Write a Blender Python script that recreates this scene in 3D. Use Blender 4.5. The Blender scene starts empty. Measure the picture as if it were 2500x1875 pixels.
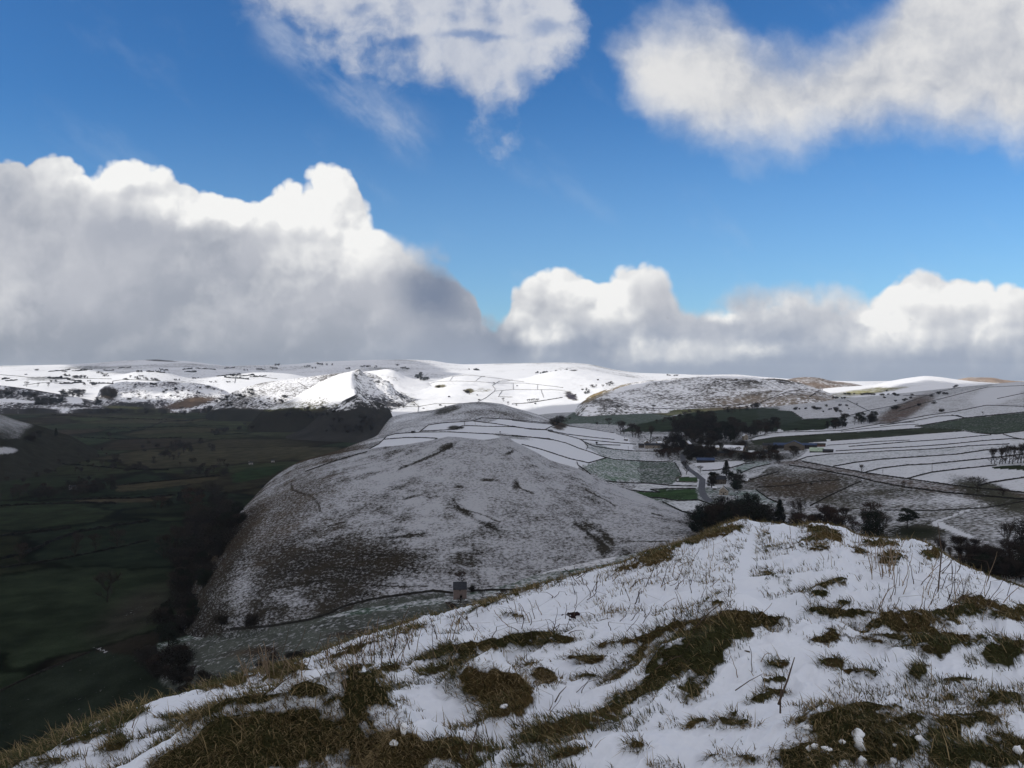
import bpy, math, random
import numpy as np
from mathutils import Vector
# ------------------------------------------------------------------ camera, light, exposure
W0, F0, YH = 2500.0, 2080.0, 920.0          # photo width, focal length in photo pixels, eye-level row
CAM_Z = 230.0
sc = bpy.context.scene
cam_d = bpy.data.cameras.new("camera"); cam = bpy.data.objects.new("camera", cam_d)
sc.collection.objects.link(cam); sc.camera = cam
cam.location = (0, 0, CAM_Z); cam.rotation_euler = (math.pi/2, 0, 0)
cam_d.sensor_width = 36; cam_d.lens = 36*F0/W0; cam_d.shift_y = (YH-937.5)/W0
cam_d.clip_start = 0.2; cam_d.clip_end = 60000
sc.view_settings.view_transform = 'Standard'; sc.view_settings.look = 'None'
sc.view_settings.exposure = 0.0; sc.view_settings.gamma = 1.0
sc.cycles.max_bounces = 5; sc.cycles.diffuse_bounces = 2; sc.cycles.transparent_max_bounces = 8
sc.cycles.use_denoising = True
SUN_EL, SUN_BACK = math.radians(28), math.radians(22)     # from the left, a little behind the camera
TO_SUN = Vector((-math.cos(SUN_BACK)*math.cos(SUN_EL), -math.sin(SUN_BACK)*math.cos(SUN_EL), math.sin(SUN_EL)))
sun_d = bpy.data.lights.new("sun", 'SUN'); sun = bpy.data.objects.new("sun", sun_d)
sc.collection.objects.link(sun); sun_d.energy = 4.2; sun_d.angle = math.radians(0.5)
sun_d.color = (1.0, 0.95, 0.86)
sun.rotation_euler = TO_SUN.to_track_quat('Z', 'Y').to_euler()
world = bpy.data.worlds.new("World"); sc.world = world; world.use_nodes = True

class NB:
    """tiny node-graph builder"""
    def __init__(s, nt): s.nt = nt; s.n = nt.nodes; s.l = nt.links
    def node(s, t, **kw):
        nd = s.n.new(t)
        for k, v in kw.items(): setattr(nd, k, v)
        return nd
    def put(s, sock, v):
        if isinstance(v, bpy.types.NodeSocket): s.l.new(v, sock)
        else: sock.default_value = v
    def m(s, op, a, b=0.0, c=None, clamp=False):
        nd = s.node('ShaderNodeMath', operation=op, use_clamp=clamp)
        s.put(nd.inputs[0], a)
        if op not in ('ABSOLUTE', 'SQRT', 'SINE'): s.put(nd.inputs[1], b)
        if c is not None: s.put(nd.inputs[2], c)
        return nd.outputs[0]
    def vm(s, op, a, b=(0, 0, 0), sc_=None):
        nd = s.node('ShaderNodeVectorMath', operation=op)
        s.put(nd.inputs[0], a)
        if op == 'SCALE': s.put(nd.inputs['Scale'], sc_)
        else: s.put(nd.inputs[1], b)
        return nd.outputs['Value'] if op in ('LENGTH', 'DOT_PRODUCT') else nd.outputs[0]
    def mr(s, v, a, b, c=0.0, d=1.0, mode='SMOOTHSTEP'):
        nd = s.node('ShaderNodeMapRange', interpolation_type=mode)
        for i, x in enumerate((v, a, b, c, d)): s.put(nd.inputs[i], x)
        return nd.outputs[0]
    def mix(s, f, a, b, mode='MIX'):
        nd = s.node('ShaderNodeMix', data_type='RGBA', blend_type=mode)
        s.put(nd.inputs[0], f)
        for k, v in ((6, a), (7, b)):
            s.put(nd.inputs[k], v if isinstance(v, bpy.types.NodeSocket) else (tuple(v)+(1.0,))[:4])
        return nd.outputs[2]
    def noise(s, vec, scale, detail=4.0, rough=0.5, dist=0.0, lac=2.0, dim='3D', ty='FBM'):
        nd = s.node('ShaderNodeTexNoise', noise_dimensions=dim, noise_type=ty)
        s.put(nd.inputs['Vector'], vec); s.put(nd.inputs['Scale'], scale); s.put(nd.inputs['Detail'], detail)
        s.put(nd.inputs['Roughness'], rough); s.put(nd.inputs['Distortion'], dist); s.put(nd.inputs['Lacunarity'], lac)
        return nd
    def comb(s, x, y, z=0.0):
        nd = s.node('ShaderNodeCombineXYZ')
        s.put(nd.inputs[0], x); s.put(nd.inputs[1], y); s.put(nd.inputs[2], z); return nd.outputs[0]
    def curve(s, val, pts, u0, u1, v1):
        """y(u) through pts, given in photo pixels -> returns v (tangent of elevation)"""
        nd = s.node('ShaderNodeFloatCurve')
        c = nd.mapping.curves[0]
        P = [((((x-1250)/F0)-u0)/(u1-u0), ((YH-y)/F0)/v1) for x, y in pts]
        for i, (a, b) in enumerate(P):
            if i < 2: c.points[i].location = (a, b) if i == 0 else c.points[i].location
            if i >= 1 and i < len(P)-1: c.points.new(a, b)
        c.points[0].location = P[0]; c.points[len(c.points)-1].location = P[-1]
        for p in c.points: p.handle_type = 'AUTO_CLAMPED'
        nd.mapping.update()
        s.put(nd.inputs['Value'], s.mr(val, u0, u1, 0, 1, 'LINEAR'))
        return s.m('MULTIPLY', nd.outputs[0], v1)

LIGHT = [(735, 480, 130, 85, 1.0), (860, 560, 85, 60, .65), (330, 430, 170, 45, .75), (470, 510, 200, 55, .7), (230, 440, 110, 60, .45), (900, 640, 110, 60, .3), (620, 520, 140, 50, .5), (770, 640, 130, 55, .38), (130, 440, 70, 50, .3),
         (20, 720, 110, 150, .22), (1400, 700, 140, 60, .42), (1320, 822, 80, 36, .85), (1290, 770, 60, 30, .4), (1490, 740, 80, 60, .5), (1770, 768, 65, 24, .9), (1850, 850, 70, 34, .7), (1820, 815, 60, 30, .3), (2125, 778, 34, 26, .8),
         (2200, 810, 130, 70, .55), (2160, 740, 150, 50, .5), (2330, 710, 220, 40, .7), (1690, 860, 300, 44, .6), (1900, 760, 120, 50, .35), (2060, 830, 100, 40, .35), (1560, 820, 60, 40, .3), (1950, 730, 160, 40, .3), (2420, 790, 110, 60, .35), (1980, 860, 160, 30, .25), (620, 700, 200, 60, .12), (1150, 800, 60, 30, .2)]
HOLES = [(985, 105, 60, 26, .8), (1150, 95, 110, 14, .6), (1330, 70, 60, 30, .5), (880, 20, 50, 16, .4), (700, 60, 70, 20, .5), (1100, 200, 40, 30, .4), (1290, 190, 40, 40, .5)]
DARK = [(1060, 700, 110, 100, .95), (1100, 800, 160, 90, .4), (20, 455, 40, 60, .5), (300, 560, 160, 60, .25), (1240, 830, 70, 60, .6), (1460, 860, 120, 50, .4), (1960, 800, 120, 60, .25), (2380, 830, 120, 50, .2)]
RIMA = [(-700, 920-1800), (0, 920-900), (150, 920-1500), (400, 920-1700), (740, 920-2080), (900, 920-1900), (1030, 920-700), (1150, 920-300), (1230, 920-1300), (1350, 920-1900), (1600, 920-1900), (1680, 920-500), (1760, 920-500), (2050, 920-600), (2170, 920-1500), (2500, 920-1600), (3200, 920-1500)]
def build_world():
    nb = NB(world.node_tree); nb.n.clear()
    out = nb.node('ShaderNodeOutputWorld'); bg = nb.node('ShaderNodeBackground')
    sky = nb.node('ShaderNodeTexSky', sky_type='NISHITA'); sky.sun_disc = False
    sky.sun_elevation = SUN_EL
    sky.sun_rotation = math.atan2(TO_SUN.x, TO_SUN.y)
    sky.altitude = 400; sky.air_density = 1.0; sky.dust_density = 0.25; sky.ozone_density = 2.2
    tc = nb.node('ShaderNodeTexCoord'); D = tc.outputs['Generated']
    sp = nb.node('ShaderNodeSeparateXYZ'); nb.put(sp.inputs[0], D)
    X, Y, Z = sp.outputs
    yy = nb.m('MAXIMUM', Y, 0.12)
    u = nb.m('DIVIDE', X, yy); v = nb.m('DIVIDE', Z, yy)
    P = nb.comb(u, v, 0.0)
    # deep, slightly richer blue towards the top, as a clear sky after a snow shower
    hsv = nb.node('ShaderNodeHueSaturation'); nb.put(hsv.inputs['Color'], sky.outputs[0])
    hsv.inputs['Saturation'].default_value = 1.22; hsv.inputs['Value'].default_value = 1.0
    blue = nb.mix(1.0, hsv.outputs[0], (0.66, 0.98, 1.26), 'MULTIPLY')
    # ---- domain warps
    w1 = nb.noise(P, 5.0, 5, 0.55).outputs['Color']
    w2 = nb.noise(P, 22.0, 7, 0.62).outputs['Color']
    w1 = nb.vm('SCALE', nb.vm('SUBTRACT', w1, (.5, .5, .5)), sc_=0.05)
    w2 = nb.vm('SCALE', nb.vm('SUBTRACT', w2, (.5, .5, .5)), sc_=0.024)
    Pw = nb.vm('ADD', nb.vm('ADD', P, w1), w2)
    def billow(vec, offset=None):
        if offset: vec = nb.vm('ADD', vec, offset)
        o = None
        for scale, amp in ((10, 1.0), (23, .42), (51, .20), (110, .08)):
            vo = nb.node('ShaderNodeTexVoronoi', voronoi_dimensions='2D', feature='SMOOTH_F1')
            nb.put(vo.inputs['Vector'], vec); vo.inputs['Scale'].default_value = scale
            vo.inputs['Smoothness'].default_value = 0.22
            q = nb.m('MULTIPLY', nb.m('MULTIPLY', vo.outputs['Distance'], vo.outputs['Distance']), -amp)
            o = q if o is None else nb.m('ADD', o, q)
        return o
    w3 = nb.noise(P, 14.0, 3, 0.5).outputs['Color']
    w3 = nb.vm('SCALE', nb.vm('SUBTRACT', w3, (.5, .5, .5)), sc_=0.018)
    Pb = nb.vm('ADD', nb.vm('ADD', P, w3), nb.vm('SCALE', w2, sc_=0.22))
    B0 = billow(Pb); B1 = billow(Pb, (-0.0085, 0.0085, 0))
    fb0 = nb.noise(Pw, 7.0, 8, 0.58).outputs[0]
    fb1 = nb.noise(nb.vm('ADD', Pw, (-0.012, 0.014, 0)), 7.0, 8, 0.58).outputs[0]
    sw = nb.node('ShaderNodeSeparateXYZ'); nb.put(sw.inputs[0], Pw)
    uw, vw = sw.outputs[0], sw.outputs[1]
    # ---- 1. the bank of cumulus along the horizon: top outline as a curve
    sb = nb.node('ShaderNodeSeparateXYZ')
    nb.put(sb.inputs[0], nb.vm('ADD', nb.vm('ADD', P, nb.vm('SCALE', w1, sc_=0.25)), nb.vm('SCALE', w2, sc_=0.14)))
    ub, vb = sb.outputs[0], sb.outputs[1]
    H = nb.curve(ub, BANK, -0.95, 0.95, 0.5)
    d = nb.m('SUBTRACT', H, vb)
    d = nb.m('ADD', d, nb.m('MULTIPLY', nb.m('ADD', B0, 0.22), 0.050))
    edge = nb.curve(u, SOFT, -0.95, 0.95, 0.5)          # how soft the rim is, along u
    aB = nb.m('DIVIDE', nb.m('ADD', d, nb.m('MULTIPLY', edge, .25)), edge, clamp=True)
    aB = nb.mr(aB, 0, 1)
    relief = nb.m('MULTIPLY', nb.m('SUBTRACT', B0, B1), 1.0)
    rel2 = nb.m('SUBTRACT', fb0, fb1)
    # sun reaches the top rim; the body of the cloud is in its own shade
    rim = nb.curve(u, RIM, -0.95, 0.95, 0.5)
    t = nb.m('DIVIDE', d, rim)
    tt = nb.m('ADD', t, nb.m('MULTIPLY', nb.m('SUBTRACT', fb0, 0.5), 1.6))
    litB = nb.mr(tt, -0.15, 1.5, 0.92, 0.0)
    litB = nb.m('ADD', litB, nb.m('MULTIPLY', relief, nb.mr(tt, 0.2, 2.6, 1.5, 0.42)))
    def blobs(vec, lst):
        tot = None
        for x, y, rx, ry, amt in lst:
            q = nb.vm('SUBTRACT', vec, ((x-1250)/F0, (YH-y)/F0, 0))
            r = nb.vm('LENGTH', nb.vm('MULTIPLY', q, (F0/rx, F0/ry, 0)))
            e = nb.mr(r, 0.15, 1.15, amt, 0)
            tot = e if tot is None else nb.m('ADD', tot, e)
        return tot
    litB = nb.m('MULTIPLY', litB, nb.curve(u, RIMA, -0.95, 0.95, 1.0))
    fbx = nb.noise(Pw, 26.0, 6, 0.55).outputs[0]
    bl = nb.m('MULTIPLY', blobs(Pw, LIGHT), nb.mr(nb.m('ADD', nb.m('MULTIPLY', fb0, .5), nb.m('MULTIPLY', fbx, .5)), 0.33, 0.58, 0.35, 1.15))
    litB = nb.m('ADD', litB, bl)
    litB = nb.m('ADD', litB, nb.m('MULTIPLY', relief, nb.m('ADD', nb.m('MULTIPLY', bl, 1.3), 0.0)))
    litB = nb.m('ADD', litB, nb.m('MULTIPLY', rel2, 1.3), clamp=True)
    right = nb.mr(u, 0.05, 0.35)
    glow = nb.mr(nb.m('ADD', fb0, nb.m('MULTIPLY', v, 1.0)), 0.42, 0.72, 0, 1)
    body = nb.mix(nb.m('MULTIPLY', glow, 1.0), (0.36, 0.39, 0.455), (0.50, 0.52, 0.575))
    body = nb.mix(right, body, nb.mix(glow, (0.43, 0.465, 0.54), (0.64, 0.65, 0.685)))
    base = nb.mix(nb.mr(nb.m('ADD', u, nb.m('MULTIPLY', fb0, .4)), -0.1, 0.3), (0.32, 0.355, 0.42), (0.36, 0.415, 0.52))
    low = nb.mr(nb.m('ADD', v, nb.m('MULTIPLY', nb.m('SUBTRACT', fb0, .5), .06)), 0.012, 0.095)
    body = nb.mix(low, base, body)
    shade = nb.m('MAXIMUM', blobs(Pw, DARK), 0.0, clamp=True)
    body = nb.mix(nb.m('MULTIPLY', shade, nb.mr(u, .05, .25, 1, .45)), body, (0.20, 0.245, 0.34))
    litB = nb.m('POWER', nb.m('MAXIMUM', litB, 0.0), 1.25)
    colB = nb.mix(litB, body, (0.93, 0.93, 0.92))
    hz = nb.mr(v, -0.01, 0.05, 0.35, 0)
    # ---- 2. the high soft clouds at the top
    def soft(hi, lo, soft_w, rag):
        a = nb.m('SUBTRACT', nb.curve(uw, hi, -0.95, 0.95, 0.6), vw)
        b = nb.m('SUBTRACT', vw, nb.curve(uw, lo, -0.95, 0.95, 0.6))
        mm = nb.m('SMOOTH_MIN', a, b, 0.03)
        mm = nb.m('ADD', mm, nb.m('MULTIPLY', nb.m('SUBTRACT', fb0, 0.5), rag))
        return mm, nb.mr(mm, -soft_w, soft_w*1.3)
    mR, aR = soft(TR_HI, TR_LO, 0.034, 0.11)
    mC, aC = soft(TC_HI, TC_LO, 0.040, 0.38)
    big = nb.noise(Pw, 3.2, 3, 0.5).outputs[0]
    litR = nb.mr(nb.m('ADD', nb.m('ADD', nb.m('MULTIPLY_ADD', fb0, .55, .22), nb.m('MULTIPLY', rel2, 0.9)), nb.m('MULTIPLY', big, .9)), 0.66, 1.10)
    colR = nb.mix(litR, (0.45, 0.48, 0.55), (0.76, 0.76, 0.765))
    colC = nb.mix(litR, (0.46, 0.50, 0.60), (0.66, 0.68, 0.73))
    # ---- 3. thin wisps
    st = nb.vm('MULTIPLY', nb.vm('ADD', Pw, nb.vm('SCALE', nb.comb(v, nb.m('MULTIPLY', u, 0.0)), sc_=0.8)), (1.0, 0.75, 1))
    ws = nb.noise(st, 9.0, 7, 0.6).outputs[0]
    line = nb.curve(u, WISP, -0.95, 0.95, 0.6)
    near = nb.mr(nb.m('ABSOLUTE', nb.m('SUBTRACT', line, vw)), 0.0, 0.05, 1, 0)
    span = nb.m('MULTIPLY', nb.mr(u, -0.32, -0.26), nb.mr(u, -0.13, -0.07, 1, 0))
    aW = nb.m('MULTIPLY', nb.m('MULTIPLY', near, span), nb.mr(ws, 0.36, 0.66))
    veil = nb.m('MULTIPLY', nb.mr(ws, 0.52, 0.80), nb.mr(v, 0.05, 0.3, 0.25, 0.12))
    # ---- the rest of the sky dome (behind and beside the view): unseen broken cloud, spread and brightened to light the near snow
    nz = nb.noise(nb.vm('DIVIDE', D, nb.comb(nb.m('MAXIMUM', Z, .12), nb.m('MAXIMUM', Z, .12), nb.m('MAXIMUM', Z, .12))), 1.3, 7, .58).outputs[0]
    aO = nb.mr(nz, 0.38, 0.52)
    # ---- composite
    col = nb.mix(veil, nb.mix(1.0, blue, (SKYK, SKYK, SKYK), 'MULTIPLY'), (0.60, 0.66, 0.76))
    col = nb.mix(nb.mr(v, 0.05, 0.36, 0.30, 0.0), col, (0.36, 0.56, 0.80))
    col = nb.mix(nb.m('MULTIPLY', aW, 0.62), col, (0.58, 0.63, 0.73))
    col = nb.mix(nb.m('MULTIPLY', aC, nb.m('MULTIPLY', nb.mr(nb.m('ADD', nb.m('MULTIPLY', fb0, .45), nb.m('MULTIPLY', fbx, .55)), .32, .54, .42, .92), nb.m('SUBTRACT', 1.0, blobs(Pw, HOLES), clamp=True))), col, colC)
    col = nb.mix(aR, col, colR)
    col = nb.mix(aB, col, colB)
    col = nb.mix(hz, col, (0.27, 0.33, 0.43))
    front = nb.m('MULTIPLY', nb.mr(Y, 0.25, 0.5), nb.mr(v, 0.5, 0.62, 1, 0))
    oth = nb.mix(aO, nb.mix(1.0, blue, (SKYK, SKYK, SKYK), 'MULTIPLY'), (1.08, 1.02, 0.96))
    col = nb.mix(front, oth, col)
    nb.put(bg.inputs['Color'], nb.vm('SCALE', col, sc_=1.0/WSTR))
    bg.inputs['Strength'].default_value = WSTR
    nb.l.new(bg.outputs[0], out.inputs[0])
    world.cycles.sampling_method = 'MANUAL'; world.cycles.sample_map_resolution = 512
SKYK, WSTR = 0.098, 0.10
BANK = [(-700, 330), (-300, 345), (0, 372), (120, 368), (215, 372), (310, 398), (380, 415), (500, 438), (590, 462), (632, 455), (665, 428), (745, 414), (830, 422), (885, 470),
        (935, 520), (985, 560), (1040, 590), (1095, 625), (1140, 668), (1165, 720), (1176, 770), (1210, 765), (1255, 712), (1300, 680), (1330, 652), (1400, 638), (1460, 655), (1530, 645),
        (1600, 640), (1640, 690), (1665, 745), (1700, 752), (1760, 735), (1810, 705), (1900, 680), (2000, 692), (2090, 705), (2170, 682), (2260, 668), (2400, 680), (2500, 690), (2800, 680), (3200, 690)]
SOFT = [(-700, 920-22), (700, 920-16), (900, 920-20), (975, 920-60), (1050, 920-70), (1140, 920-30), (1190, 920-40), (1260, 920-22), (1560, 920-20), (1650, 920-50), (1760, 920-50), (1850, 920-80), (2080, 920-70), (2160, 920-22), (3200, 920-22)]
RIM = [(-700, 920-150), (0, 920-110), (300, 920-85), (600, 920-110), (740, 920-230), (900, 920-170), (1050, 920-70), (1180, 920-40), (1300, 920-130), (1500, 920-170), (1650, 920-80), (1760, 920-80), (1900, 920-90), (2200, 920-170), (3200, 920-150)]
TR_HI = [(-700, 920), (1300, 910), (1400, 320), (1460, 140), (1540, 88), (1640, 62), (1760, 52), (1850, 115), (1960, 110), (2080, 80), (2160, 20), (2300, -120), (2800, -200), (3200, -200)]
TR_LO = [(-700, 0), (1300, 0), (1440, 60), (1500, 160), (1545, 220), (1600, 280), (1700, 330), (1850, 350), (1980, 338), (2100, 318), (2250, 305), (2350, 320), (2500, 350), (2800, 380), (3200, 380)]
TC_HI = [(-700, 920), (450, 910), (520, 300), (560, -20), (650, -120), (900, -200), (1200, -200), (1380, -60), (1430, 60), (1500, 300), (1560, 900), (3200, 920)]
TC_LO = [(-700, -300), (450, -200), (560, 0), (700, 22), (850, 52), (970, 95), (1020, 175), (1110, 245), (1200, 290), (1275, 255), (1340, 165), (1400, 80), (1450, 10), (1560, -200), (3200, -300)]
WISP = [(-700, 100), (600, 60), (720, 120), (820, 200), (900, 270), (1000, 330), (1100, 360), (3200, 400)]
build_world()
# ------------------------------------------------------------------ helpers
COL = sc.collection
def struct(o, label=None, kind='structure'):
    o['kind'] = kind
    if label: o['label'] = label
    return o
def tag(o, label, cat, group=None):
    o['label'] = label; o['category'] = cat
    if group: o['group'] = group
    return o
def S(z, ox, oy, k): return [(ox+x/k, oy+y/k) for x, y in z]
def Z1(*z): return S(z, 0, 840, 3.16)
def Z2(*z): return S(z, 650, 840, 3.16)
def Z3(*z): return S(z, 1250, 860, 3.403)
def Z4(*z): return S(z, 1850, 860, 3.403)
def Z5(*z): return S(z, 0, 1100, 3.16)
def Z6(*z): return S(z, 600, 1040, 3.16)
def Z7(*z): return S(z, 1300, 1000, 3.687)
def Z8(*z): return S(z, 1800, 1000, 3.16)

def _h(ix, iy, seed):
    n = (ix.astype(np.int64)*374761393 + iy.astype(np.int64)*668265263 + seed*982451653) & 0xffffffff
    n = ((n ^ (n >> 13))*1274126177) & 0xffffffff
    return ((n ^ (n >> 16)) & 0xffff)/65535.0
def vnoise(x, y, seed=0):
    ix = np.floor(x); iy = np.floor(y); fx = x-ix; fy = y-iy
    fx = fx*fx*fx*(fx*(fx*6-15)+10); fy = fy*fy*fy*(fy*(fy*6-15)+10)
    a = _h(ix, iy, seed); b = _h(ix+1, iy, seed); c = _h(ix, iy+1, seed); d = _h(ix+1, iy+1, seed)
    return ((a+(b-a)*fx)*(1-fy)+(c+(d-c)*fx)*fy)*2-1
def fbm(x, y, scale, octs=5, seed=0, gain=0.5, ridged=False):
    t = np.zeros(np.broadcast(x, y).shape); a = 1.0; s = 0.0; f = 1.0/scale; ca, sa = 0.8, 0.6
    for k in range(octs):
        n = vnoise(x*f+k*17.3, y*f-k*9.1, seed+k)
        if ridged: n = 1-2*np.abs(n)
        t += a*n; s += a; a *= gain; f *= 2.0
        x, y = x*ca-y*sa, x*sa+y*ca
    return t/s
def pchip(xs, ys, xq):
    """xs (n,) or (n,m); ys (n,m); xq (q,) or (q,m) -> (q,m): shape-keeping cubic down the first axis"""
    xs = np.asarray(xs, float); ys = np.asarray(ys, float)
    if ys.ndim == 1: return pchip(xs[:, None], ys[:, None], np.asarray(xq, float)[:, None])[:, 0]
    if xs.ndim == 1: xs = np.repeat(xs[:, None], ys.shape[1], 1)
    if xs.shape[1] == 1 and ys.shape[1] > 1: xs = np.repeat(xs, ys.shape[1], 1)
    xq = np.asarray(xq, float)
    if xq.ndim == 1: xq = np.repeat(xq[:, None], ys.shape[1], 1)
    h = np.diff(xs, axis=0); dl = np.diff(ys, axis=0)/h
    m = np.zeros_like(ys)
    if len(xs) > 2:
        w1 = 2*h[1:]+h[:-1]; w2 = h[1:]+2*h[:-1]
        with np.errstate(divide='ignore', invalid='ignore'):
            mm = (w1+w2)/(w1/dl[:-1]+w2/dl[1:])
        m[1:-1] = np.where(dl[:-1]*dl[1:] > 0, mm, 0)
    m[0] = dl[0]; m[-1] = dl[-1]
    out = np.empty_like(xq); cols = np.arange(ys.shape[1])
    idx = np.zeros(xq.shape, int)
    for k in range(1, len(xs)-1): idx += (xq > xs[k][None, :])
    C = np.broadcast_to(cols, xq.shape)
    x0 = xs[idx, C]; hh = h[idx, C]; t = np.clip((xq-x0)/hh, 0, 1)
    y0 = ys[idx, C]; y1 = ys[idx+1, C]; m0 = m[idx, C]*hh; m1 = m[idx+1, C]*hh
    return (2*t**3-3*t**2+1)*y0+(t**3-2*t**2+t)*m0+(-2*t**3+3*t**2)*y1+(t**3-t**2)*m1
def inpoly(px, py, poly):
    c = np.zeros(px.shape, bool); n = len(poly); j = n-1
    for i in range(n):
        xi, yi = poly[i]; xj, yj = poly[j]
        if yi != yj:
            c ^= ((yi > py) != (yj > py)) & (px < (xj-xi)*(py-yi)/(yj-yi)+xi)
        j = i
    return c
def ell(px, py, cx, cy, rx, ry, rot=0):
    a = math.radians(rot); dx = px-cx; dy = py-cy
    x = dx*math.cos(a)+dy*math.sin(a); y = -dx*math.sin(a)+dy*math.cos(a)
    return np.sqrt((x/rx)**2+(y/ry)**2)
def sstep(a, b, x):
    t = np.clip((x-a)/(b-a), 0, 1); return t*t*(3-2*t)

class Sheet:
    """a landform given by rows of heights across the view, near to far, at real distances"""
    def __init__(s, px, D, Zc, clip=None):
        s.px = px; s.D = D; s.Z = Zc                      # Z: height relative to the eye
        s.PX = np.repeat(px[None, :], D.shape[0], 0)
        s.X = (s.PX-1250)/F0*D
    def screen(s): return s.PX, YH-F0*s.Z/s.D
SHEETS = {}
def cols(a, b, step, pad=None):
    return np.arange(a, b+step*.5, step, dtype=float)
def make_sheet(name, px, rows, nsub, mode='drop'):
    """rows: list of (d, pts) with d a number or [(px,d)..], pts [(px, value)..]; value is metres under the eye, or the photo row"""
    D = []; V = []
    for d, pts in rows:
        dd = np.full(px.shape, float(d)) if np.isscalar(d) else pchip([p[0] for p in d], [p[1] for p in d], np.clip(px, d[0][0], d[-1][0]))
        v = pchip([p[0] for p in pts], [p[1] for p in pts], np.clip(px, pts[0][0], pts[-1][0]))
        z = -v if mode == 'drop' else (YH-v)/F0*dd
        D.append(dd); V.append(z)
    D = np.array(D); V = np.array(V)
    par = np.arange(len(rows), dtype=float); q = []
    ns = nsub if isinstance(nsub, (list, tuple)) else [nsub]*(len(rows)-1)
    for k, n in enumerate(ns): q += list(k+np.arange(n)/n)
    q.append(len(rows)-1.0); q = np.array(q)
    k = np.minimum(q.astype(int), len(rows)-2); f = (q-k)[:, None]
    Dq = np.exp(np.log(D[k])*(1-f)+np.log(D[k+1])*f)
    Zq = pchip(D, V, Dq)
    sh = Sheet(px, Dq, Zq); SHEETS[name] = sh
    return sh
def hit(px, py, names=None, dmin=0):
    """first ground seen at a photo pixel: returns the real 3D point"""
    best = None
    for nm, s in SHEETS.items():
        if names and nm not in names: continue
        if px < s.px[0] or px > s.px[-1]: continue
        j = (px-s.px[0])/(s.px[1]-s.px[0]) if s.uniform else np.interp(px, s.px, np.arange(len(s.px)))
        j0 = int(min(len(s.px)-2, max(0, math.floor(j)))); f = j-j0
        d = s.D[:, j0]*(1-f)+s.D[:, j0+1]*f; z = s.Z[:, j0]*(1-f)+s.Z[:, j0+1]*f
        y = YH-F0*z/d
        ok = np.nonzero((y <= py) & (d > dmin))[0]
        if len(ok) == 0: continue
        i = ok[0]
        if i > 0 and y[i-1] > py:
            t = (y[i-1]-py)/(y[i-1]-y[i]); dd = d[i-1]+(d[i]-d[i-1])*t
        else:
            if i == 0: continue
            dd = d[i]
        if best is None or dd < best: best = dd
    if best is None: return None
    return Vector(((px-1250)/F0*best, best, CAM_Z+(YH-py)/F0*best))
def ground(x, y, names=None):
    """height of the land at a plan position"""
    px = x/y*F0+1250; zb = -1e9
    for nm, s in SHEETS.items():
        if names and nm not in names: continue
        if px < s.px[0] or px > s.px[-1]: continue
        j = np.interp(px, s.px, np.arange(len(s.px))); j0 = int(min(len(s.px)-2, j)); f = j-j0
        d = s.D[:, j0]*(1-f)+s.D[:, j0+1]*f; z = s.Z[:, j0]*(1-f)+s.Z[:, j0+1]*f
        if y < d[0] or y > d[-1]: continue
        zb = max(zb, float(np.interp(y, d, z)))
    return zb+CAM_Z if zb > -1e8 else None
def sheet_mesh(name, sh, mat, label, snow, tone, objname=None):
    R, C = sh.D.shape
    co = np.empty((R*C, 3), np.float32)
    co[:, 0] = sh.X.ravel(); co[:, 1] = sh.D.ravel(); co[:, 2] = sh.Z.ravel()+CAM_Z
    i = np.arange(R*C).reshape(R, C)
    f = np.stack([i[:-1, :-1], i[:-1, 1:], i[1:, 1:], i[1:, :-1]], -1).reshape(-1, 4)
    me = bpy.data.meshes.new(name)
    me.vertices.add(R*C); me.vertices.foreach_set('co', co.ravel())
    me.loops.add(f.size); me.loops.foreach_set('vertex_index', f.ravel().astype(np.int32))
    me.polygons.add(len(f)); me.polygons.foreach_set('loop_start', np.arange(0, f.size, 4, dtype=np.int32))
    me.update(calc_edges=True)
    me.polygons.foreach_set('use_smooth', np.ones(len(f), bool))
    a = me.attributes.new('snow', 'FLOAT', 'POINT'); a.data.foreach_set('value', snow.ravel().astype(np.float32))
    a = me.attributes.new('turf', 'FLOAT_COLOR', 'POINT')
    t4 = np.ones((R*C, 4), np.float32); t4[:, :3] = tone.reshape(-1, 3); a.data.foreach_set('color', t4.ravel())
    me.materials.append(mat)
    o = bpy.data.objects.new(objname or name, me); COL.objects.link(o)
    struct(o, label); return o
Sheet.uniform = property(lambda s: False)

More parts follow.
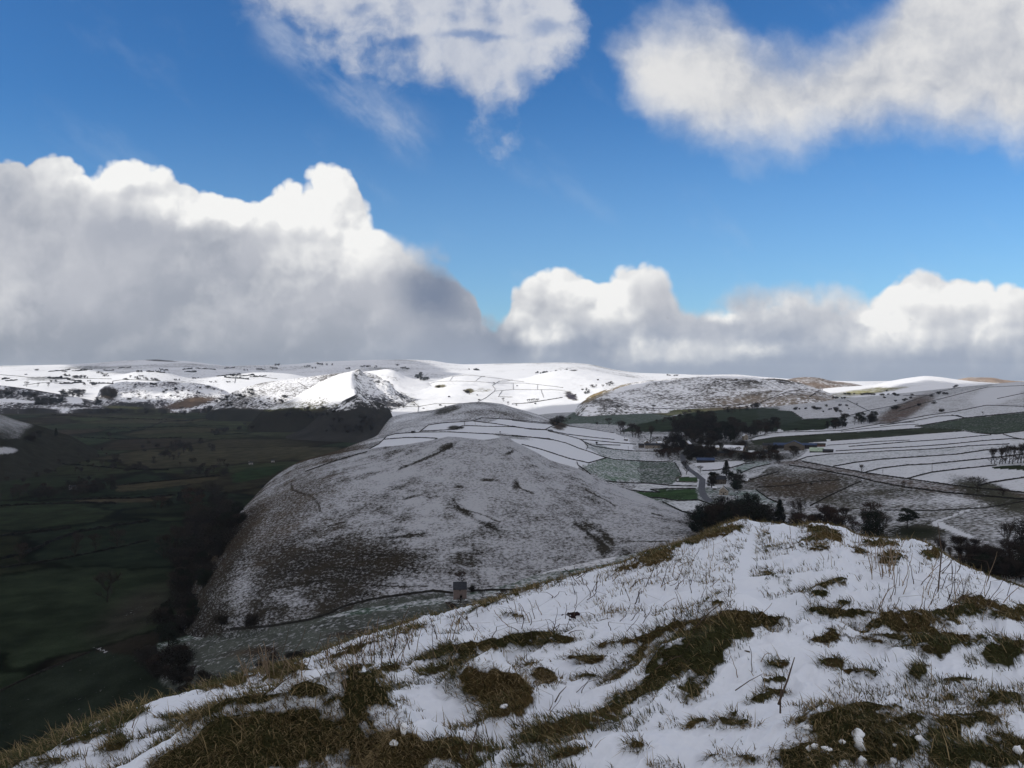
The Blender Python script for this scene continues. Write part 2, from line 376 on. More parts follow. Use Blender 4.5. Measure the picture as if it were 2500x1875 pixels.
def terrain_mat(name, scale, k=3.0, streak=(1, 1, 1), bump=0.3, snowc=(0.80, 0.83, 0.875), fine=0.5, var=0.35, detail=9, rough=.62, fgrass=False):
    m = bpy.data.materials.new(name); m.use_nodes = True
    nb = NB(m.node_tree); nb.n.clear()
    out = nb.node('ShaderNodeOutputMaterial'); bs = nb.node('ShaderNodeBsdfPrincipled')
    nb.l.new(bs.outputs[0], out.inputs[0]); bs.inputs['Roughness'].default_value = 0.85
    bs.inputs['Specular IOR Level'].default_value = 0.0
    geo = nb.node('ShaderNodeNewGeometry'); P = nb.vm('MULTIPLY', geo.outputs['Position'], streak)
    a1 = nb.node('ShaderNodeAttribute', attribute_name='snow'); a2 = nb.node('ShaderNodeAttribute', attribute_name='turf')
    n1 = nb.noise(P, 1.0/scale, detail, rough, 0.3).outputs[0]
    n2 = nb.noise(geo.outputs['Position'], 0.12/scale, 4, .55).outputs[0]
    n = nb.m('ADD', nb.m('MULTIPLY', n1, 1-fine*.4), nb.m('MULTIPLY', n2, fine*.4))
    nn = nb.mr(n, 0.32, 0.68, 0, 1, 'LINEAR'); nn.node.clamp = False
    s = nb.m('SUBTRACT', nb.m('MULTIPLY_ADD', a1.outputs['Fac'], 1.5, -0.25), nn)
    mask = nb.m('MULTIPLY_ADD', s, k, 0.5, clamp=True)
    n3 = nb.noise(P, 3.7/scale, 6, .6).outputs[0]
    gr = nb.vm('SCALE', a2.outputs['Color'], sc_=nb.mr(n3, 0.25, 0.75, 1-var, 1+var*1.2, 'LINEAR'))
    gr = nb.vm('SCALE', gr, sc_=nb.mr(n2, 0.32, 0.68, .62, 1.42, 'LINEAR'))
    c = nb.mix(mask, gr, snowc)
    nb.put(bs.inputs['Base Color'], c)
    bp = nb.node('ShaderNodeBump'); bp.inputs['Strength'].default_value = bump; bp.inputs['Distance'].default_value = scale*.15
    nb.put(bp.inputs['Height'], nb.m('ADD', n1, nb.m('MULTIPLY', mask, .1))); nb.put(bs.inputs['Normal'], bp.outputs[0])
    return m

def const(sh, v): return np.full(sh.D.shape, float(v))
def tones(sh, c): return np.broadcast_to(np.array(c, float), sh.D.shape+(3,)).copy()
GREEN = (0.0105, 0.0145, 0.0088); PALEG = (0.035, 0.055, 0.040); BROWN = (0.046, 0.036, 0.026); DARKB = (0.016, 0.013, 0.010); TAN = (0.20, 0.155, 0.085); ROCK = (0.05, 0.05, 0.055); OLIVE = (0.10, 0.105, 0.045)  # GREEN is set darker than turf to carry the deep cloud shade
def paint(sh, sn, tn, poly, snow=None, tone=None, feather=0):
    PX, PY = sh.screen(); PX = PX+2.5*fbm(sh.X, sh.D, 20, 2, 5); PY = PY
    k = inpoly(PX, PY, poly)
    if snow is not None: sn[k] = snow
    if tone is not None: tn[k] = tone
def blob(sh, sn, tn, cx, cy, rx, ry, rot=0, snow=None, tone=None, soft=0.5, amt=1.0):
    PX, PY = sh.screen(); r = ell(PX, PY, cx, cy, rx, ry, rot)+0.18*fbm(sh.X, sh.D, sh.D.mean()*.03, 4, int(cx) % 97)
    w = amt*(1-sstep(1-soft, 1.0+soft*.3, r))
    if snow is not None: sn += (snow-sn)*w
    if tone is not None: tn += (np.array(tone)-tn)*w[..., None]

# ------------------------------------------------------------------ valley and village ground (one sheet to the far hills)
ST = [-900, 0, 400, 700, 900, 1124, 1400, 1700, 2100, 2500, 3300]
def rw(d, *v): return (d, list(zip(ST, v)))
pxw = cols(-900, 3300, 5.0)
valley = make_sheet('valley', pxw, [
    rw(60, 150, 150, 140, 130, 125, 120, 112, 106, 100, 95, 80),
    rw(250, 190, 188, 172, 152, 140, 130, 122, 112, 105, 98, 85),
    rw(420, 192, 190, 172, 148, 140, 134, 125, 112, 103, 96, 82),
    rw(520, 192, 190, 172, 149, 139, 135, 127, 112, 104, 95, 80),
    rw(700, 192, 190, 186, 168, 158, 150, 122, 110, 101, 90, 72),
    rw(850, 192, 190, 188, 180, 165, 150, 118, 109, 98, 86, 66),
    rw(1000, 190, 190, 189, 185, 170, 150, 113, 106, 96, 81, 60),
    rw(1150, 190, 189, 188, 185, 175, 150, 111, 104, 92, 73, 50),
    rw(1400, 190, 188, 188, 184, 180, 150, 110, 100, 84, 57, 30),
    rw(1700, 190, 188, 187, 183, 180, 150, 110, 96, 74, 38, 8),
    rw(2000, 190, 188, 186, 182, 180, 150, 108, 96, 64, 22, -8),
    rw(2350, 190, 187, 185, 180, 178, 145, 108, 97, 58, 13, -15),
    rw(3000, 186, 184, 182, 178, 172, 145, 115, 100, 75, 70, 40),
    rw(3800, 175, 170, 170, 165, 160, 145, 125, 110, 100, 100, 80),
    rw(4700, 155, 150, 150, 150, 150, 140, 130, 120, 110, 110, 100),
    rw(6000, 140, 140, 140, 140, 140, 140, 130, 120, 110, 110, 100),
    rw(9000, 140, 140, 140, 140, 140, 140, 130, 120, 110, 110, 100)],
    [6, 14, 26, 34, 24, 22, 22, 26, 24, 22, 22, 24, 20, 16, 8, 4])
valley.Z += 4.0*fbm(valley.X, valley.D, 260, 5, 3)*sstep(500, 1100, valley.D)*(1-0.6*sstep(1300, 1700, valley.PX))+0.8*fbm(valley.X, valley.D, 40, 4, 4)
# the lane beside the village is a shallow cut; the slope below it is hummocky
PXv, PYv = valley.screen()

# middle hill with the barn at its foot
mid = make_sheet('mid', cols(330, 1820, 3.2), [
    ([(330, 430), (440, 520), (560, 500), (700, 455), (1124, 490), (1400, 520), (1820, 520)], [(330, 200), (400, 195), (480, 188), (560, 176), (650, 165), (760, 156), (900, 148), (1124, 146), (1300, 143), (1500, 138), (1650, 130), (1820, 128)]),
    ([(330, 520), (470, 545), (560, 535), (700, 525), (1124, 540), (1400, 560), (1820, 560)], [(330, 196), (400, 186), (470, 171), (540, 155), (620, 147), (700, 143), (850, 138), (1000, 133), (1124, 132), (1300, 132), (1450, 130), (1600, 120), (1715, 117), (1820, 122)]),
    ([(330, 580), (470, 600), (700, 620), (1124, 625), (1400, 620), (1820, 610)], [(330, 194), (400, 188), (470, 163), (540, 140), (620, 127), (700, 119), (850, 110), (1000, 104), (1124, 101), (1300, 103), (1450, 107), (1600, 109), (1715, 110), (1820, 118)]),
    ([(330, 640), (470, 680), (600, 740), (700, 760), (850, 760), (1124, 700), (1400, 690), (1820, 660)], [(330, 195), (400, 192), (440, 180), (480, 164), (540, 139), (600, 118), (700, 100), (850, 82), (1000, 78), (1124, 78), (1250, 81), (1400, 92), (1500, 99), (1600, 105), (1715, 112), (1820, 122)]),
    ([(330, 690), (470, 760), (540, 840), (600, 860), (700, 900), (850, 880), (1000, 800), (1124, 780), (1400, 770), (1820, 690)], [(330, 197), (440, 194), (475, 185), (500, 172), (540, 152), (600, 130), (663, 108), (727, 92), (850, 78), (950, 68), (1000, 63.5), (1060, 58.6), (1100, 55.5), (1140, 56.5), (1180, 57.5), (1212, 56), (1230, 54.5), (1260, 60), (1300, 67), (1350, 76.5), (1408, 82.5), (1476, 94.5), (1530, 99.5), (1600, 107), (1700, 118), (1820, 130)]),
    ([(330, 760), (540, 930), (700, 1000), (850, 980), (1000, 890), (1400, 850), (1820, 760)], [(330, 199), (540, 186), (600, 165), (700, 135), (850, 112), (1000, 100), (1124, 95), (1300, 100), (1500, 122), (1820, 140)]),
    ([(330, 1000), (1820, 1100)], [(330, 205), (700, 196), (1000, 175), (1820, 165)])],
    [12, 60, 60, 70, 22, 6])
kz = sstep(530, 640, mid.D)
mid.Z += kz*(2.0*fbm(mid.X, mid.D, 60, 5, 11)+0.5*fbm(mid.X*1.4, mid.D, 6, 4, 12, .6)+.35*fbm(mid.X, mid.D*2.2, 2.4, 3, 14, .6, True))*(0.6)
pk = np.exp(-((mid.PX-1232)/26)**2)*sstep(700, 768, mid.D)
mid.Z += pk*1.3*fbm(mid.X, mid.D, 7, 4, 19, .6, True)

sad = make_sheet('saddle', cols(540, 1820, 3.2), [
    (780, [(540, 190), (600, 165), (660, 138), (730, 122), (820, 106), (930, 96), (1000, 93), (1080, 90), (1170, 88), (1250, 90), (1350, 97), (1450, 110), (1550, 118), (1650, 122), (1820, 130)]),
    (950, [(540, 190), (600, 168), (640, 128), (660, 116), (730, 99), (820, 90), (930, 80), (1000, 75), (1080, 72), (1170, 71), (1250, 75), (1350, 84), (1450, 97), (1550, 108), (1650, 114), (1820, 120)]),
    (1100, [(540, 190), (640, 178), (700, 125), (730, 111), (800, 99), (860, 90), (930, 83), (1000, 73.5), (1080, 70), (1170, 70), (1250, 74), (1350, 82), (1450, 94.5), (1550, 106), (1650, 111), (1820, 116)]),
    (1300, [(540, 191), (730, 187), (790, 160), (830, 125), (870, 103), (930, 88.5), (1000, 73), (1080, 67), (1170, 65), (1250, 69), (1350, 79), (1450, 93), (1550, 105), (1650, 109), (1820, 113)]),
    (1540, [(540, 191), (820, 188), (900, 135), (940, 86), (960, 72), (1000, 66), (1061, 60), (1100, 52), (1125, 48.5), (1169, 45.8), (1220, 48.5), (1251, 55), (1315, 69), (1350, 79), (1450, 97), (1550, 107), (1820, 113)]),
    (1800, [(540, 191), (900, 180), (1000, 120), (1100, 95), (1170, 85), (1250, 90), (1350, 103), (1450, 112), (1820, 120)]),
    (2300, [(540, 192), (1000, 185), (1170, 165), (1400, 150), (1820, 150)])],
    [10, 50, 50, 50, 18, 6])
sad.Z += sstep(800, 950, sad.D)*(1.5*fbm(sad.X, sad.D, 90, 5, 21)+0.25*fbm(sad.X, sad.D, 8, 3, 22))*.7

leftspur = make_sheet('leftspur', cols(-900, 260, 5), [
    (1450, [(-900, 190), (0, 200), (260, 205)]),
    (1600, [(-900, 120), (-200, 150), (0, 168), (60, 182), (120, 195), (260, 205)]),
    (1800, [(-900, 60), (-300, 80), (0, 120), (60, 150), (110, 172), (160, 190), (260, 205)]),
    (2050, [(-900, 20), (-300, 40), (-100, 62), (0, 90), (47, 105), (95, 118), (142, 133), (177, 145), (230, 182), (260, 200)]),
    (2400, [(-900, 60), (0, 150), (150, 180), (260, 205)])], [10, 14, 18, 6])
leftspur.Z += 2.5*fbm(leftspur.X, leftspur.D, 90, 5, 23)

park = make_sheet('park', cols(690, 985, 2.2), [
    (2250, [(690, 190), (985, 190)]),
    (2400, [(690, 186), (740, 178), (800, 165), (860, 150), (910, 142), (960, 150), (985, 178)]),
    (2500, [(690, 184), (740, 165), (770, 148), (800, 128), (830, 112), (860, 98), (900, 105), (940, 120), (965, 140), (985, 176)]),
    (2580, [(690, 184), (740, 158), (770, 128), (792, 101), (818, 92), (840, 72), (862, 58), (878, 51), (890, 66), (905, 72), (922, 78), (935, 84), (947, 95), (953, 108), (962, 130), (985, 175)]),
    (2680, [(690, 188), (780, 165), (840, 130), (880, 105), (930, 130), (985, 184)]),
    (2800, [(690, 195), (985, 195)])], [8, 40, 40, 12, 5])
jag = sstep(860, 900, park.PX)
park.Z += (2.0*fbm(park.X, park.D, 30, 5, 31)+6*jag*fbm(park.X, park.D, 22, 4, 32, .55, True))*sstep(2300, 2450, park.D)

chrome = make_sheet('chrome', cols(560, 1050, 2.0), [
    (2720, [(560, 1085), (1050, 1085)]),
    (2850, [(560, 1075), (610, 1050), (640, 1015), (700, 1005), (780, 1001), (830, 993), (856, 975), (866, 968), (885, 985), (920, 1002), (960, 1010), (1000, 1020), (1050, 1030)]),
    (3000, [(560, 1065), (610, 1040), (640, 1006), (669, 995), (713, 985), (783, 962), (835, 950), (856, 943), (864, 945), (880, 962), (905, 980), (940, 992), (980, 998), (1050, 1010)]),
    (3150, [(560, 1060), (610, 1035), (640, 1005), (669, 994), (713, 978), (783, 944), (821, 929), (848, 918), (858, 917), (870, 930), (885, 945), (905, 958), (940, 972), (980, 985), (1050, 1000)]),
    (3300, [(560, 1060), (610, 1035), (640, 1004), (669, 992), (713, 973), (745, 954), (783, 932), (821, 916), (852, 908), (876, 903), (884, 911), (903, 925), (920, 928), (940, 931), (951, 936), (956, 946), (985, 965), (1050, 985)]),
    (3450, [(560, 1060), (620, 1030), (700, 1000), (783, 965), (860, 935), (900, 945), (960, 965), (1050, 995)]),
    (3800, [(560, 1020), (1050, 1015)])], [10, 40, 50, 50, 12, 6], mode='py')
rz = sstep(850, 885, chrome.PX)*(1-sstep(960, 1010, chrome.PX))*sstep(2800, 2950, chrome.D)
chrome.Z += 1.5*fbm(chrome.X, chrome.D, 60, 4, 41)+rz*9*fbm(chrome.X, chrome.D, 45, 5, 42, .55, True)

def hill(name, a, b, step, top, dtop, foot, dfoot, mid_=None, back=60, n=60, amp=0, sc_=80, seed=1, dback=None, crest=0.0):
    """a hill given by its skyline and its foot, at real distances; the slope between is convex"""
    px = cols(a, b, step)
    g = lambda pts: pchip([p[0] for p in pts], [p[1] for p in pts], np.clip(px, pts[0][0], pts[-1][0]))
    T = (YH-g(top))/F0*dtop; Fz = (YH-g(foot))/F0*dfoot
    Fz = np.minimum(Fz, T-4)
    ts = np.linspace(0, 1, n+1)[:, None]
    sh_ = ts**0.9*(1+.25*(1-ts)) if mid_ is None else mid_(ts)
    D = dfoot+(dtop-dfoot)*ts+np.zeros_like(px)[None, :]
    Z = Fz+(T-Fz)*np.clip(sh_, 0, 1)
    w = np.minimum(1, ts*4)*(1-sstep(.9, 1, ts)*(1-crest))
    X = (px[None, :]-1250)/F0*D
    if amp: Z = Z+amp*fbm(X, D, sc_, 5, seed)*w
    Db = dback or dtop*1.18
    nb_ = 8; tb = np.linspace(0, 1, nb_+1)[1:, None]
    D = np.vstack([np.full((1, len(px)), dfoot*.94), D, dtop+(Db-dtop)*tb+np.zeros_like(px)])
    Z = np.vstack([(Fz-dfoot*.02)[None], Z, Z[-1]-back*tb**1.3])
    s = Sheet(px, D, Z); SHEETS[name] = s; return s
moor = hill('moor', -900, 3300, 5, [(-900, 915), (-300, 905), (0, 893), (150, 890), (230, 886), (300, 880), (330, 879), (390, 877.5), (400, 879), (450, 881), (520, 889), (560, 893), (640, 891), (700, 890), (800, 882), (860, 880), (920, 878), (985, 878),
    (1050, 880), (1100, 887), (1140, 889.5), (1200, 888), (1300, 886), (1380, 885), (1430, 888), (1500, 902), (1560, 910), (1650, 913), (1720, 915), (1790, 914), (1860, 920), (1950, 926), (2100, 931), (2300, 927), (2500, 930), (3300, 925)],
    8600, [(-900, 990), (3300, 990)], 4800, amp=16, sc_=700, seed=51, n=110, crest=.05)
farsnow = hill('farsnow', -900, 900, 4, [(-900, 915), (-300, 918), (0, 914), (100, 915), (200, 924), (290, 915), (350, 906), (400, 910), (480, 924), (560, 913), (640, 909), (700, 912), (760, 922), (900, 935)],
    5700, [(-900, 985), (900, 985)], 4500, amp=9, sc_=350, seed=52, n=70, crest=.1)
ldale = hill('ldale', 225, 585, 3, [(225, 1006), (235, 975), (245, 950), (270, 939), (300, 933), (400, 933), (480, 936), (530, 948), (560, 962), (575, 985), (585, 1006)],
    4400, [(225, 1000), (400, 1002), (585, 1000)], 4000, amp=12, sc_=60, seed=53, n=50, crest=.3)
lwood = hill('lwood', -900, 260, 4, [(-900, 930), (-100, 938), (0, 941), (60, 948), (120, 958), (180, 968), (260, 985)], 4250, [(-900, 1000), (0, 1000), (260, 1000)], 3950, amp=6, sc_=80, seed=54, n=40)
lridge = hill('lridge', 500, 960, 3, [(500, 1012), (530, 985), (560, 962), (600, 945), (650, 933), (723, 924), (827, 911), (870, 907), (960, 925)], 4000, [(500, 1004), (700, 1004), (960, 1004)], 3500, amp=6, sc_=90, seed=55, n=50)
bridge = hill('bridge', 800, 1120, 2.5, [(800, 930), (850, 915), (885, 908), (920, 904), (944, 901), (958, 903), (970, 908), (985, 916), (1000, 922), (1040, 933), (1080, 942), (1120, 960)], 4100, [(800, 975), (1120, 975)], 3700, amp=5, sc_=70, seed=56, n=40)
bright = hill('bright', 880, 1680, 2.6, [(880, 975), (920, 955), (954, 941), (1000, 941), (1060, 931), (1095, 921), (1137, 915), (1188, 917), (1251, 926), (1290, 921), (1315, 914), (1345, 907), (1375, 903), (1400, 902), (1432, 905), (1500, 915), (1560, 925), (1620, 935), (1680, 950)],
    4200, [(880, 1018), (1000, 1022), (1200, 1022), (1400, 1010), (1480, 985), (1550, 975), (1680, 975)], 2600, amp=7, sc_=120, seed=57, n=110, crest=.3, mid_=lambda t: t**1.12)
rhill = hill('rhill', 1395, 2060, 2.6, [(1395, 1000), (1415, 982), (1430, 972), (1456, 960), (1503, 944), (1544, 934), (1600, 928), (1661, 923), (1764, 917), (1850, 920), (1900, 925), (1950, 935), (2000, 950), (2060, 975)],
    3100, [(1395, 1004), (1430, 990), (1500, 991), (1560, 997), (1620, 1001), (1700, 1003), (1780, 1000), (1850, 990), (1900, 978), (1960, 970), (2060, 985)], 2400, amp=7, sc_=70, seed=58, n=80, crest=.3)
rtan = hill('rtan', 1880, 2120, 3, [(1880, 940), (1915, 929), (1938, 923), (1967, 920.5), (1997, 922), (2030, 930), (2080, 936), (2120, 945)], 5200, [(1880, 965), (2120, 965)], 4600, amp=5, sc_=100, seed=59, n=20)
rlit = hill('rlit', 1900, 3300, 3, [(1900, 1005), (1925, 980), (1950, 958), (2000, 950), (2050, 945), (2100, 942), (2130, 940), (2170, 931), (2230, 921), (2262, 918), (2290, 920), (2340, 927), (2410, 934), (2460, 936), (2600, 940), (3300, 940)],
    3500, [(1900, 990), (2000, 992), (2150, 995), (2300, 1000), (3300, 1000)], 2450, amp=5, sc_=120, seed=60, n=80)
rpink = hill('rpink', 2300, 3300, 4, [(2300, 935), (2345, 925), (2372, 921), (2420, 922), (2455, 928), (2500, 931), (3300, 925)], 6800, [(2300, 960), (3300, 960)], 6000, amp=6, sc_=150, seed=61, n=20)
# faces of outlying crags get broken rock relief
for s_, a_ in ((ldale, 9), (rhill, 2)):
    s_.Z += a_*fbm(s_.X, s_.D, 50, 4, 71, .55, True)*.6

# ------------------------------------------------------------------ near ridge the photographer stands on
px_f = np.concatenate([np.arange(-900, -60, 20.), np.arange(-60, 2560, 2.4), np.arange(2560, 3500, 20.)])
SIL = [(-900, 2050), (-300, 1930), (0, 1862), (100, 1830), (200, 1785), (300, 1748), (400, 1716), (520, 1679), (600, 1651), (700, 1623), (800, 1589), (900, 1552), (1000, 1523), (1124, 1493), (1200, 1474), (1300, 1439), (1400, 1412), (1500, 1384), (1600, 1347), (1700, 1315), (1771, 1283), (1825, 1271), (1880, 1281), (1940, 1286), (2000, 1282), (2060, 1291), (2090, 1308), (2150, 1318), (2200, 1322), (2250, 1328), (2290, 1350), (2350, 1385), (2420, 1413), (2500, 1440), (2700, 1520), (3500, 1800)]
DSL = [(-900, 3.5), (-300, 4.6), (0, 5.6), (300, 6.6), (600, 8.2), (900, 11), (1200, 15), (1450, 19), (1650, 24), (1830, 28), (2060, 26), (2300, 20), (2500, 17), (3500, 8)]
g1 = lambda pts: pchip([p[0] for p in pts], [p[1] for p in pts], px_f)
psil = g1(SIL); dsil = g1(DSL); Dsil = (psil-YH)/F0*dsil
D0 = 1.62
pw = Dsil/np.maximum(.3, Dsil-D0)
tf = np.geomspace(.012, 1.0, 1500)[:, None]
PYt = YH+F0*(D0+(Dsil-D0)[None, :]*tf**pw[None, :])/(dsil[None, :]*tf)
NR = 300; kk = np.linspace(0, 1, NR)
ts = np.empty((NR, len(px_f)))
for c in range(len(px_f)):
    bot = max(2000.0, psil[c]+150); tgt = psil[c]+(bot-psil[c])*(1-kk)**1.35
    ts[:, c] = np.interp(-tgt, -PYt[:, c], tf[:, 0])
ts[-1] = 1.0
t_far = np.concatenate([np.linspace(1.0, 1.35, 22)[1:], [1.5, 1.8, 2.4, 3.5, 5.5, 9, 14, 20]])[:, None]
ts = np.vstack([np.repeat(ts[:1]*np.array([[.05], [.3], [.6]]), 1, 1), ts, np.repeat(t_far, len(px_f), 1)])
Df = dsil[None, :]*ts
tt_ = np.minimum(ts, 1.6)
Zf = -(D0+(Dsil-D0)[None, :]*tt_**pw[None, :])
sl = (Dsil-D0)/dsil*pw*1.6**(pw-1); sl = np.minimum(np.maximum(sl, .55), 1.1)
Zf = Zf-np.maximum(0, ts-1.6)*dsil[None, :]*sl[None, :]
fore = Sheet(px_f, Df, Zf); SHEETS['fore'] = fore
def fpos(px, py):
    p = hit(px, py, ['fore']); return p
def fz_add(px, py, w_px, h, asp=0.6, rot=0.0, prof=2.0):
    """a tussock-sized mound at a spot of the near ridge: width in photo pixels, height in metres"""
    p = fpos(px, py)
    if p is None: return
    r = w_px/F0*p.y*.5; a = math.radians(rot)
    dx = fore.X-p.x; dy = (fore.D-p.y)
    x = dx*math.cos(a)+dy*math.sin(a); y = -dx*math.sin(a)+dy*math.cos(a)
    q = (x/r)**2+(y/(r*asp))**2
    fore.Z += h*np.exp(-q**(prof/2))
MOUNDS = [(1185, 1700, 175, .17, .8, 0, 3), (830, 1800, 330, .20, .9, 15, 2.6), (560, 1860, 330, .13, .9, 25, 2.4), (1040, 1850, 260, .08, .7, 0, 2.2), (1290, 1575, 240, .10, .7, 15, 2), (1130, 1600, 170, .09, .8, 15, 2),
    (880, 1680, 130, .08, .8, 10, 2.4), (760, 1690, 140, .07, .8, 10, 2.4), (1000, 1680, 150, .05, .8, 20, 2.4), (1790, 1530, 260, .20, .8, 20, 2.2), (1620, 1640, 260, .09, .6, 30, 2), (1400, 1770, 260, .05, .5, 20, 2),
    (2320, 1500, 420, .16, .35, 5, 2.4), (2100, 1520, 260, .10, .4, -5, 2), (2440, 1610, 220, .10, .8, 10, 2.4), (2070, 1790, 260, .07, .7, 0, 2.4), (2380, 1850, 260, .05, .7, 0, 2.2), (2010, 1300, 160, .35, .6, 0, 2), (1600, 1370, 120, .22, .8, 0, 2.2),
    (2180, 1360, 120, .22, .8, 0, 2.4), (2275, 1360, 70, .35, .8, 0, 2.6), (2400, 1470, 170, .16, .6, 0, 2.4), (700, 1650, 120, .05, .9, 0, 2.2), (1980, 1420, 170, .07, .7, 0, 2), (1830, 1410, 100, .10, .8, 0, 2), (1050, 1515, 120, .05, .8, 10, 2), (1330, 1430, 140, .05, .7, 10, 2), (600, 1700, 180, .05, .6, 15, 2), (1330, 1645, 90, .06, .8, 0, 2), (1900, 1640, 60, .05, .8, 0, 2), (1480, 1640, 300, -.03, .6, 0, 2), (1810, 1400, 100, -.08, 2.2, 0, 2), (2000, 1490, 240, -.10, .8, 0, 2)]
for m_ in MOUNDS: fz_add(m_[0], m_[1], m_[2], m_[3]*(1.45 if m_[1] > 1520 else .7 if m_[1] > 1400 else .32), *m_[4:])
PXf, PYf = fore.screen()
path = np.exp(-(((PXf-np.interp(PYf, [1280, 1340, 1400, 1450, 1500, 1560, 1650, 1875], [1845, 1830, 1815, 1830, 1880, 2000, 2200, 2300]))/np.interp(PYf, [1280, 1350, 1450, 1530], [22, 45, 85, 120]))**2))*(1-sstep(1500, 1540, PYf))
ux, uy = fore.X*.55+fore.D*.83, -fore.X*.83+fore.D*.55       # steps run across the slope
rel = 0.06*fbm(fore.X, fore.D, 1.6, 4, 81)+0.050*fbm(ux*.5, uy*1.5, .55, 4, 82, .5, True)+.012*fbm(fore.X, fore.D, .11, 3, 83)
fore.Z += 1.9*rel*(1-.93*path)*np.clip(Df/3.5, .3, 1.0)*(1-.65*sstep(.75, 1, ts))
PXf, PYf = fore.screen()
fore.Z -= .07*path*np.clip(Df/12, .3, 1.3)*(1-sstep(.93, 1, ts)); PXf, PYf = fore.screen()
# ------------------------------------------------------------------ what lies on each landform: snow and turf
# valley
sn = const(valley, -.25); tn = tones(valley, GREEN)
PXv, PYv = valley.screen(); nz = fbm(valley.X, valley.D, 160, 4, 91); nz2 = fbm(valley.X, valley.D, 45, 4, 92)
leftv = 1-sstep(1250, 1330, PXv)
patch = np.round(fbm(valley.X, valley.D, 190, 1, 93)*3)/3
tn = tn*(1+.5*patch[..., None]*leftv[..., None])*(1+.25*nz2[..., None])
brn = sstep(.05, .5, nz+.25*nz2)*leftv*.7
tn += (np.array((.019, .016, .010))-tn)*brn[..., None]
# small hedged fields of the left valley, each with its own turf, darkened to carry the cloud shade
sr = np.random.default_rng(12); SEED = np.stack([sr.uniform(-2600, 250, 190), 300+4200*sr.random(190)**1.25], 1); tint_ = np.array([(.0105, .0150, .0085), (.0075, .0115, .0070), (.0135, .0165, .0090), (.0165, .0158, .0100), (.0120, .0105, .0080)])[sr.integers(0, 5, 190)]*sr.uniform(.8, 1.25, (190, 1))
mL = (PXv < 1300) & (valley.D > 380) & (valley.D < 4600); gx_ = valley.X[mL]+30*nz[mL]; gy_ = (valley.D[mL]+30*nz2[mL])
wgt = 1.0/(60+.055*gy_); d1 = np.full(gx_.shape, 1e9); d2 = d1.copy(); id1 = np.zeros(gx_.shape, int)
for q_ in range(190):
    dd_ = np.hypot((gx_-SEED[q_, 0])*.75, (gy_-SEED[q_, 1])*1.1)
    c1 = dd_ < d1; d2 = np.where(c1, d1, np.minimum(d2, dd_)); id1[c1] = q_; d1 = np.where(c1, dd_, d1)
fld = tint_[id1]*((1+.35*nz2[mL])*(1+.9*sstep(1300, 2600, gy_)))[:, None]; hedge_ = 1-sstep(5, 11+gy_*.005, d2-d1); tn[mL] = fld*1.15*(1-.75*hedge_[:, None])
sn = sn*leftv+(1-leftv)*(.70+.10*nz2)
right = PXv > 1290
far_r = right & (valley.D > 1500)
sn[far_r] = .55
k = right & (PXv > 1500) & (PXv < 1850) & (PYv > 1190); sn[k] = .42; tn[k] = PALEG
blob(valley, sn, tn, 1775, 1100, 250, 52, 3, snow=.24, tone=(.026, .027, .021), soft=.9)
kf = leftv*sstep(4000, 4400, valley.D+300*fbm(valley.X, valley.D*0, 200, 4, 95)); sn += (.62+.5*nz2-sn)*kf; tn += (np.array(OLIVE)*.6-tn)*kf[..., None]
sn += leftv*sstep(2400, 3600, valley.D)*.30*np.clip(nz2-.1, 0, 1)
# barn field
k = (PXv > 380) & (PXv < 1500) & (valley.D < 560); sn[k] = (.46+.2*nz2)[k]; tn[k] = PALEG
blob(valley, sn, tn, 560, 1600, 110, 26, 20, snow=.62, soft=.6)
blob(valley, sn, tn, 700, 1560, 130, 22, 0, snow=.2, tone=BROWN, soft=.6)
blob(valley, sn, tn, 330, 1495, 140, 50, -30, snow=.14, tone=(.026, .025, .020), soft=.9)
blob(valley, sn, tn, 250, 1588, 34, 6, 20, snow=.5, soft=.5)
blob(valley, sn, tn, 300, 1730, 400, 120, -15, snow=.09, soft=.6, amt=.6)
STRIP = [(385, 1660), (400, 1580), (540, 1545), (680, 1525), (1290, 1445), (1290, 1530), (1000, 1560), (700, 1640), (560, 1680), (470, 1720)]
paint(valley, sn, tn, [(-100, 1780), (0, 1690), (220, 1590), (330, 1600), (500, 1730), (430, 1950), (-100, 1950)], .05, (.0135, .018, .0125)); paint(valley, sn, tn, STRIP, .26, (.056, .062, .054)); blob(valley, sn, tn, 620, 1590, 90, 14, -8, snow=.2, tone=BROWN, soft=.9); blob(valley, sn, tn, 860, 1545, 80, 8, -6, snow=.2, tone=BROWN, soft=.9)
def pv(poly, snow=None, tone=None): paint(valley, sn, tn, poly, snow, tone)
pv(Z5((900, 268), (1200, 238), (1500, 212), (1690, 193), (1690, 222), (1450, 262), (1150, 300), (900, 322)), -.1, (.034, .030, .018))
pv(Z5((560, 388), (800, 370), (1150, 362), (1350, 345), (1300, 372), (1100, 400), (700, 404)), -.1, (.034, .029, .019))
pv(Z5((1780, 190), (1900, 140), (2212, 110), (2100, 190), (1900, 240), (1800, 250)), -.1, (.013, .024, .011))
pv(Z3((380, 600), (500, 500), (850, 445), (1200, 490), (1340, 535), (1300, 640), (1000, 610), (600, 590)), .30, PALEG)
pv(Z3((850, 440), (1000, 455), (1200, 467), (1400, 465), (1600, 452), (1850, 430), (1950, 430), (1900, 470), (1500, 500), (1300, 530), (1000, 480)), .28, OLIVE)
pv(Z3((1000, 610), (1340, 535), (1500, 500), (1850, 470), (2212, 460), (2212, 660), (1800, 650), (1300, 660), (900, 660)), .02, (.022, .031, .021))
pv(Z3((2212, 400), (2050, 420), (2000, 460), (2212, 470)), .45)
pv(Z4((0, 470), (280, 490), (380, 560), (260, 590), (120, 610), (0, 600)), .06, (.030, .040, .032))
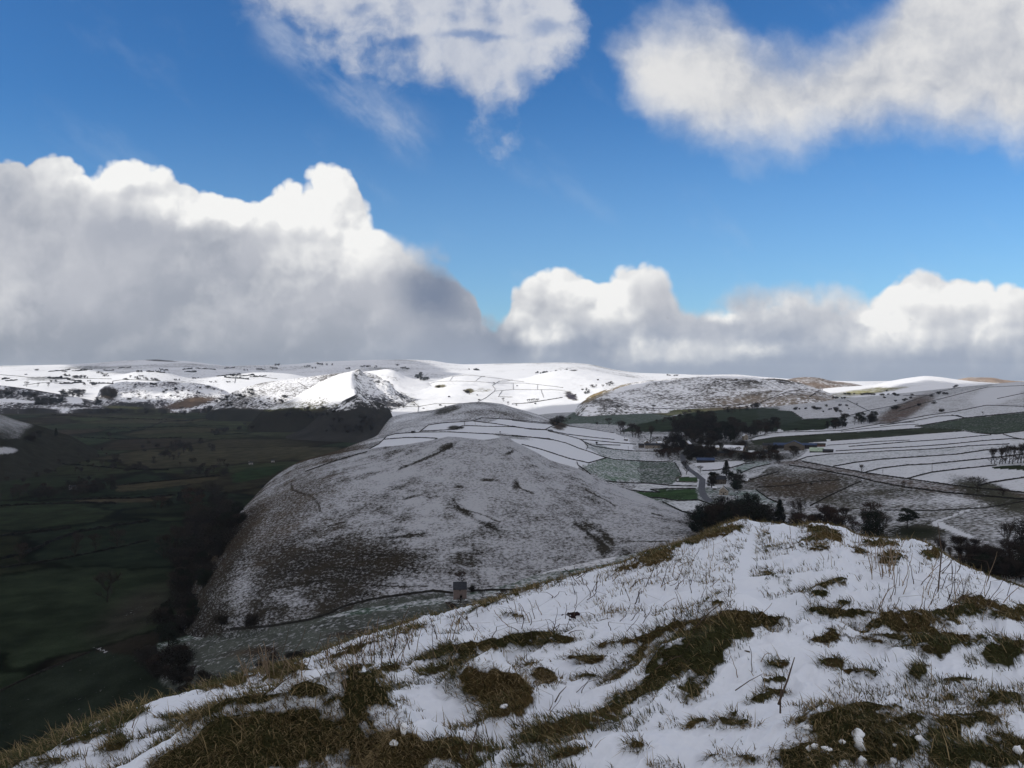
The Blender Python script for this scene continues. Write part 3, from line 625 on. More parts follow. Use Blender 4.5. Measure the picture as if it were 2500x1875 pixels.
pv(Z4((120, 610), (260, 590), (380, 560), (700, 545), (560, 640), (230, 655)), .02, (.022, .031, .021))
pv(Z4((280, 490), (380, 555), (700, 540), (930, 480), (900, 440), (600, 400), (300, 400), (60, 410)), .62, BROWN)
pv(Z4((740, 395), (930, 490), (1200, 430), (1340, 380), (1500, 330), (1200, 330), (800, 350)), .60, (.06, .055, .05))
pv(Z4((900, 580), (1100, 480), (1400, 400), (1800, 300), (2212, 260), (2212, 440), (1900, 440), (1650, 490), (1120, 580)), .60, BROWN)
blob(valley, sn, tn, 2210, 1000, 90, 22, -25, snow=.28, tone=(.07, .05, .04))
blob(valley, sn, tn, 2440, 960, 80, 26, -20, snow=.85)
pv(Z4((1650, 500), (1900, 440), (2212, 450), (2212, 490), (1720, 545)), .64, (.06, .06, .05))
pv(Z4((1310, 580), (1600, 525), (1720, 545), (1380, 592)), .9)
pv(Z8((110, 240), (140, 210), (500, 178), (800, 165), (1100, 112), (1370, 90), (1370, 130), (1440, 142), (1000, 168), (500, 200)), .80)
pv(Z8((110, 240), (300, 212), (500, 200), (1000, 168), (1440, 142), (1700, 150), (1760, 165), (1500, 182), (600, 250), (450, 270), (150, 275)), .06, (.030, .036, .025))
pv(Z8((1440, 142), (1370, 130), (1500, 110), (1760, 66), (2400, 5), (2400, 150), (2212, 165), (2000, 190), (1840, 180), (1700, 150)), .24, (.034, .046, .034))
pv(Z8((600, 262), (1500, 182), (1760, 165), (2120, 212), (2100, 265), (1500, 305), (900, 335), (540, 365), (440, 400), (440, 400), (520, 340)), .80)
pv(Z8((440, 400), (540, 365), (700, 345), (900, 335), (1500, 305), (2090, 275), (1900, 315), (1400, 365), (900, 410), (740, 440), (600, 420)), .62, PALEG)
pv(Z8((740, 440), (900, 410), (1400, 365), (1900, 315), (1960, 370), (1500, 420), (1100, 455), (970, 490)), .72)
pv(Z8((970, 490), (1100, 455), (1500, 420), (1960, 375), (2400, 350), (2400, 420), (1900, 440), (1400, 510), (1310, 535)), .74, PALEG)
pv(Z8((1310, 535), (1400, 510), (1900, 440), (2300, 450), (2600, 470), (2600, 640), (2212, 625), (1900, 590), (1780, 600)), .80)
pv(Z8((1950, 440), (2300, 425), (2300, 470), (2000, 455)), -.1, (.02, .027, .014))
# the brown lane verge and the rough pasture below it
pv(Z8((240, 400), (500, 390), (740, 440), (1000, 488), (1320, 535), (1780, 600), (2300, 640), (2300, 720), (1800, 690), (1300, 610), (900, 530), (600, 470), (400, 440)), .40, (.050, .038, .030))
k = right & inpoly(PXv, PYv, Z8((-60, 560), (150, 520), (250, 440), (400, 430), (600, 470), (900, 530), (1300, 610), (1800, 690), (2400, 720), (3600, 800), (3600, 1300), (-100, 1300), (-250, 800), (-30, 640)))
m2 = (.40+.22*nz2+.12*nz)
sn[k] = m2[k]; tn[k] = np.array((.040, .038, .030))
blob(valley, sn, tn, 1930, 1190, 120, 34, 5, snow=.22, tone=BROWN, soft=.7)
blob(valley, sn, tn, 2010, 1185, 60, 40, 5, snow=.26, tone=BROWN, soft=.7)
pv(Z8((2170, 640), (1500, 870), (1560, 865), (1860, 1000), (1840, 1010), (1490, 885)), .85)
blob(valley, sn, tn, 2430, 1210, 130, 30, 20, snow=.18, tone=(.04, .04, .03), soft=.6)
blob(valley, sn, tn, 2240, 1300, 70, 22, 0, snow=.06, tone=(.016, .018, .012), soft=.8)
# fields round the village road
pv(Z7((430, 505), (520, 488), (660, 435), (850, 455), (1290, 475), (1340, 580), (1290, 650), (1250, 680), (1050, 662), (660, 642)), .34, (.036, .054, .040))
pv(Z7((660, 650), (1250, 690), (1480, 695), (1470, 710), (1060, 718), (1150, 745), (840, 718)), .62, PALEG)
pv(Z7((880, 740), (1150, 745), (1120, 722), (1470, 714), (1490, 815), (1300, 818), (1150, 790), (980, 785)), .12, (.03, .055, .025))
pv(Z7((1300, 600), (1480, 610), (1490, 655), (1320, 648)), .12, (.03, .055, .025))
pv(Z7((1190, 835), (1500, 822), (1620, 865), (1570, 950), (1350, 918)), .66, PALEG)
pv(Z7((1430, 480), (1900, 460), (1900, 490), (1650, 545), (1540, 548)), .78, PALEG)
pv(Z7((1780, 545), (1950, 470), (2140, 465), (2140, 488), (1900, 560)), .45, (.04, .08, .06))
pv(Z7((1750, 740), (2010, 720), (2120, 800), (2212, 840), (2212, 880), (1900, 850)), .45, (.045, .08, .06))
M_valley = terrain_mat('valley_turf', 3.0, k=1.7, fine=.5, bump=.25, var=.4, snowc=(.53, .545, .575))  # snow colour lowered to stand in for cloud shade over thin cover
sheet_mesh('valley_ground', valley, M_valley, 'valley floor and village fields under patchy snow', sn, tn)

# middle hill
PX, PY = mid.screen(); n1_ = fbm(mid.X, mid.D, 45, 4, 101); n2_ = fbm(mid.X+mid.D*.3, mid.D*2.2, 14, 4, 102)
PYm = PY; sn = .60+.16*n1_+.16*n2_-.14*sstep(1150, 1400, PYm)-.15*sstep(1020, 560, PX+.35*(PYm-1200)); tn = tones(mid, (.026, .023, .018))
th_ = np.arctan2(mid.X+26, 790-mid.D); rad_ = np.hypot(mid.X+26, mid.D-790); sn += .22*fbm(th_*9, np.log(rad_+20)*1.6, 1.0, 5, 103, .6)*sstep(20, 90, rad_)+.12*fbm(mid.X*.25, mid.Z*1.2+mid.X*.02, 4.0, 3, 104, .55, True)
tn += (np.array((.046, .037, .028))-tn)*(sstep(980, 640, PX+.35*(PYm-1200))*sstep(1420, 1250, PYm))[..., None]
blob(mid, sn, tn, 470, 1450, 110, 260, 12, snow=.26, tone=(.024, .020, .015), soft=.9, amt=.6)
blob(mid, sn, tn, 1200, 1180, 230, 90, 20, snow=.60, soft=.9, amt=.7)
blob(mid, sn, tn, 840, 1200, 90, 26, -12, snow=.66, soft=.9, amt=.6)
blob(mid, sn, tn, 700, 1260, 190, 70, -50, snow=.40, tone=(.048, .038, .028), soft=.8)
blob(mid, sn, tn, 560, 1330, 150, 40, -50, snow=.28, tone=(.028, .022, .016), soft=.7)
blob(mid, sn, tn, 760, 1390, 230, 80, 4, snow=.24, tone=(.018, .015, .011), soft=1.0, amt=.75)
blob(mid, sn, tn, 940, 1370, 200, 50, 8, snow=.30, tone=(.020, .016, .011), soft=.9)
blob(mid, sn, tn, 590, 1445, 44, 95, 20, snow=.60, soft=1.0, amt=.8)
blob(mid, sn, tn, 1340, 1350, 160, 80, 20, snow=.58, soft=.9, amt=.7)
blob(mid, sn, tn, 1560, 1290, 140, 60, 20, snow=.64, soft=.9, amt=.6)
for c_ in ((1135, 1250, 36, 9, 30), (1190, 1282, 30, 8, 25), (1190, 1172, 24, 5, 0), (1470, 1340, 14, 34, -40), (1120, 1188, 14, 5, 0), (1260, 1185, 9, 14, 0), (1480, 1310, 7, 30, -45), (1245, 1105, 14, 5, -25), (1090, 1090, 24, 8, -20), (1000, 1215, 24, 4, -15), (985, 1310, 60, 4, -3)):
    blob(mid, sn, tn, c_[0], c_[1], c_[2]*1.2, c_[3], c_[4], snow=.16, tone=(.022, .020, .016), soft=1.0, amt=.8)
paint(mid, sn, tn, [(470, 1560), (600, 1540), (675, 1528), (800, 1502), (900, 1472), (1040, 1447), (1124, 1452), (1300, 1443), (1300, 1640), (400, 1760), (400, 1570)], .30, (.056, .062, .054))
def paintline(sh, sn, tn, pts, w, snow, tone):
    PX, PY = sh.screen(); PX = PX+5*fbm(sh.X, sh.D, 18, 3, 7); PY = PY+3*fbm(sh.X, sh.D, 14, 3, 8); d = np.full(PX.shape, 1e9)
    for a, b in zip(pts[:-1], pts[1:]):
        ex, ey = b[0]-a[0], b[1]-a[1]; t = np.clip(((PX-a[0])*ex+(PY-a[1])*ey)/(ex*ex+ey*ey), 0, 1); d = np.minimum(d, np.hypot(PX-a[0]-t*ex, PY-a[1]-t*ey))
    k = .62*(1-sstep(w*.2, w*1.0, d)); sn += (snow-sn)*k; tn += (np.array(tone)-tn)*k[..., None]
for pts_, w_ in ((Z6((360, 440), (365, 490), (420, 515), (470, 530), (520, 565), (560, 610), (575, 660)), 3.4), (Z6((620, 775), (700, 760), (780, 735)), 2.5), (Z6((1100, 870), (1250, 840), (1400, 830)), 2.5), (Z6((1590, 560), (1650, 640), (1740, 665), (1850, 690), (1960, 740)), 3), (Z6((2080, 440), (2130, 490), (2212, 520)), 3),
                 (Z6((1180, 330), (1350, 270), (1480, 210), (1600, 160)), 5), (Z6((380, 1000), (600, 960), (900, 990), (1250, 1010)), 2.5), (Z6((500, 1100), (800, 1090), (1150, 1150)), 3), (Z6((250, 1250), (600, 1180), (1000, 1230), (1400, 1240)), 2.5), (Z7((800, 1180), (1100, 1190), (1250, 1185)), 2), (Z7((380, 1010), (480, 1090), (560, 1150), (690, 1260)), 7), (Z7((1080, 935), (1180, 960)), 3), (Z7((480, 720), (600, 780), (750, 870)), 2)):
    paintline(mid, sn, tn, pts_, w_, .14, (.022, .020, .016))
M_mid = terrain_mat('thin_snow_pasture', 2.3, k=2.1, streak=(1.0, 1.0, 2.2), fine=.35, bump=.8, var=.5, rough=.74, snowc=(.37, .38, .405))  # dim snow colour holds both the thin cover and the deeper cloud shade
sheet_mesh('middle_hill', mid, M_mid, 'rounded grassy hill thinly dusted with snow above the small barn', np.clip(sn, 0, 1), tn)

# saddle with walled snow fields and round hill
PX, PY = sad.screen(); n1_ = fbm(sad.X, sad.D, 60, 4, 111)
sn = .52+.22*n1_; tn = tones(sad, (.036, .032, .026))
def ps(poly, snow=None, tone=None): paint(sad, sn, tn, poly, snow, tone)
ps(Z2((785, 820), (870, 770), (930, 710), (1000, 692), (1200, 670), (1250, 625), (1350, 610), (1530, 598), (1600, 592), (1660, 568), (1850, 580), (2212, 612), (2400, 640), (2600, 665), (2900, 730), (2900, 1000), (1900, 900), (1320, 740), (1250, 765)), .92)
ps(Z2((1600, 590), (1660, 568), (1800, 578), (1700, 612)), .5)
blob(sad, sn, tn, 1250, 1066, 60, 7, 8, snow=.5, tone=(.04, .04, .03)); blob(sad, sn, tn, 1110, 1044, 22, 7, 0, snow=.2, tone=(.03, .03, .025))
ps(Z7((460, 290), (600, 310), (720, 352), (1000, 370), (1200, 385), (1290, 475), (1000, 462), (660, 430), (500, 350)), .52, PALEG)
ps(Z7((430, 505), (520, 488), (660, 435), (850, 455), (1290, 475), (1340, 560), (1290, 640), (660, 642)), .40, (.045, .085, .05))
blob(sad, sn, tn, 1090, 1002, 40, 9, -15, snow=.25, tone=(.04, .04, .035)); blob(sad, sn, tn, 1365, 1030, 25, 22, 20, snow=.1, tone=(.05, .04, .035))
sn -= .42*sstep(930, 760, PX+.9*(PY-1100))*(PX < 960); tn += (np.array((.050, .040, .030))-tn)*(sstep(960, 820, PX+.6*(PY-1090))*(PX < 960))[..., None]
M_sad = terrain_mat('walled_field_snow', 3.0, k=1.6, streak=(1, 1, 2), fine=.5, bump=.4, snowc=(.60, .62, .66))  # snow tone reduced for thin cover and for cloud shade put into colour
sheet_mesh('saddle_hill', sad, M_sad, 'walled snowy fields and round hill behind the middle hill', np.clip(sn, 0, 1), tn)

M_far = terrain_mat('far_snow', 22.0, k=2.2, fine=.5, bump=.6, detail=9, rough=.7, streak=(1, 1, 2.5), snowc=(.74, .755, .79))
M_crag = terrain_mat('craggy_snow', 11.0, k=3.0, fine=.5, bump=.9, snowc=(.80, .81, .84))
sn = const(leftspur, .46)+.25*fbm(leftspur.X, leftspur.D, 120, 4, 121); tn = tones(leftspur, (.016, .017, .013)); PX, PY = leftspur.screen()
sn -= .9*sstep(40, 110, PX+.8*(PY-1060)); sn[PY > 1072] -= .5
blob(leftspur, sn, tn, 10, 1100, 50, 12, 0, snow=.7)
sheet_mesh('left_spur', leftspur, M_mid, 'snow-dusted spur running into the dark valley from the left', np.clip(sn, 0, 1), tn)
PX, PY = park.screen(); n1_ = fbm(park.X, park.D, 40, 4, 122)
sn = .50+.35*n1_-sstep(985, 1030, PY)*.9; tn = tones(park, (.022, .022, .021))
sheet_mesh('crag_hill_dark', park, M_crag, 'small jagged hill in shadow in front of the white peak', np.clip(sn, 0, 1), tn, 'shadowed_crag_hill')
PX, PY = chrome.screen(); n1_ = fbm(chrome.X, chrome.D, 60, 4, 123)
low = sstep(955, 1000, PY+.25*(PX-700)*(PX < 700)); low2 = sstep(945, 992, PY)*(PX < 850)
sn = 1.02-.42*low2+.1*n1_; rr = sstep(852, 872, PX); sn = sn*(1-rr)+rr*(.54+.34*n1_-.2*sstep(950, 1000, PY))  # right face gets less snow, more rock tone, to paint its shade deeper
tn = tones(chrome, OLIVE)*(1-rr[..., None])+np.array(ROCK)*rr[..., None]; dk = sstep(996, 1006, PY+9*fbm(chrome.X, chrome.D*0, 60, 4, 79)+5*n1_); tn += (np.array((.012, .012, .009))-tn)*dk[..., None]; sn -= 1.2*dk  # dk: wooded foot, its tone lowered further as painted cloud shade
for c_ in ((700, 985, 30, 12, 0), (785, 985, 24, 24, 15), (755, 990, 30, 14, 0), (830, 992, 30, 8, 0)): blob(chrome, sn, tn, *c_, snow=.40, tone=(.09, .08, .05), soft=1.0, amt=.8)
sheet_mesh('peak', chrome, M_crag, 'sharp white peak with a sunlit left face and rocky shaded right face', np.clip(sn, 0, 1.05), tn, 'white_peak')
def simple(sh, name, label, snow, tone, mat, amp=.2, sc_=150, seed=130, blobs_=(), gaps=None):
    sn = const(sh, snow)+amp*fbm(sh.X, sh.D, sc_, 4, seed); tn = tones(sh, tone)
    for b in blobs_: blob(sh, sn, tn, *b[:5], snow=b[5], tone=b[6] if len(b) > 6 else None, soft=.6)
    if gaps: gaps(sh, sn, tn)
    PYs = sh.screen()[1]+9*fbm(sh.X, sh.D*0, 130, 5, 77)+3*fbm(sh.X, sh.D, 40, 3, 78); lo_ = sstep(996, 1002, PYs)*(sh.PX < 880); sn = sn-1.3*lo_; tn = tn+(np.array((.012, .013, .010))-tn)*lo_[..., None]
    return sheet_mesh(name, sh, mat, label, np.clip(sn, 0, 1.05), tn)
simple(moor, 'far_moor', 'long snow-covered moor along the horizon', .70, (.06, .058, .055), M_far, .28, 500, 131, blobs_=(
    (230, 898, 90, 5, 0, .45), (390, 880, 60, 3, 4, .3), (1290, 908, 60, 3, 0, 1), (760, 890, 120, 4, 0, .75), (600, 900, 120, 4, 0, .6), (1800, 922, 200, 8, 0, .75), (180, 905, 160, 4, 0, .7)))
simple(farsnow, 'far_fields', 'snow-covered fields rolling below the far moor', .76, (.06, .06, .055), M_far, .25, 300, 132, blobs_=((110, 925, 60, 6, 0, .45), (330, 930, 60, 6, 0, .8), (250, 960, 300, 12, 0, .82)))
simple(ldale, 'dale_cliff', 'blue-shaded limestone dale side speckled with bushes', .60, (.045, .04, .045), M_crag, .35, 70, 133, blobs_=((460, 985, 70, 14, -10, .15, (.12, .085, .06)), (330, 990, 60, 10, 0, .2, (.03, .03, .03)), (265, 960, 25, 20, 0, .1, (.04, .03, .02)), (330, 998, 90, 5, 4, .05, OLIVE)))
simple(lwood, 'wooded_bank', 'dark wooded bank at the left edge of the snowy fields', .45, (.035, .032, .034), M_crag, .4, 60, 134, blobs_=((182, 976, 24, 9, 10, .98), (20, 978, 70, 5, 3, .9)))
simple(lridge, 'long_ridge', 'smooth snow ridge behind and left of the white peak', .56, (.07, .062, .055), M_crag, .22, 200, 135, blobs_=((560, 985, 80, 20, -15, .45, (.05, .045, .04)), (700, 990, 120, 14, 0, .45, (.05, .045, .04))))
simple(bridge, 'snowy_knoll', 'rounded snow knoll just behind the white peak', .93, (.07, .065, .055), M_crag, .2, 60, 136, blobs_=((960, 925, 30, 7, 20, .6), (1070, 945, 40, 10, 10, .6)))
simple(bright, 'sunlit_fields', 'brightly sunlit snow fields crossed by thin stone walls', .84, (.11, .10, .06), M_far, .14, 200, 137, blobs_=(
    (990, 985, 60, 30, 30, .60, (.09, .085, .06)), (1075, 943, 18, 5, 0, .25), (1145, 954, 16, 8, 0, .2), (1180, 952, 30, 8, 0, .6), (1060, 1000, 160, 14, 0, .72, OLIVE), (1040, 945, 12, 3, -20, .3), (1370, 912, 40, 8, 10, .72, ROCK), (1440, 925, 40, 8, 10, .8), (1400, 904, 12, 3, 0, .3, ROCK), (1395, 968, 22, 10, 30, .2, (.05, .045, .06)), (1120, 975, 60, 8, -5, .8)))
def _rh(sh, sn, tn):
    PX, PY = sh.screen(); rg = fbm(sh.X+sh.D, sh.D, 30, 4, 139, .6)
    band = sstep(.35, .9, (PX-1500)/400)*np.exp(-((PY-np.interp(PX, [1600, 1900], [935, 930]))/7)**2); sn -= band*.5*(rg > 0)
    w = sstep(.3, .8, (PX-1560)/330)*sstep(935, 985, PY); tn += (np.array((.17, .135, .10))-tn)*w[..., None]; sn -= .18*w
simple(rhill, 'broad_hill', 'broad grey-brown hill with a crag band along its top', .56, (.060, .055, .048), M_crag, .18, 60, 138, blobs_=((1450, 968, 40, 8, -30, .2, TAN), (1490, 955, 60, 5, -22, .4, TAN), (1540, 945, 50, 6, -12, .95), (1480, 985, 60, 12, 10, .4), (1750, 1000, 180, 4, -2, .15, OLIVE), (1800, 921, 120, 3, 2, .92)), gaps=_rh)
simple(rtan, 'tan_hump', 'small tan moorland hump on the skyline', .35, (.13, .095, .07), M_far, .1, 80, 140)
simple(rlit, 'lit_ridge', 'low ridge with a sunlit crest on the right skyline', .82, (.16, .135, .085), M_far, .12, 90, 141, blobs_=((2120, 955, 120, 9, -6, .35, (.2, .19, .09)), (2040, 975, 80, 10, 0, .5, (.14, .15, .07)), (2000, 962, 30, 6, 0, .8)))
simple(rpink, 'tan_moor', 'distant tan moor on the right skyline', .25, (.26, .19, .14), M_far, .2, 150, 142)

# near ridge: where grass shows through the snow
GP = [(430, 1880, 90, 50, -25, 1.2), (560, 1830, 150, 80, -22, 1.4), (760, 1800, 230, 90, -14, 1.5), (860, 1720, 110, 50, -15, 1.3), (960, 1850, 140, 80, 0, 1.4), (1080, 1830, 130, 45, 0, 1.2), (1190, 1672, 100, 62, 10, 1.5), (1100, 1600, 120, 22, -14, 1.0), (1280, 1570, 160, 24, -6, 1.2), (1080, 1640, 130, 14, -25, .9),
      (1000, 1670, 120, 14, -20, .8), (880, 1668, 60, 22, -10, 1.1), (940, 1640, 80, 12, -15, .8), (760, 1690, 70, 26, 0, 1.1), (690, 1640, 60, 24, -10, 1.1), (640, 1705, 120, 10, -10, .8), (820, 1650, 90, 10, -15, .8), (560, 1715, 130, 12, -14, .8), (480, 1745, 90, 12, -10, .9), (440, 1770, 120, 10, -18, .7),
      (1790, 1530, 140, 48, -10, 1.3), (1700, 1590, 150, 50, -22, 1.2), (1620, 1650, 130, 30, -28, .8), (1560, 1690, 120, 24, -25, .6), (1480, 1735, 110, 20, -22, .7), (1400, 1775, 120, 26, -12, 1.0), (1330, 1800, 60, 20, 0, .8), (1560, 1560, 160, 10, -14, .8), (1650, 1530, 90, 12, -10, .9), (1420, 1650, 60, 10, -5, .5), (1430, 1610, 60, 10, 0, 1.0), (1320, 1645, 50, 26, 20, 1.0),
      (2060, 1500, 120, 16, 3, 1.1), (2220, 1520, 160, 34, -3, 1.1), (2350, 1495, 150, 22, -4, 1.2), (2470, 1500, 80, 20, 0, 1.1), (2160, 1560, 180, 16, 3, .7), (2330, 1570, 160, 22, -5, .7), (2450, 1600, 80, 40, -8, 1.3), (2020, 1560, 40, 20, 0, 1.1), (2030, 1620, 40, 14, 0, 1.2), (1910, 1625, 30, 16, 0, 1.2), (1900, 1662, 30, 8, 0, 1.1), (1870, 1700, 50, 12, -14, .9), (2100, 1645, 44, 8, 6, .9), (2240, 1640, 30, 20, -30, 1.1), (2150, 1570, 40, 8, 0, .8),
      (2070, 1780, 120, 50, 0, 1.3), (2130, 1830, 110, 40, 0, 1.2), (1990, 1850, 90, 40, 0, 1.2), (2120, 1730, 70, 14, 4, .9), (2230, 1760, 60, 10, 0, .8), (2350, 1760, 90, 18, -6, .9), (2440, 1840, 120, 40, -4, 1.2), (2330, 1860, 70, 30, 0, 1.1), (2450, 1710, 80, 14, -6, .8), (2340, 1665, 60, 8, 0, .6), (1700, 1770, 30, 10, -20, .9), (1560, 1825, 30, 14, 0, .8), (1390, 1840, 60, 12, -10, .8), (1270, 1870, 60, 10, 0, .7), (1800, 1855, 60, 16, 0, .6), (1640, 1870, 50, 12, 0, .6), (1800, 1765, 60, 20, 0, .5),
      (1600, 1362, 56, 24, -20, 1.3), (1530, 1390, 60, 8, -22, .9), (1700, 1320, 90, 12, -14, 1.2), (1760, 1300, 60, 14, -12, 1.2), (1860, 1305, 14, 8, 20, 1.1), (2010, 1300, 56, 16, 8, 1.2), (2010, 1318, 70, 12, -8, 1.1), (2000, 1342, 36, 10, -6, 1.1), (2150, 1330, 60, 10, 4, 1.3), (2180, 1365, 40, 18, 0, 1.2), (2275, 1352, 24, 24, 30, 1.3), (2390, 1470, 56, 18, 8, 1.2), (2100, 1350, 30, 8, 12, .8), (1840, 1400, 50, 12, 0, .8), (1810, 1420, 44, 18, -10, .6), (1790, 1435, 30, 8, 0, .6), (2030, 1425, 60, 16, -12, .8), (2060, 1475, 40, 8, 0, .9), (1990, 1450, 40, 12, 0, .5), (1750, 1475, 30, 7, 0, .8), (1820, 1460, 30, 6, 0, .8), (1960, 1325, 60, 10, -30, .6), (1900, 1340, 70, 14, -12, .45),
      (1450, 1375, 70, 14, -20, 1.1), (1340, 1400, 80, 12, -20, 1.2), (1230, 1430, 60, 10, -20, 1.3), (1100, 1465, 80, 12, -22, 1.2), (1010, 1500, 70, 16, -15, 1.3), (900, 1530, 60, 12, -20, 1.1), (1180, 1485, 80, 8, -20, .9), (1290, 1440, 90, 10, -16, .9), (1000, 1540, 90, 8, -14, .8), (700, 1600, 90, 12, -18, 1.2), (560, 1665, 70, 9, -20, 1.2), (1130, 1520, 30, 6, -10, .9), (1250, 1505, 26, 5, 0, .8), (860, 1590, 100, 7, -18, .7),
      (300, 1758, 70, 9, -20, 1.1), (190, 1805, 90, 12, -16, 1.2), (60, 1850, 80, 16, -20, 1.1), (280, 1815, 40, 20, -30, 1.2), (110, 1860, 90, 12, -12, .7), (1560, 1420, 70, 7, -5, .3), (1480, 1505, 90, 10, -10, .5), (1700, 1500, 100, 40, 0, .2), (1660, 1380, 60, 30, 0, .2)]
cov = np.zeros(fore.D.shape)
nA = fbm(fore.X, fore.D, .8, 4, 201); nB = fbm(fore.X+.4*fore.D, fore.D*1.3, .16, 3, 202)
wob = 14*fbm(fore.X, fore.D, .5, 3, 203)+7*fbm(fore.X, fore.D, .14, 3, 206)
for c_ in GP:
    m_ = (np.abs(PXf-c_[0]) < c_[2]*1.9+40) & (np.abs(PYf-c_[1]) < c_[2]*1.0+c_[3]*1.5+30)
    r = ell(PXf[m_]+wob[m_], PYf[m_]+wob[m_]*.5, c_[0], c_[1], c_[2], c_[3], c_[4])
    cov[m_] = np.maximum(cov[m_], min(c_[5], 1.15)*(1-sstep(.15, 1.4, r)))
fringe = sstep(.90, 1.0, ts)*(.45+.5*fbm(fore.X, fore.D, 1.3, 3, 204)); fringe[ts > 1.02] = .9
cov = np.maximum(cov, fringe*1.15)
lowr = sstep(1560, 1700, PYf)*(.12+.20*nA)*(PXf > 1250)
strk = fbm(ux*.45, uy*1.9, .62, 4, 208, .6); strk2 = fbm(ux*.6, uy*1.4, .17, 4, 209, .6)
zone = (.35+.65*sstep(1480, 1620, PYf))*(1-path)*(.45+.55*sstep(900, 1200, PXf))
cov = cov+lowr+.42*nB*(cov > .03)+.30*strk2*(cov > .02)-.25*sstep(.15, .5, strk2)*(cov < .9)
cov = cov+zone*(.62*sstep(.20, .50, strk)+.42*sstep(.30, .62, strk2))
cov = cov*(1-.9*sstep(.25, .6, path)); ring = path*(1-path)*4*sstep(1500, 1440, PYf); cov += ring*.40*(strk2 > -.1)
bigm = np.zeros(cov.shape)
for c_ in GP:
    if c_[5] >= 1.3:
        m_ = (np.abs(PXf-c_[0]) < c_[2]*1.3) & (np.abs(PYf-c_[1]) < c_[2]*.8+c_[3]); bigm[m_] = np.maximum(bigm[m_], 1-sstep(.5, 1.0, ell(PXf[m_], PYf[m_], c_[0], c_[1], c_[2], c_[3], c_[4])))
COVER = np.clip(cov, 0, .80+.20*np.maximum(bigm, .0))
lift = sstep(.35, .8, COVER)
fore.Z += .014*lift*np.clip(Df/4, .6, 4)
tn = tones(fore, (.033, .033, .015))
w = sstep(-.2, .4, fbm(fore.X, fore.D, .7, 4, 205)); tn += (np.array((.062, .045, .021))-tn)*w[..., None]
hi_g = sstep(.3, 1.0, ts); tn = tn*(.75+.45*hi_g[..., None])
M_fore = terrain_mat('near_snow', .17, k=2.6, fine=.25, bump=.35, var=.55, detail=7, snowc=(.715, .75, .81))
sheet_mesh('ridge_ground', fore, M_fore, 'snowy grass ridge with a trodden path in the foreground', np.clip(1.12-COVER*1.15, 0, 1.15), tn)

# ground everywhere else, to the horizon on every side
me = bpy.data.meshes.new('plain'); R_ = 15000; N_ = 48
gv = [(0, 0, CAM_Z-200)]+[(R_*math.cos(2*math.pi*i/N_), R_*math.sin(2*math.pi*i/N_), CAM_Z-200) for i in range(N_)]
me.from_pydata(gv, [], [(0, 1+i, 1+(i+1) % N_) for i in range(N_)]); 
a = me.attributes.new('snow', 'FLOAT', 'POINT'); a.data.foreach_set('value', np.full(len(gv), .7, np.float32))
a = me.attributes.new('turf', 'FLOAT_COLOR', 'POINT'); a.data.foreach_set('color', np.tile(np.array([.03, .03, .02, 1], np.float32), len(gv)))
me.materials.append(M_far); o = bpy.data.objects.new('ground', me); COL.objects.link(o); struct(o, 'snowy low ground reaching to the horizon all round')
# the flank of the ridge behind the photographer
ang = np.linspace(math.radians(150), math.radians(390), 61); rr_ = np.array([.02, 1, 2, 4, 8, 16, 40, 90, 200, 330])
vs = []
for r in rr_:
    for a_ in ang:
        x, y = r*math.cos(a_), r*math.sin(a_); y -= .25
        vs.append((x, y, CAM_Z-1.66-.10*r-.0016*r*r+.05*min(r, 6)*math.sin(3*a_+r)))
fs = [(i*61+j, i*61+j+1, (i+1)*61+j+1, (i+1)*61+j) for i in range(len(rr_)-1) for j in range(60)]
me = bpy.data.meshes.new('rear'); me.from_pydata(vs, [], [tuple(reversed(f)) for f in fs])
a = me.attributes.new('snow', 'FLOAT', 'POINT'); a.data.foreach_set('value', np.full(len(vs), .85, np.float32))
a = me.attributes.new('turf', 'FLOAT_COLOR', 'POINT'); a.data.foreach_set('color', np.tile(np.array([.05, .05, .03, 1], np.float32), len(vs)))
me.materials.append(M_fore); o = bpy.data.objects.new('hill_flank', me); COL.objects.link(o); struct(o, 'snowy flank of the ridge behind the viewpoint')
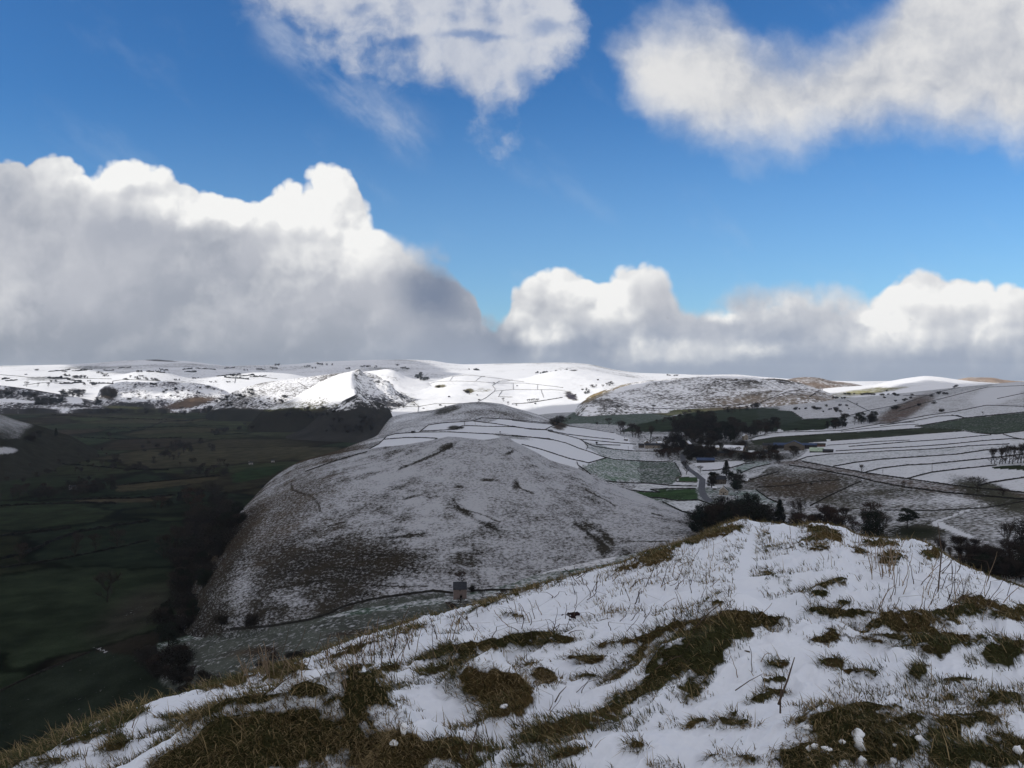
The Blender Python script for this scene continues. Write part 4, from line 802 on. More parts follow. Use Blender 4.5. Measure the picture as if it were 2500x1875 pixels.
# ------------------------------------------------------------------ the cloud overhead-left whose shadow lies over the near land
CLOUD_UP = 2600.0
def to_cloud(p):
    t = (CAM_Z+CLOUD_UP-p[2])/TO_SUN.z
    return (p[0]+TO_SUN.x*t, p[1]+TO_SUN.y*t)
def gp(px, py, d): return ((px-1250)/F0*d, d, CAM_Z+(YH-py)/F0*d)
def make_cloud(name, label, poly, cell, thick, wob, seed):
    """a lumpy closed cumulus over a plan outline"""
    xs = [p[0] for p in poly]; ys = [p[1] for p in poly]
    gx = np.arange(min(xs)-cell*2, max(xs)+cell*2, cell); gy = np.arange(min(ys)-cell*2, max(ys)+cell*2, cell)
    X, Y = np.meshgrid(gx, gy); Xw = X+wob*fbm(X, Y, wob*5, 4, seed); Yw = Y+wob*fbm(X, Y, wob*5, 4, seed+9)
    d = np.full(X.shape, 1e9); n = len(poly)
    for i in range(n):
        a = np.array(poly[i]); b = np.array(poly[(i+1) % n]); e = b-a; L = (e**2).sum()
        t = np.clip(((Xw-a[0])*e[0]+(Yw-a[1])*e[1])/L, 0, 1)
        d = np.minimum(d, np.hypot(Xw-a[0]-t*e[0], Yw-a[1]-t*e[1]))
    ins = inpoly(Xw, Yw, poly); k = ins
    h = thick*(np.clip(d/(thick*1.2), 0, 1)**.5)*(.75+.5*fbm(X, Y, thick*1.1, 5, seed+3))*ins
    lo = -.25*thick*(np.clip(d/thick, 0, 1)**.5)*(1+.5*fbm(X, Y, thick, 4, seed+5))*ins
    R, C = X.shape; idx = -np.ones((2, R, C), int); V = []; Fc = []
    Fm = k[:-1, :-1] | k[1:, :-1] | k[:-1, 1:] | k[1:, 1:]
    used = np.zeros((R, C), bool); used[:-1, :-1] |= Fm; used[1:, :-1] |= Fm; used[:-1, 1:] |= Fm; used[1:, 1:] |= Fm
    for r, c in zip(*np.nonzero(used)):
        hh = max(h[r, c], 0); ll = lo[r, c]
        idx[0, r, c] = len(V); V.append((X[r, c], Y[r, c], CAM_Z+CLOUD_UP+hh))
        if k[r, c]: idx[1, r, c] = len(V); V.append((X[r, c], Y[r, c], CAM_Z+CLOUD_UP+ll))
        else: idx[1, r, c] = idx[0, r, c]
    for r, c in zip(*np.nonzero(Fm)):
        Fc.append((idx[0, r, c], idx[0, r, c+1], idx[0, r+1, c+1], idx[0, r+1, c]))
        q = []
        for i_ in (idx[1, r, c], idx[1, r+1, c], idx[1, r+1, c+1], idx[1, r, c+1]):
            if i_ not in q: q.append(i_)
        if len(q) > 2 and not all(i_ in Fc[-1] for i_ in q): Fc.append(tuple(q))
    me = bpy.data.meshes.new(name); me.from_pydata(V, [], Fc); me.polygons.foreach_set('use_smooth', np.ones(len(Fc), bool)); me.materials.append(M_cloud)
    o = bpy.data.objects.new(name, me); COL.objects.link(o); struct(o, label); return o
M_cloud = bpy.data.materials.new('cloud_white'); M_cloud.use_nodes = True
nb = NB(M_cloud.node_tree); nb.n.clear()
o_ = nb.node('ShaderNodeOutputMaterial'); df = nb.node('ShaderNodeBsdfDiffuse'); df.inputs[0].default_value = (.9, .9, .9, 1)
tl = nb.node('ShaderNodeBsdfTranslucent'); tl.inputs[0].default_value = (.85, .87, .9, 1)
mx = nb.node('ShaderNodeMixShader'); mx.inputs[0].default_value = .4; nb.l.new(df.outputs[0], mx.inputs[1]); nb.l.new(tl.outputs[0], mx.inputs[2]); nb.l.new(mx.outputs[0], o_.inputs[0])
# edge of the shadow on the land, traced as points of the land itself
EDGE = [(-900, 1000, 4300), (0, 990, 4300), (250, 992, 4150), (450, 996, 4050), (560, 998, 3700), (600, 1003, 3300), (650, 1003, 2860), (760, 1002, 2840), (850, 985, 2830), (905, 985, 2700), (960, 1010, 2560), (1060, 1014, 2350), (1150, 1010, 2550), (1260, 1000, 2750), (1370, 985, 2900), (1440, 975, 2820), (1520, 955, 2900),
        (1600, 935, 3000), (1700, 925, 3060), (1850, 926, 3020), (1930, 945, 2900), (1970, 975, 2560), (2060, 968, 2750), (2150, 955, 2950), (2220, 944, 3100), (2330, 938, 3250), (2450, 937, 3450), (3300, 935, 3700)]
poly = [to_cloud(gp(*e)) for e in EDGE]
poly += [to_cloud((3600, 1500, 100)), to_cloud((3200, -1800, 100)), to_cloud((-1500, -2200, 100)), to_cloud((-4200, -600, 100))]
make_cloud('cloud', 'large cloud whose shadow darkens the near land', poly, 55, 420, 40, 301)
# smaller clouds shading parts of the far moor and dale
def patch_cloud(lbl, pts, seed): make_cloud('cloud', lbl, [to_cloud(gp(*e)) for e in pts], 45, 200, 30, seed)
patch_cloud('thin cloud shading the far moor behind the peak', [(560, 920, 5600), (700, 914, 6000), (840, 915, 6000), (1030, 912, 6200), (1075, 900, 6800), (1020, 889, 8000), (930, 880, 9200), (300, 880, 9400), (150, 890, 9000), (240, 905, 7000), (420, 915, 6000)], 310)
patch_cloud('small cloud shading the limestone dale side', [(230, 985, 4280), (560, 985, 4280), (590, 960, 4560), (530, 945, 4640), (260, 945, 4640), (220, 955, 4560)], 311)
patch_cloud('small cloud shading the wooded bank', [(-300, 985, 4280), (130, 985, 4280), (170, 960, 4450), (60, 945, 4500), (-300, 940, 4500)], 312)
# ------------------------------------------------------------------ materials for built things
def simple_mat(name, c, rough=.85, noise=None, amp=.35, c2=None, spec=.03):
    m = bpy.data.materials.new(name); m.use_nodes = True; nb = NB(m.node_tree); bs = nb.n['Principled BSDF']
    bs.inputs['Roughness'].default_value = rough; bs.inputs['Specular IOR Level'].default_value = spec
    if noise:
        tc = nb.node('ShaderNodeTexCoord'); g = nb.node('ShaderNodeNewGeometry')
        n = nb.noise(g.outputs['Position'], 1/noise, 5, .6).outputs[0]
        f = nb.mr(n, .3, .7, 0, 1, 'LINEAR')
        nb.put(bs.inputs['Base Color'], nb.mix(f, tuple(x*(1-amp) for x in c), c2 or tuple(min(1, x*(1+amp)) for x in c)))
    else: bs.inputs['Base Color'].default_value = tuple(c)+(1,)
    return m
M_wall = simple_mat('dry_stone', (.026, .025, .022), noise=1.5, amp=.5)
M_wall_far = simple_mat('dry_stone_far', (.09, .085, .075), noise=3, amp=.4)
M_hedge = simple_mat('hedge_twigs', (.006, .0065, .005), noise=3, amp=.5)
M_bark = simple_mat('bark', (.020, .017, .014)); M_twig = simple_mat('twigs', (.034, .027, .023)); M_twig_red = simple_mat('twigs_brown', (.040, .026, .020))
M_ever = simple_mat('evergreen_leaf', (.013, .017, .012)); M_ever2 = simple_mat('ivy_dark', (.017, .0155, .0135))
M_stone = simple_mat('house_stone', (.26, .225, .185), noise=.8, amp=.25); M_stone_d = simple_mat('house_stone_dark', (.11, .095, .08), noise=.8, amp=.3)
M_slate = simple_mat('slate_roof', (.035, .038, .045), noise=1.2, amp=.3); M_snowroof = simple_mat('snow_on_roof', (.66, .68, .72), noise=2.5, amp=.2)
M_glass = simple_mat('window_dark', (.012, .013, .015), rough=.2, spec=.5); M_trim = simple_mat('white_trim', (.7, .7, .7)); M_blue = simple_mat('blue_sheet_roof', (.045, .065, .12), noise=3, amp=.3)
M_shed = simple_mat('dark_shed', (.030, .027, .026), noise=2, amp=.4); M_greenroof = simple_mat('frosted_green_roof', (.34, .42, .32), noise=1.4, amp=.35)
M_pole = simple_mat('weathered_pole', (.07, .06, .05)); M_lane = simple_mat('lane_asphalt', (.085, .09, .105), noise=3, amp=.25)

def new_mesh(name, V, Fc, mat, smooth=False):
    me = bpy.data.meshes.new(name); me.from_pydata(V, [], Fc)
    if smooth: me.polygons.foreach_set('use_smooth', np.ones(len(Fc), bool))
    for m_ in (mat if isinstance(mat, (list, tuple)) else [mat]): me.materials.append(m_)
    return me
def link(name, me, parent=None, loc=None):
    o = bpy.data.objects.new(name, me); COL.objects.link(o)
    if parent: o.parent = parent
    if loc is not None: o.location = loc
    return o
def empty(name, loc, rz=0.0):
    o = bpy.data.objects.new(name, None); COL.objects.link(o); o.location = loc; o.rotation_euler = (0, 0, rz); o.empty_display_size = .5; return o
def copy_tree(o):
    c = o.copy(); COL.objects.link(c)
    for ch in o.children:
        d = ch.copy(); COL.objects.link(d); d.parent = c
    return c

# ------------------------------------------------------------------ dry stone walls and hedges
def densify(pts, step):
    out = [pts[0]]
    for a, b in zip(pts[:-1], pts[1:]):
        n = max(1, int(math.hypot(b[0]-a[0], b[1]-a[1])/step))
        for i in range(1, n+1): out.append((a[0]+(b[0]-a[0])*i/n, a[1]+(b[1]-a[1])*i/n))
    return out
rng = random.Random(7)
def line_on_land(pts, names, step):
    P = []; last = None
    for x, y in densify(pts, step):
        p = hit(x, y+.6, names)
        if p is None: continue
        if last is not None and abs(p.y-last.y) > .16*last.y: continue
        P.append(p); last = p
    return P
WALLS = []
def wall(name, label, cat, group, pts, names, h=1.7, w=.9, mat=None, step=5, jit=.22, bushy=False):
    P = line_on_land(pts, names, step)
    if len(P) < 2: print('wall skipped', label); return
    # resample in space
    Q = [P[0]]
    for a, b in zip(P[:-1], P[1:]):
        L = (b-a).length; n = max(1, min(14, int(L/(w*2.2))))
        for i in range(1, n+1): Q.append(a.lerp(b, i/n))
    for i, q in enumerate(Q):
        g = ground(q.x, q.y, names)
        if g is not None: q.z = g
    o0 = Q[0].copy(); V = []; Fc = []
    for i, q in enumerate(Q):
        t = (Q[min(i+1, len(Q)-1)]-Q[max(i-1, 0)]); t.z = 0
        t.normalize() if t.length > 0 else None
        s = Vector((-t.y, t.x, 0)); r = q-o0
        hh = h*(1+jit*(rng.random()*2-1)); ww = w*.5*(1+.3*jit*(rng.random()*2-1)); sh_ = rng.uniform(-.15, .15)*w*(3 if bushy else 1)
        if bushy: hh = h*(.45+1.1*rng.random()); ww = w*(.3+.4*rng.random())
        for sx, z in ((-1.15, -.6), (-.75, hh), (.75, hh*(1+.1*jit*rng.uniform(-1, 1))), (1.15, -.6)):
            V.append(tuple(r+s*(sx*ww+sh_)+Vector((0, 0, z))))
        if i:
            a, b = 4*(i-1), 4*i
            for k in range(3): Fc.append((a+k, b+k, b+k+1, a+k+1))
    Fc.append((0, 1, 2, 3)); e = 4*(len(Q)-1); Fc.append((e+3, e+2, e+1, e))
    o = link(name, new_mesh(name, V, Fc, mat or M_wall), None, o0)
    tag(o, label, cat, group); o['kind'] = 'thing'; WALLS.append(o); return o
def W(label, pts, names=('saddle', 'valley'), **k):
    k['h'] = k.get('h', 1.7)*.62; k['w'] = k.get('w', .9)*.6; return wall('stone_wall', label, 'wall', k.pop('group', 'dry stone walls round the snowy fields'), pts, list(names), **k)
sd = ('saddle',)
W('wall along the left and top of the lowest snow field behind the middle hill', Z2((785, 815), (870, 770), (930, 710), (1000, 692), (1100, 685), (1200, 680), (1400, 678), (1550, 685), (1750, 695), (1900, 710), (2050, 720), (2212, 740)), sd)
W('wall along the lower edge of the snow field that meets the middle hill', Z2((785, 820), (930, 805), (1100, 790), (1250, 765), (1320, 730)), sd)
W('short wall splitting the lowest left snow field lengthwise', Z2((910, 735), (1080, 722), (1200, 722), (1320, 728)), sd)
W('wall climbing to the round hill and bounding its snow fields above', Z2((1180, 680), (1250, 625), (1350, 610), (1530, 598), (1600, 592), (1660, 568), (1850, 580), (2000, 592), (2212, 612)), sd)
W('wall with a dark bush midway across the upper snow field', Z2((1200, 672), (1350, 665), (1450, 660), (1510, 632), (1560, 630), (1700, 635), (1900, 638), (2000, 650), (2212, 665)), sd)
W('very short cross wall under the round hill', Z2((1530, 598), (1530, 630)), sd)
W('faint wall slanting below the round hill', Z2((1600, 595), (1750, 612), (1900, 635), (2000, 650)), sd)
W('short slanting wall linking two long walls right of the round hill', Z2((2150, 660), (2212, 630), (2265, 603)), sd)
W('long thin wall running down the left flank of the middle hill', Z2((780, 830), (640, 870), (480, 920), (300, 985)), ('saddle', 'mid'), w=.8)
W('wall passing close behind the crest of the middle hill', Z3((80, 765), (250, 810), (370, 850), (480, 885), (640, 920)), sd)
W('top wall of the snow fields sloping down toward the village', Z3((0, 565), (130, 580), (350, 600), (600, 630), (850, 670)), sd)
W('second wall below the top one on the slope to the village', Z3((0, 612), (150, 640), (280, 645), (450, 680), (650, 705), (850, 725)), sd)
W('long wall curving over the snow slope down to the brown thicket', Z3((0, 690), (150, 705), (300, 718), (450, 755), (560, 800), (640, 825), (760, 870), (850, 890), (1000, 900), (1200, 910), (1340, 905)), ('saddle', 'valley'))
W('wall with a small dark bush on it above the village fields', Z3((300, 655), (450, 690), (560, 720), (600, 745), (680, 780), (800, 800), (1000, 820), (1250, 825)), ('saddle', 'valley'))
W('short bent wall crossing between two long walls on the snow slope', Z3((590, 735), (630, 780), (620, 805)), sd)
W('thin wall ending at the long stone barn', Z3((560, 722), (700, 735), (850, 750), (1030, 765)), ('saddle', 'valley'))
W('short faint wall near the pole left of the village', Z3((700, 767), (900, 772)), ('saddle', 'valley'))
W('wall rising from the green field corner to the long curved wall', Z3((640, 920), (790, 875)), ('saddle', 'valley'))
W('wall at the left corner of the pale green field', Z7((400, 470), (410, 500), (520, 580)), ('saddle', 'valley'))
W('wall round the road end of the pale green field', Z7((1280, 475), (1320, 540), (1340, 590)), ('saddle', 'valley'))
vf = ('valley', 'saddle'); G2_ = 'walls round the small fields by the village road'
W('wall along the lower edge of the pale green field', Z7((660, 645), (850, 660), (1050, 665), (1250, 685), (1480, 690)), vf, group=G2_)
W('hooked wall ending in a point between two narrow fields', Z7((840, 720), (1000, 740), (1150, 745), (1060, 720), (1250, 712), (1470, 712)), vf, group=G2_)
W('wall below the dark green narrow field beside the road', Z7((980, 790), (1150, 795), (1300, 820), (1500, 815), (1620, 860)), vf, group=G2_)
W('lowest wall of the small fields, reaching the dark wood', Z7((1170, 830), (1290, 890), (1350, 920), (1500, 950), (1570, 955)), vf, group=G2_)
W('small curved wall enclosing the green plot by the road', Z7((1480, 655), (1300, 650), (1290, 620), (1340, 600)), vf, group=G2_, mat=M_wall_far)
W('wall between the two small snow fields above the cottage', Z7((1530, 550), (1650, 545), (1800, 520), (1900, 490), (2000, 480)), vf, group=G2_)
W('wall below the green-tinted plot above the cottage', Z7((1880, 570), (2000, 520), (2140, 490)), vf, group=G2_)
W('wall slanting up from the cottage across the brown slope', Z7((1890, 655), (2000, 620), (2212, 560)), vf, group=G2_)
W('wall down the pale field right of the cottage', Z7((2010, 720), (2120, 800), (2212, 840)), vf, group=G2_)
G3_ = 'walls striping the snow fields on the right'; vv = ('valley',)
W('upper wall of the long snow strip above the green strip', Z8((90, 225), (250, 182), (370, 172), (560, 170), (800, 160), (1100, 110), (1370, 95)), vv, group=G3_)
W('wall between the snow strip and the long green strip', Z8((110, 240), (300, 210), (500, 198), (750, 182), (1000, 167), (1440, 141)), vv, group=G3_, h=1.3)
W('wall along the lower edge of the long green strip', Z8((600, 250), (800, 235), (1000, 222), (1400, 190), (1600, 175), (1760, 165), (1840, 180), (1960, 190)), vv, group=G3_, h=1.2)
W('broken wall at the farm end of the broad snow field', Z8((690, 275), (900, 262), (1100, 245), (1330, 235)), vv, group=G3_, h=1.3)
W('thin wall across the middle of the broad snow field', Z8((860, 285), (1060, 270), (1300, 250), (1600, 230), (1850, 205), (1960, 195)), vv, group=G3_)
W('wall starting at the brown heap and crossing to the right edge', Z8((760, 320), (1000, 305), (1300, 290), (1600, 270), (1900, 240), (2100, 225), (2260, 230)), vv, group=G3_)
W('wall sweeping from the farm trees under the broad snow field', Z8((440, 400), (540, 365), (700, 345), (900, 335), (1150, 320), (1500, 305), (1800, 280), (2100, 265)), vv, group=G3_)
W('curved wall that starts at the lane left of the round lone tree', Z8((740, 440), (900, 410), (1100, 385), (1400, 365), (1700, 345), (1900, 315), (2080, 300)), vv, group=G3_, h=2)
W('wall that starts at the round lone tree and climbs right', Z8((970, 490), (1100, 455), (1300, 430), (1500, 420), (1700, 400), (1950, 375), (2212, 345)), vv, group=G3_, h=2)
W('wall passing the foot of the utility pole to the plantation', Z8((1310, 535), (1400, 510), (1500, 485), (1700, 460), (1900, 440), (2000, 430)), vv, group=G3_, h=2)
W('lowest field wall, rising from the lane to the right edge', Z8((1860, 590), (1950, 565), (2212, 525)), vv, group=G3_, h=2)
W('thick dark wall above the big green field', Z8((1370, 130), (1500, 110), (1760, 65), (2212, 20)), vv, group=G3_, h=2.4)
W('wall below the big green field', Z8((1840, 180), (2000, 190), (2212, 165)), vv, group=G3_)
W('wall slanting down to the right edge below the big green field', Z8((2050, 190), (2130, 215), (2260, 240)), vv, group=G3_)
W('wall of the small triangular snow plot on the upper right', Z8((1100, 125), (1370, 85), (1550, 50), (1700, 45), (1760, 65)), vv, group=G3_)
W('thin wall across the narrow snow strips above the green strip', Z8((800, 168), (1000, 145), (1250, 120), (1400, 112)), vv, group=G3_, h=1.3)
W('wall on the upper side of the brown lane', Z8((500, 400), (740, 445), (1000, 490), (1320, 535), (1600, 575), (1780, 600), (2260, 645)), vv, group='walls along the lane')
W('wall on the lower side of the brown lane', Z8((400, 430), (600, 460), (900, 515), (1080, 560), (1300, 600), (1600, 640), (2260, 700)), vv, group='walls along the lane', h=2)
G4_ = 'walls crossing the rough pasture'
W('wall across the brown rough slope under the farm', Z8((150, 600), (400, 585), (500, 565), (800, 540)), vv, group=G4_, h=1.3)
W('wall climbing the rough pasture behind the bare trees', Z8((560, 745), (700, 670), (850, 600), (960, 550)), vv, group=G4_)
W('faint wall across the pale pasture behind the spreading evergreen', Z8((1130, 775), (1500, 780), (1900, 760), (2260, 700)), vv, group=G4_, h=1.2)
G5_ = 'walls on the shaded slopes at the right'; rr4 = ('valley', 'rlit', 'rhill')
W('long wall climbing from the bushy slope to the right skyline', Z4((280, 490), (380, 555), (700, 540), (930, 480), (1200, 430), (1340, 380), (1500, 330), (1700, 285), (1900, 255), (2212, 235)), rr4, group=G5_)
W('short wall dropping into the little stream valley', Z4((740, 395), (930, 490)), rr4, group=G5_)
W('wall rising right beneath the skyline wall', Z4((1170, 490), (1350, 430), (1700, 340), (1900, 290), (2212, 275)), rr4, group=G5_)
W('wall bounding the pale field above the thick dark wall', Z4((1120, 580), (1400, 525), (1650, 490), (1900, 440), (2230, 450)), rr4, group=G5_)
W('tiny cross wall joining the pale field to the snow plot', Z4((1610, 520), (1720, 545)), rr4, group=G5_)
W('short wall high on the bright slope at the right edge', Z4((1990, 385), (2230, 335)), rr4, group=G5_)
W('short level wall among bushes under the lit ridge', Z4((1210, 360), (1420, 358)), rr4, group=G5_)
W('wall below the broad hill curving up to the lit field', Z4((0, 430), (100, 385), (240, 330), (420, 300)), rr4, group=G5_, h=2.4)
W('thin wall across the half-lit field beside the broad hill', Z4((240, 335), (380, 365)), rr4, group=G5_)
W('double line of wall and track running up the half-lit field', Z4((430, 370), (500, 325), (570, 285)), rr4, group=G5_, h=3, w=3)
W('wall along the foot of the broad grey-brown hill', Z3((850, 440), (1000, 455), (1200, 467), (1400, 465), (1600, 452), (1850, 440), (1930, 430)), ('valley', 'rhill'), group=G5_, h=2.4)
W('wall slanting over the frosted field below the broad hill', Z3((860, 445), (1000, 480), (1200, 510), (1340, 530)), vv, group=G5_, h=2)
W('wall down the left end of the broad hill', Z3((740, 380), (800, 405), (910, 430)), ('valley', 'rhill'), group=G5_, h=2.2)
G6_ = 'thin walls on the sunlit fields'; bb = ('bright',); kb = dict(group=G6_, mat=M_wall_far, h=2.4, w=1.6, step=4)
W('sunlit wall running level under the skyline fields', Z2((960, 320), (1100, 325), (1200, 322), (1300, 292), (1400, 285), (1500, 285), (1650, 290), (1770, 302)), bb, **kb)
W('sunlit wall looping over the highest bright field', Z2((1415, 285), (1440, 250), (1540, 238), (1600, 240), (1650, 248), (1800, 265), (1900, 280), (1990, 290)), bb, **kb)
W('short sunlit wall dividing the highest bright field', Z2((1615, 285), (1650, 255), (1690, 246)), bb, **kb)
W('sunlit wall rising over a small shoulder right of the loop', Z2((1770, 302), (1800, 285), (1860, 283), (1900, 275)), bb, **kb)
W('sunlit wall zigzagging down toward the round hill', Z2((1770, 300), (1745, 320), (1765, 345), (1760, 362), (1700, 410), (1630, 447)), bb, **kb)
W('upper level wall of the row of boxed bright fields', Z2((1780, 300), (1990, 300), (2100, 312), (2212, 325), (2290, 335)), bb, **kb)
W('lower level wall of the row of boxed bright fields', Z2((1765, 362), (1900, 350), (2212, 352), (2290, 356)), bb, **kb)
W('left upright wall of the boxed bright fields', Z2((1905, 350), (1905, 300)), bb, **kb)
W('right upright wall of the boxed bright fields', Z2((2093, 352), (2093, 312)), bb, **kb)
W('wall closing the left of the lower bright field', Z2((1820, 358), (1790, 405), (1900, 408)), bb, **kb)
W('wall curving down above the row of small lit trees', Z2((2120, 352), (2140, 411)), bb, **kb)
W('sunlit wall down the brown-tinged slope right of the peak', Z2((900, 350), (1000, 350), (1060, 380), (1120, 430), (1180, 482)), bb, **kb)
W('sunlit wall level along the bottom of the bright slope', Z2((950, 495), (1100, 480), (1175, 482), (1300, 460), (1500, 458), (1620, 455)), bb, **kb)
W('stub of sunlit wall just left of the round hill', Z2((1175, 482), (1168, 530)), bb, **kb)
W('dark wall at the shaded lower edge of the bright fields', Z3((0, 430), (150, 420), (420, 375)), ('bright', 'valley'), group=G6_, h=4, w=3)
W('wall line down the ridge left of the white peak', Z2((240, 290), (320, 340)), ('lridge',), **kb)
G7_ = 'walls on the far snow fields'; ff = ('farsnow', 'moor'); kf = dict(group=G7_, mat=M_wall, h=4.2, w=3, step=4)
W('far wall level across the left snow fields', Z1((0, 235), (120, 245), (280, 262), (500, 262), (860, 268)), ff, **kf)
W('far wall curving round a bright field near the dale', Z1((860, 320), (870, 285), (960, 272), (1240, 282)), ff, **kf)
W('far wall outlining the smooth bright dome', Z1((1810, 300), (1820, 245), (1865, 222)), ff, **kf)
W('far level wall across the smooth bright dome', Z1((1820, 245), (1950, 240), (2110, 265), (2140, 268)), ff, **kf)
W('far wall dropping from the fields at the left', Z1((420, 300), (560, 305), (590, 275)), ff, **kf)
W('low far wall above the dark wooded bank', Z1((180, 318), (300, 300), (460, 290), (560, 300)), ff, **kf)
W('dark wall running down past the small barn from the left', Z6((-120, 1570), (30, 1560), (200, 1545), (330, 1525), (480, 1500), (640, 1450), (720, 1410), (800, 1380), (950, 1345), (1100, 1320), (1440, 1275), (1600, 1290)), ('valley', 'mid'), group='walls at the small barn', h=1.9, w=1.3)
W('dark wall from the small barn to the foreground ridge', Z6((1735, 1275), (1900, 1268), (2212, 1265)), ('valley', 'mid'), group='walls at the small barn', h=1.8, w=1.2)
W('dark wall crossing the green meadow at lower left', [(-60, 1712), (0, 1688), (100, 1640), (220, 1592)], vv, group='walls in the dark valley', h=1.8, w=1.1)
def HG(label, pts, **k): return wall('hedge', label, 'hedge', 'dark hedges across the shaded valley', pts, ['valley'], mat=M_hedge, bushy=True, h=k.get('h', 2.6), w=2.6, step=7)
HG('hedge with lone bare trees along the near meadow', Z5((-60, 915), (0, 905), (300, 865), (600, 810), (900, 750), (1150, 690)), h=1.6)
HG('hedge slanting up behind the lone bare trees', Z5((0, 840), (200, 790), (450, 680), (600, 630), (900, 580), (1150, 545)))
HG('short hedge at the left edge below the dark meadow', Z5((-60, 670), (0, 660), (300, 630), (550, 600)))
HG('hedge along the top of the dark green meadow', Z5((-60, 440), (0, 430), (340, 412), (700, 405), (900, 410)))
HG('hedge below the long olive field', Z5((900, 270), (1200, 240), (1500, 212), (1700, 195)))
HG('hedge above the thin pale strip', Z5((550, 380), (800, 372), (1150, 365), (1350, 345)))
HG('hedge slanting over the upper valley', Z5((0, 110), (400, 100), (700, 120), (1000, 145), (1300, 150)))
HG('hedge across the far shaded fields', Z1((760, 640), (1000, 650), (1300, 640), (1600, 630)))
HG('hedge at the far left of the shaded fields', Z1((600, 720), (1000, 735), (1400, 720)))
HG('hedge near the foot of the dark crag hill', Z1((1650, 700), (1900, 690), (2200, 640)))
HG('far hedge under the sunlit edge', Z1((400, 545), (900, 570), (1400, 590), (1700, 560)))
HG('hedge bending through the middle of the valley', Z1((850, 690), (1100, 660), (1250, 600), (1500, 590)))

# ------------------------------------------------------------------ trees
def sliver(V, Fc, p, d, L, w):
    d = d.normalized(); s = d.cross(Vector((rng.uniform(-1, 1), rng.uniform(-1, 1), rng.uniform(-1, 1))))
    if s.length < 1e-3: return
    s.normalize(); s *= w*.5; n = len(V)
    V += [tuple(p-s), tuple(p+s), tuple(p+d*L)]; Fc.append((n, n+1, n+2))
def tube(V, Fc, a, b, ra, rb, k=5):
    d = (b-a).normalized(); u = d.orthogonal().normalized(); v = d.cross(u); n = len(V)
    for p, r in ((a, ra), (b, rb)):
        for i in range(k):
            t = 2*math.pi*i/k; V.append(tuple(p+(u*math.cos(t)+v*math.sin(t))*r))
    for i in range(k): Fc.append((n+i, n+(i+1) % k, n+k+(i+1) % k, n+k+i))
def bare_tree(seed, spread=.5, twigs=2200, tw=.032):
    """unit-height leafless tree: tapered trunk and limbs, and a crown of fine twigs"""
    global rng; keep = rng; rng = random.Random(seed)
    TV, TF, CV, CF = [], [], [], []; tips = []
    def grow(p, d, L, r, lvl):
        q = p
        for k in range(3):
            d2 = (d+Vector((rng.uniform(-.18, .18), rng.uniform(-.18, .18), rng.uniform(-.02, .14)))).normalized()
            q2 = q+d2*L/3; r2 = r*(.86 if k < 2 else .75); tube(TV, TF, q, q2, r, r2, 5 if lvl < 2 else 3); q, d, r = q2, d2, r2
            if lvl >= 1: tips.append((q, d, L))
            if lvl == 0 and k < 2:
                for j in range(2):
                    a = rng.uniform(0, 6.28); grow(q, Vector((math.cos(a)*.9, math.sin(a)*.9, .55)).normalized(), L*.62, r*.5, 2)
        if lvl >= 3: return
        n = (5, 4, 3)[lvl]
        for i in range(n):
            a = 2*math.pi*(i+rng.random())/n; s = spread*(1.0 if lvl else .8)*(.7+.6*rng.random())
            nd = (d+Vector((math.cos(a)*s, math.sin(a)*s, rng.uniform(-.15, .12)))).normalized()
            grow(q, nd, L*rng.uniform(.66, .84), r*.68, lvl+1)
    grow(Vector((0, 0, -.02)), Vector((0, 0, 1)), .34, .024, 0)
    for i in range(twigs):
        p, d, L = tips[rng.randrange(len(tips))]
        dd = (d+Vector((rng.uniform(-1, 1), rng.uniform(-1, 1), rng.uniform(-.7, .7))))
        sliver(CV, CF, p+Vector((rng.uniform(-.02, .02), rng.uniform(-.02, .02), rng.uniform(-.02, .02))), dd, rng.uniform(.05, .15), tw*rng.uniform(.10, .22))
    zmax = max(v[2] for v in CV); sc_ = 1/zmax
    rng = keep
    return ([tuple(c*sc_ for c in v) for v in TV], TF, [tuple(c*sc_ for c in v) for v in CV], CF)
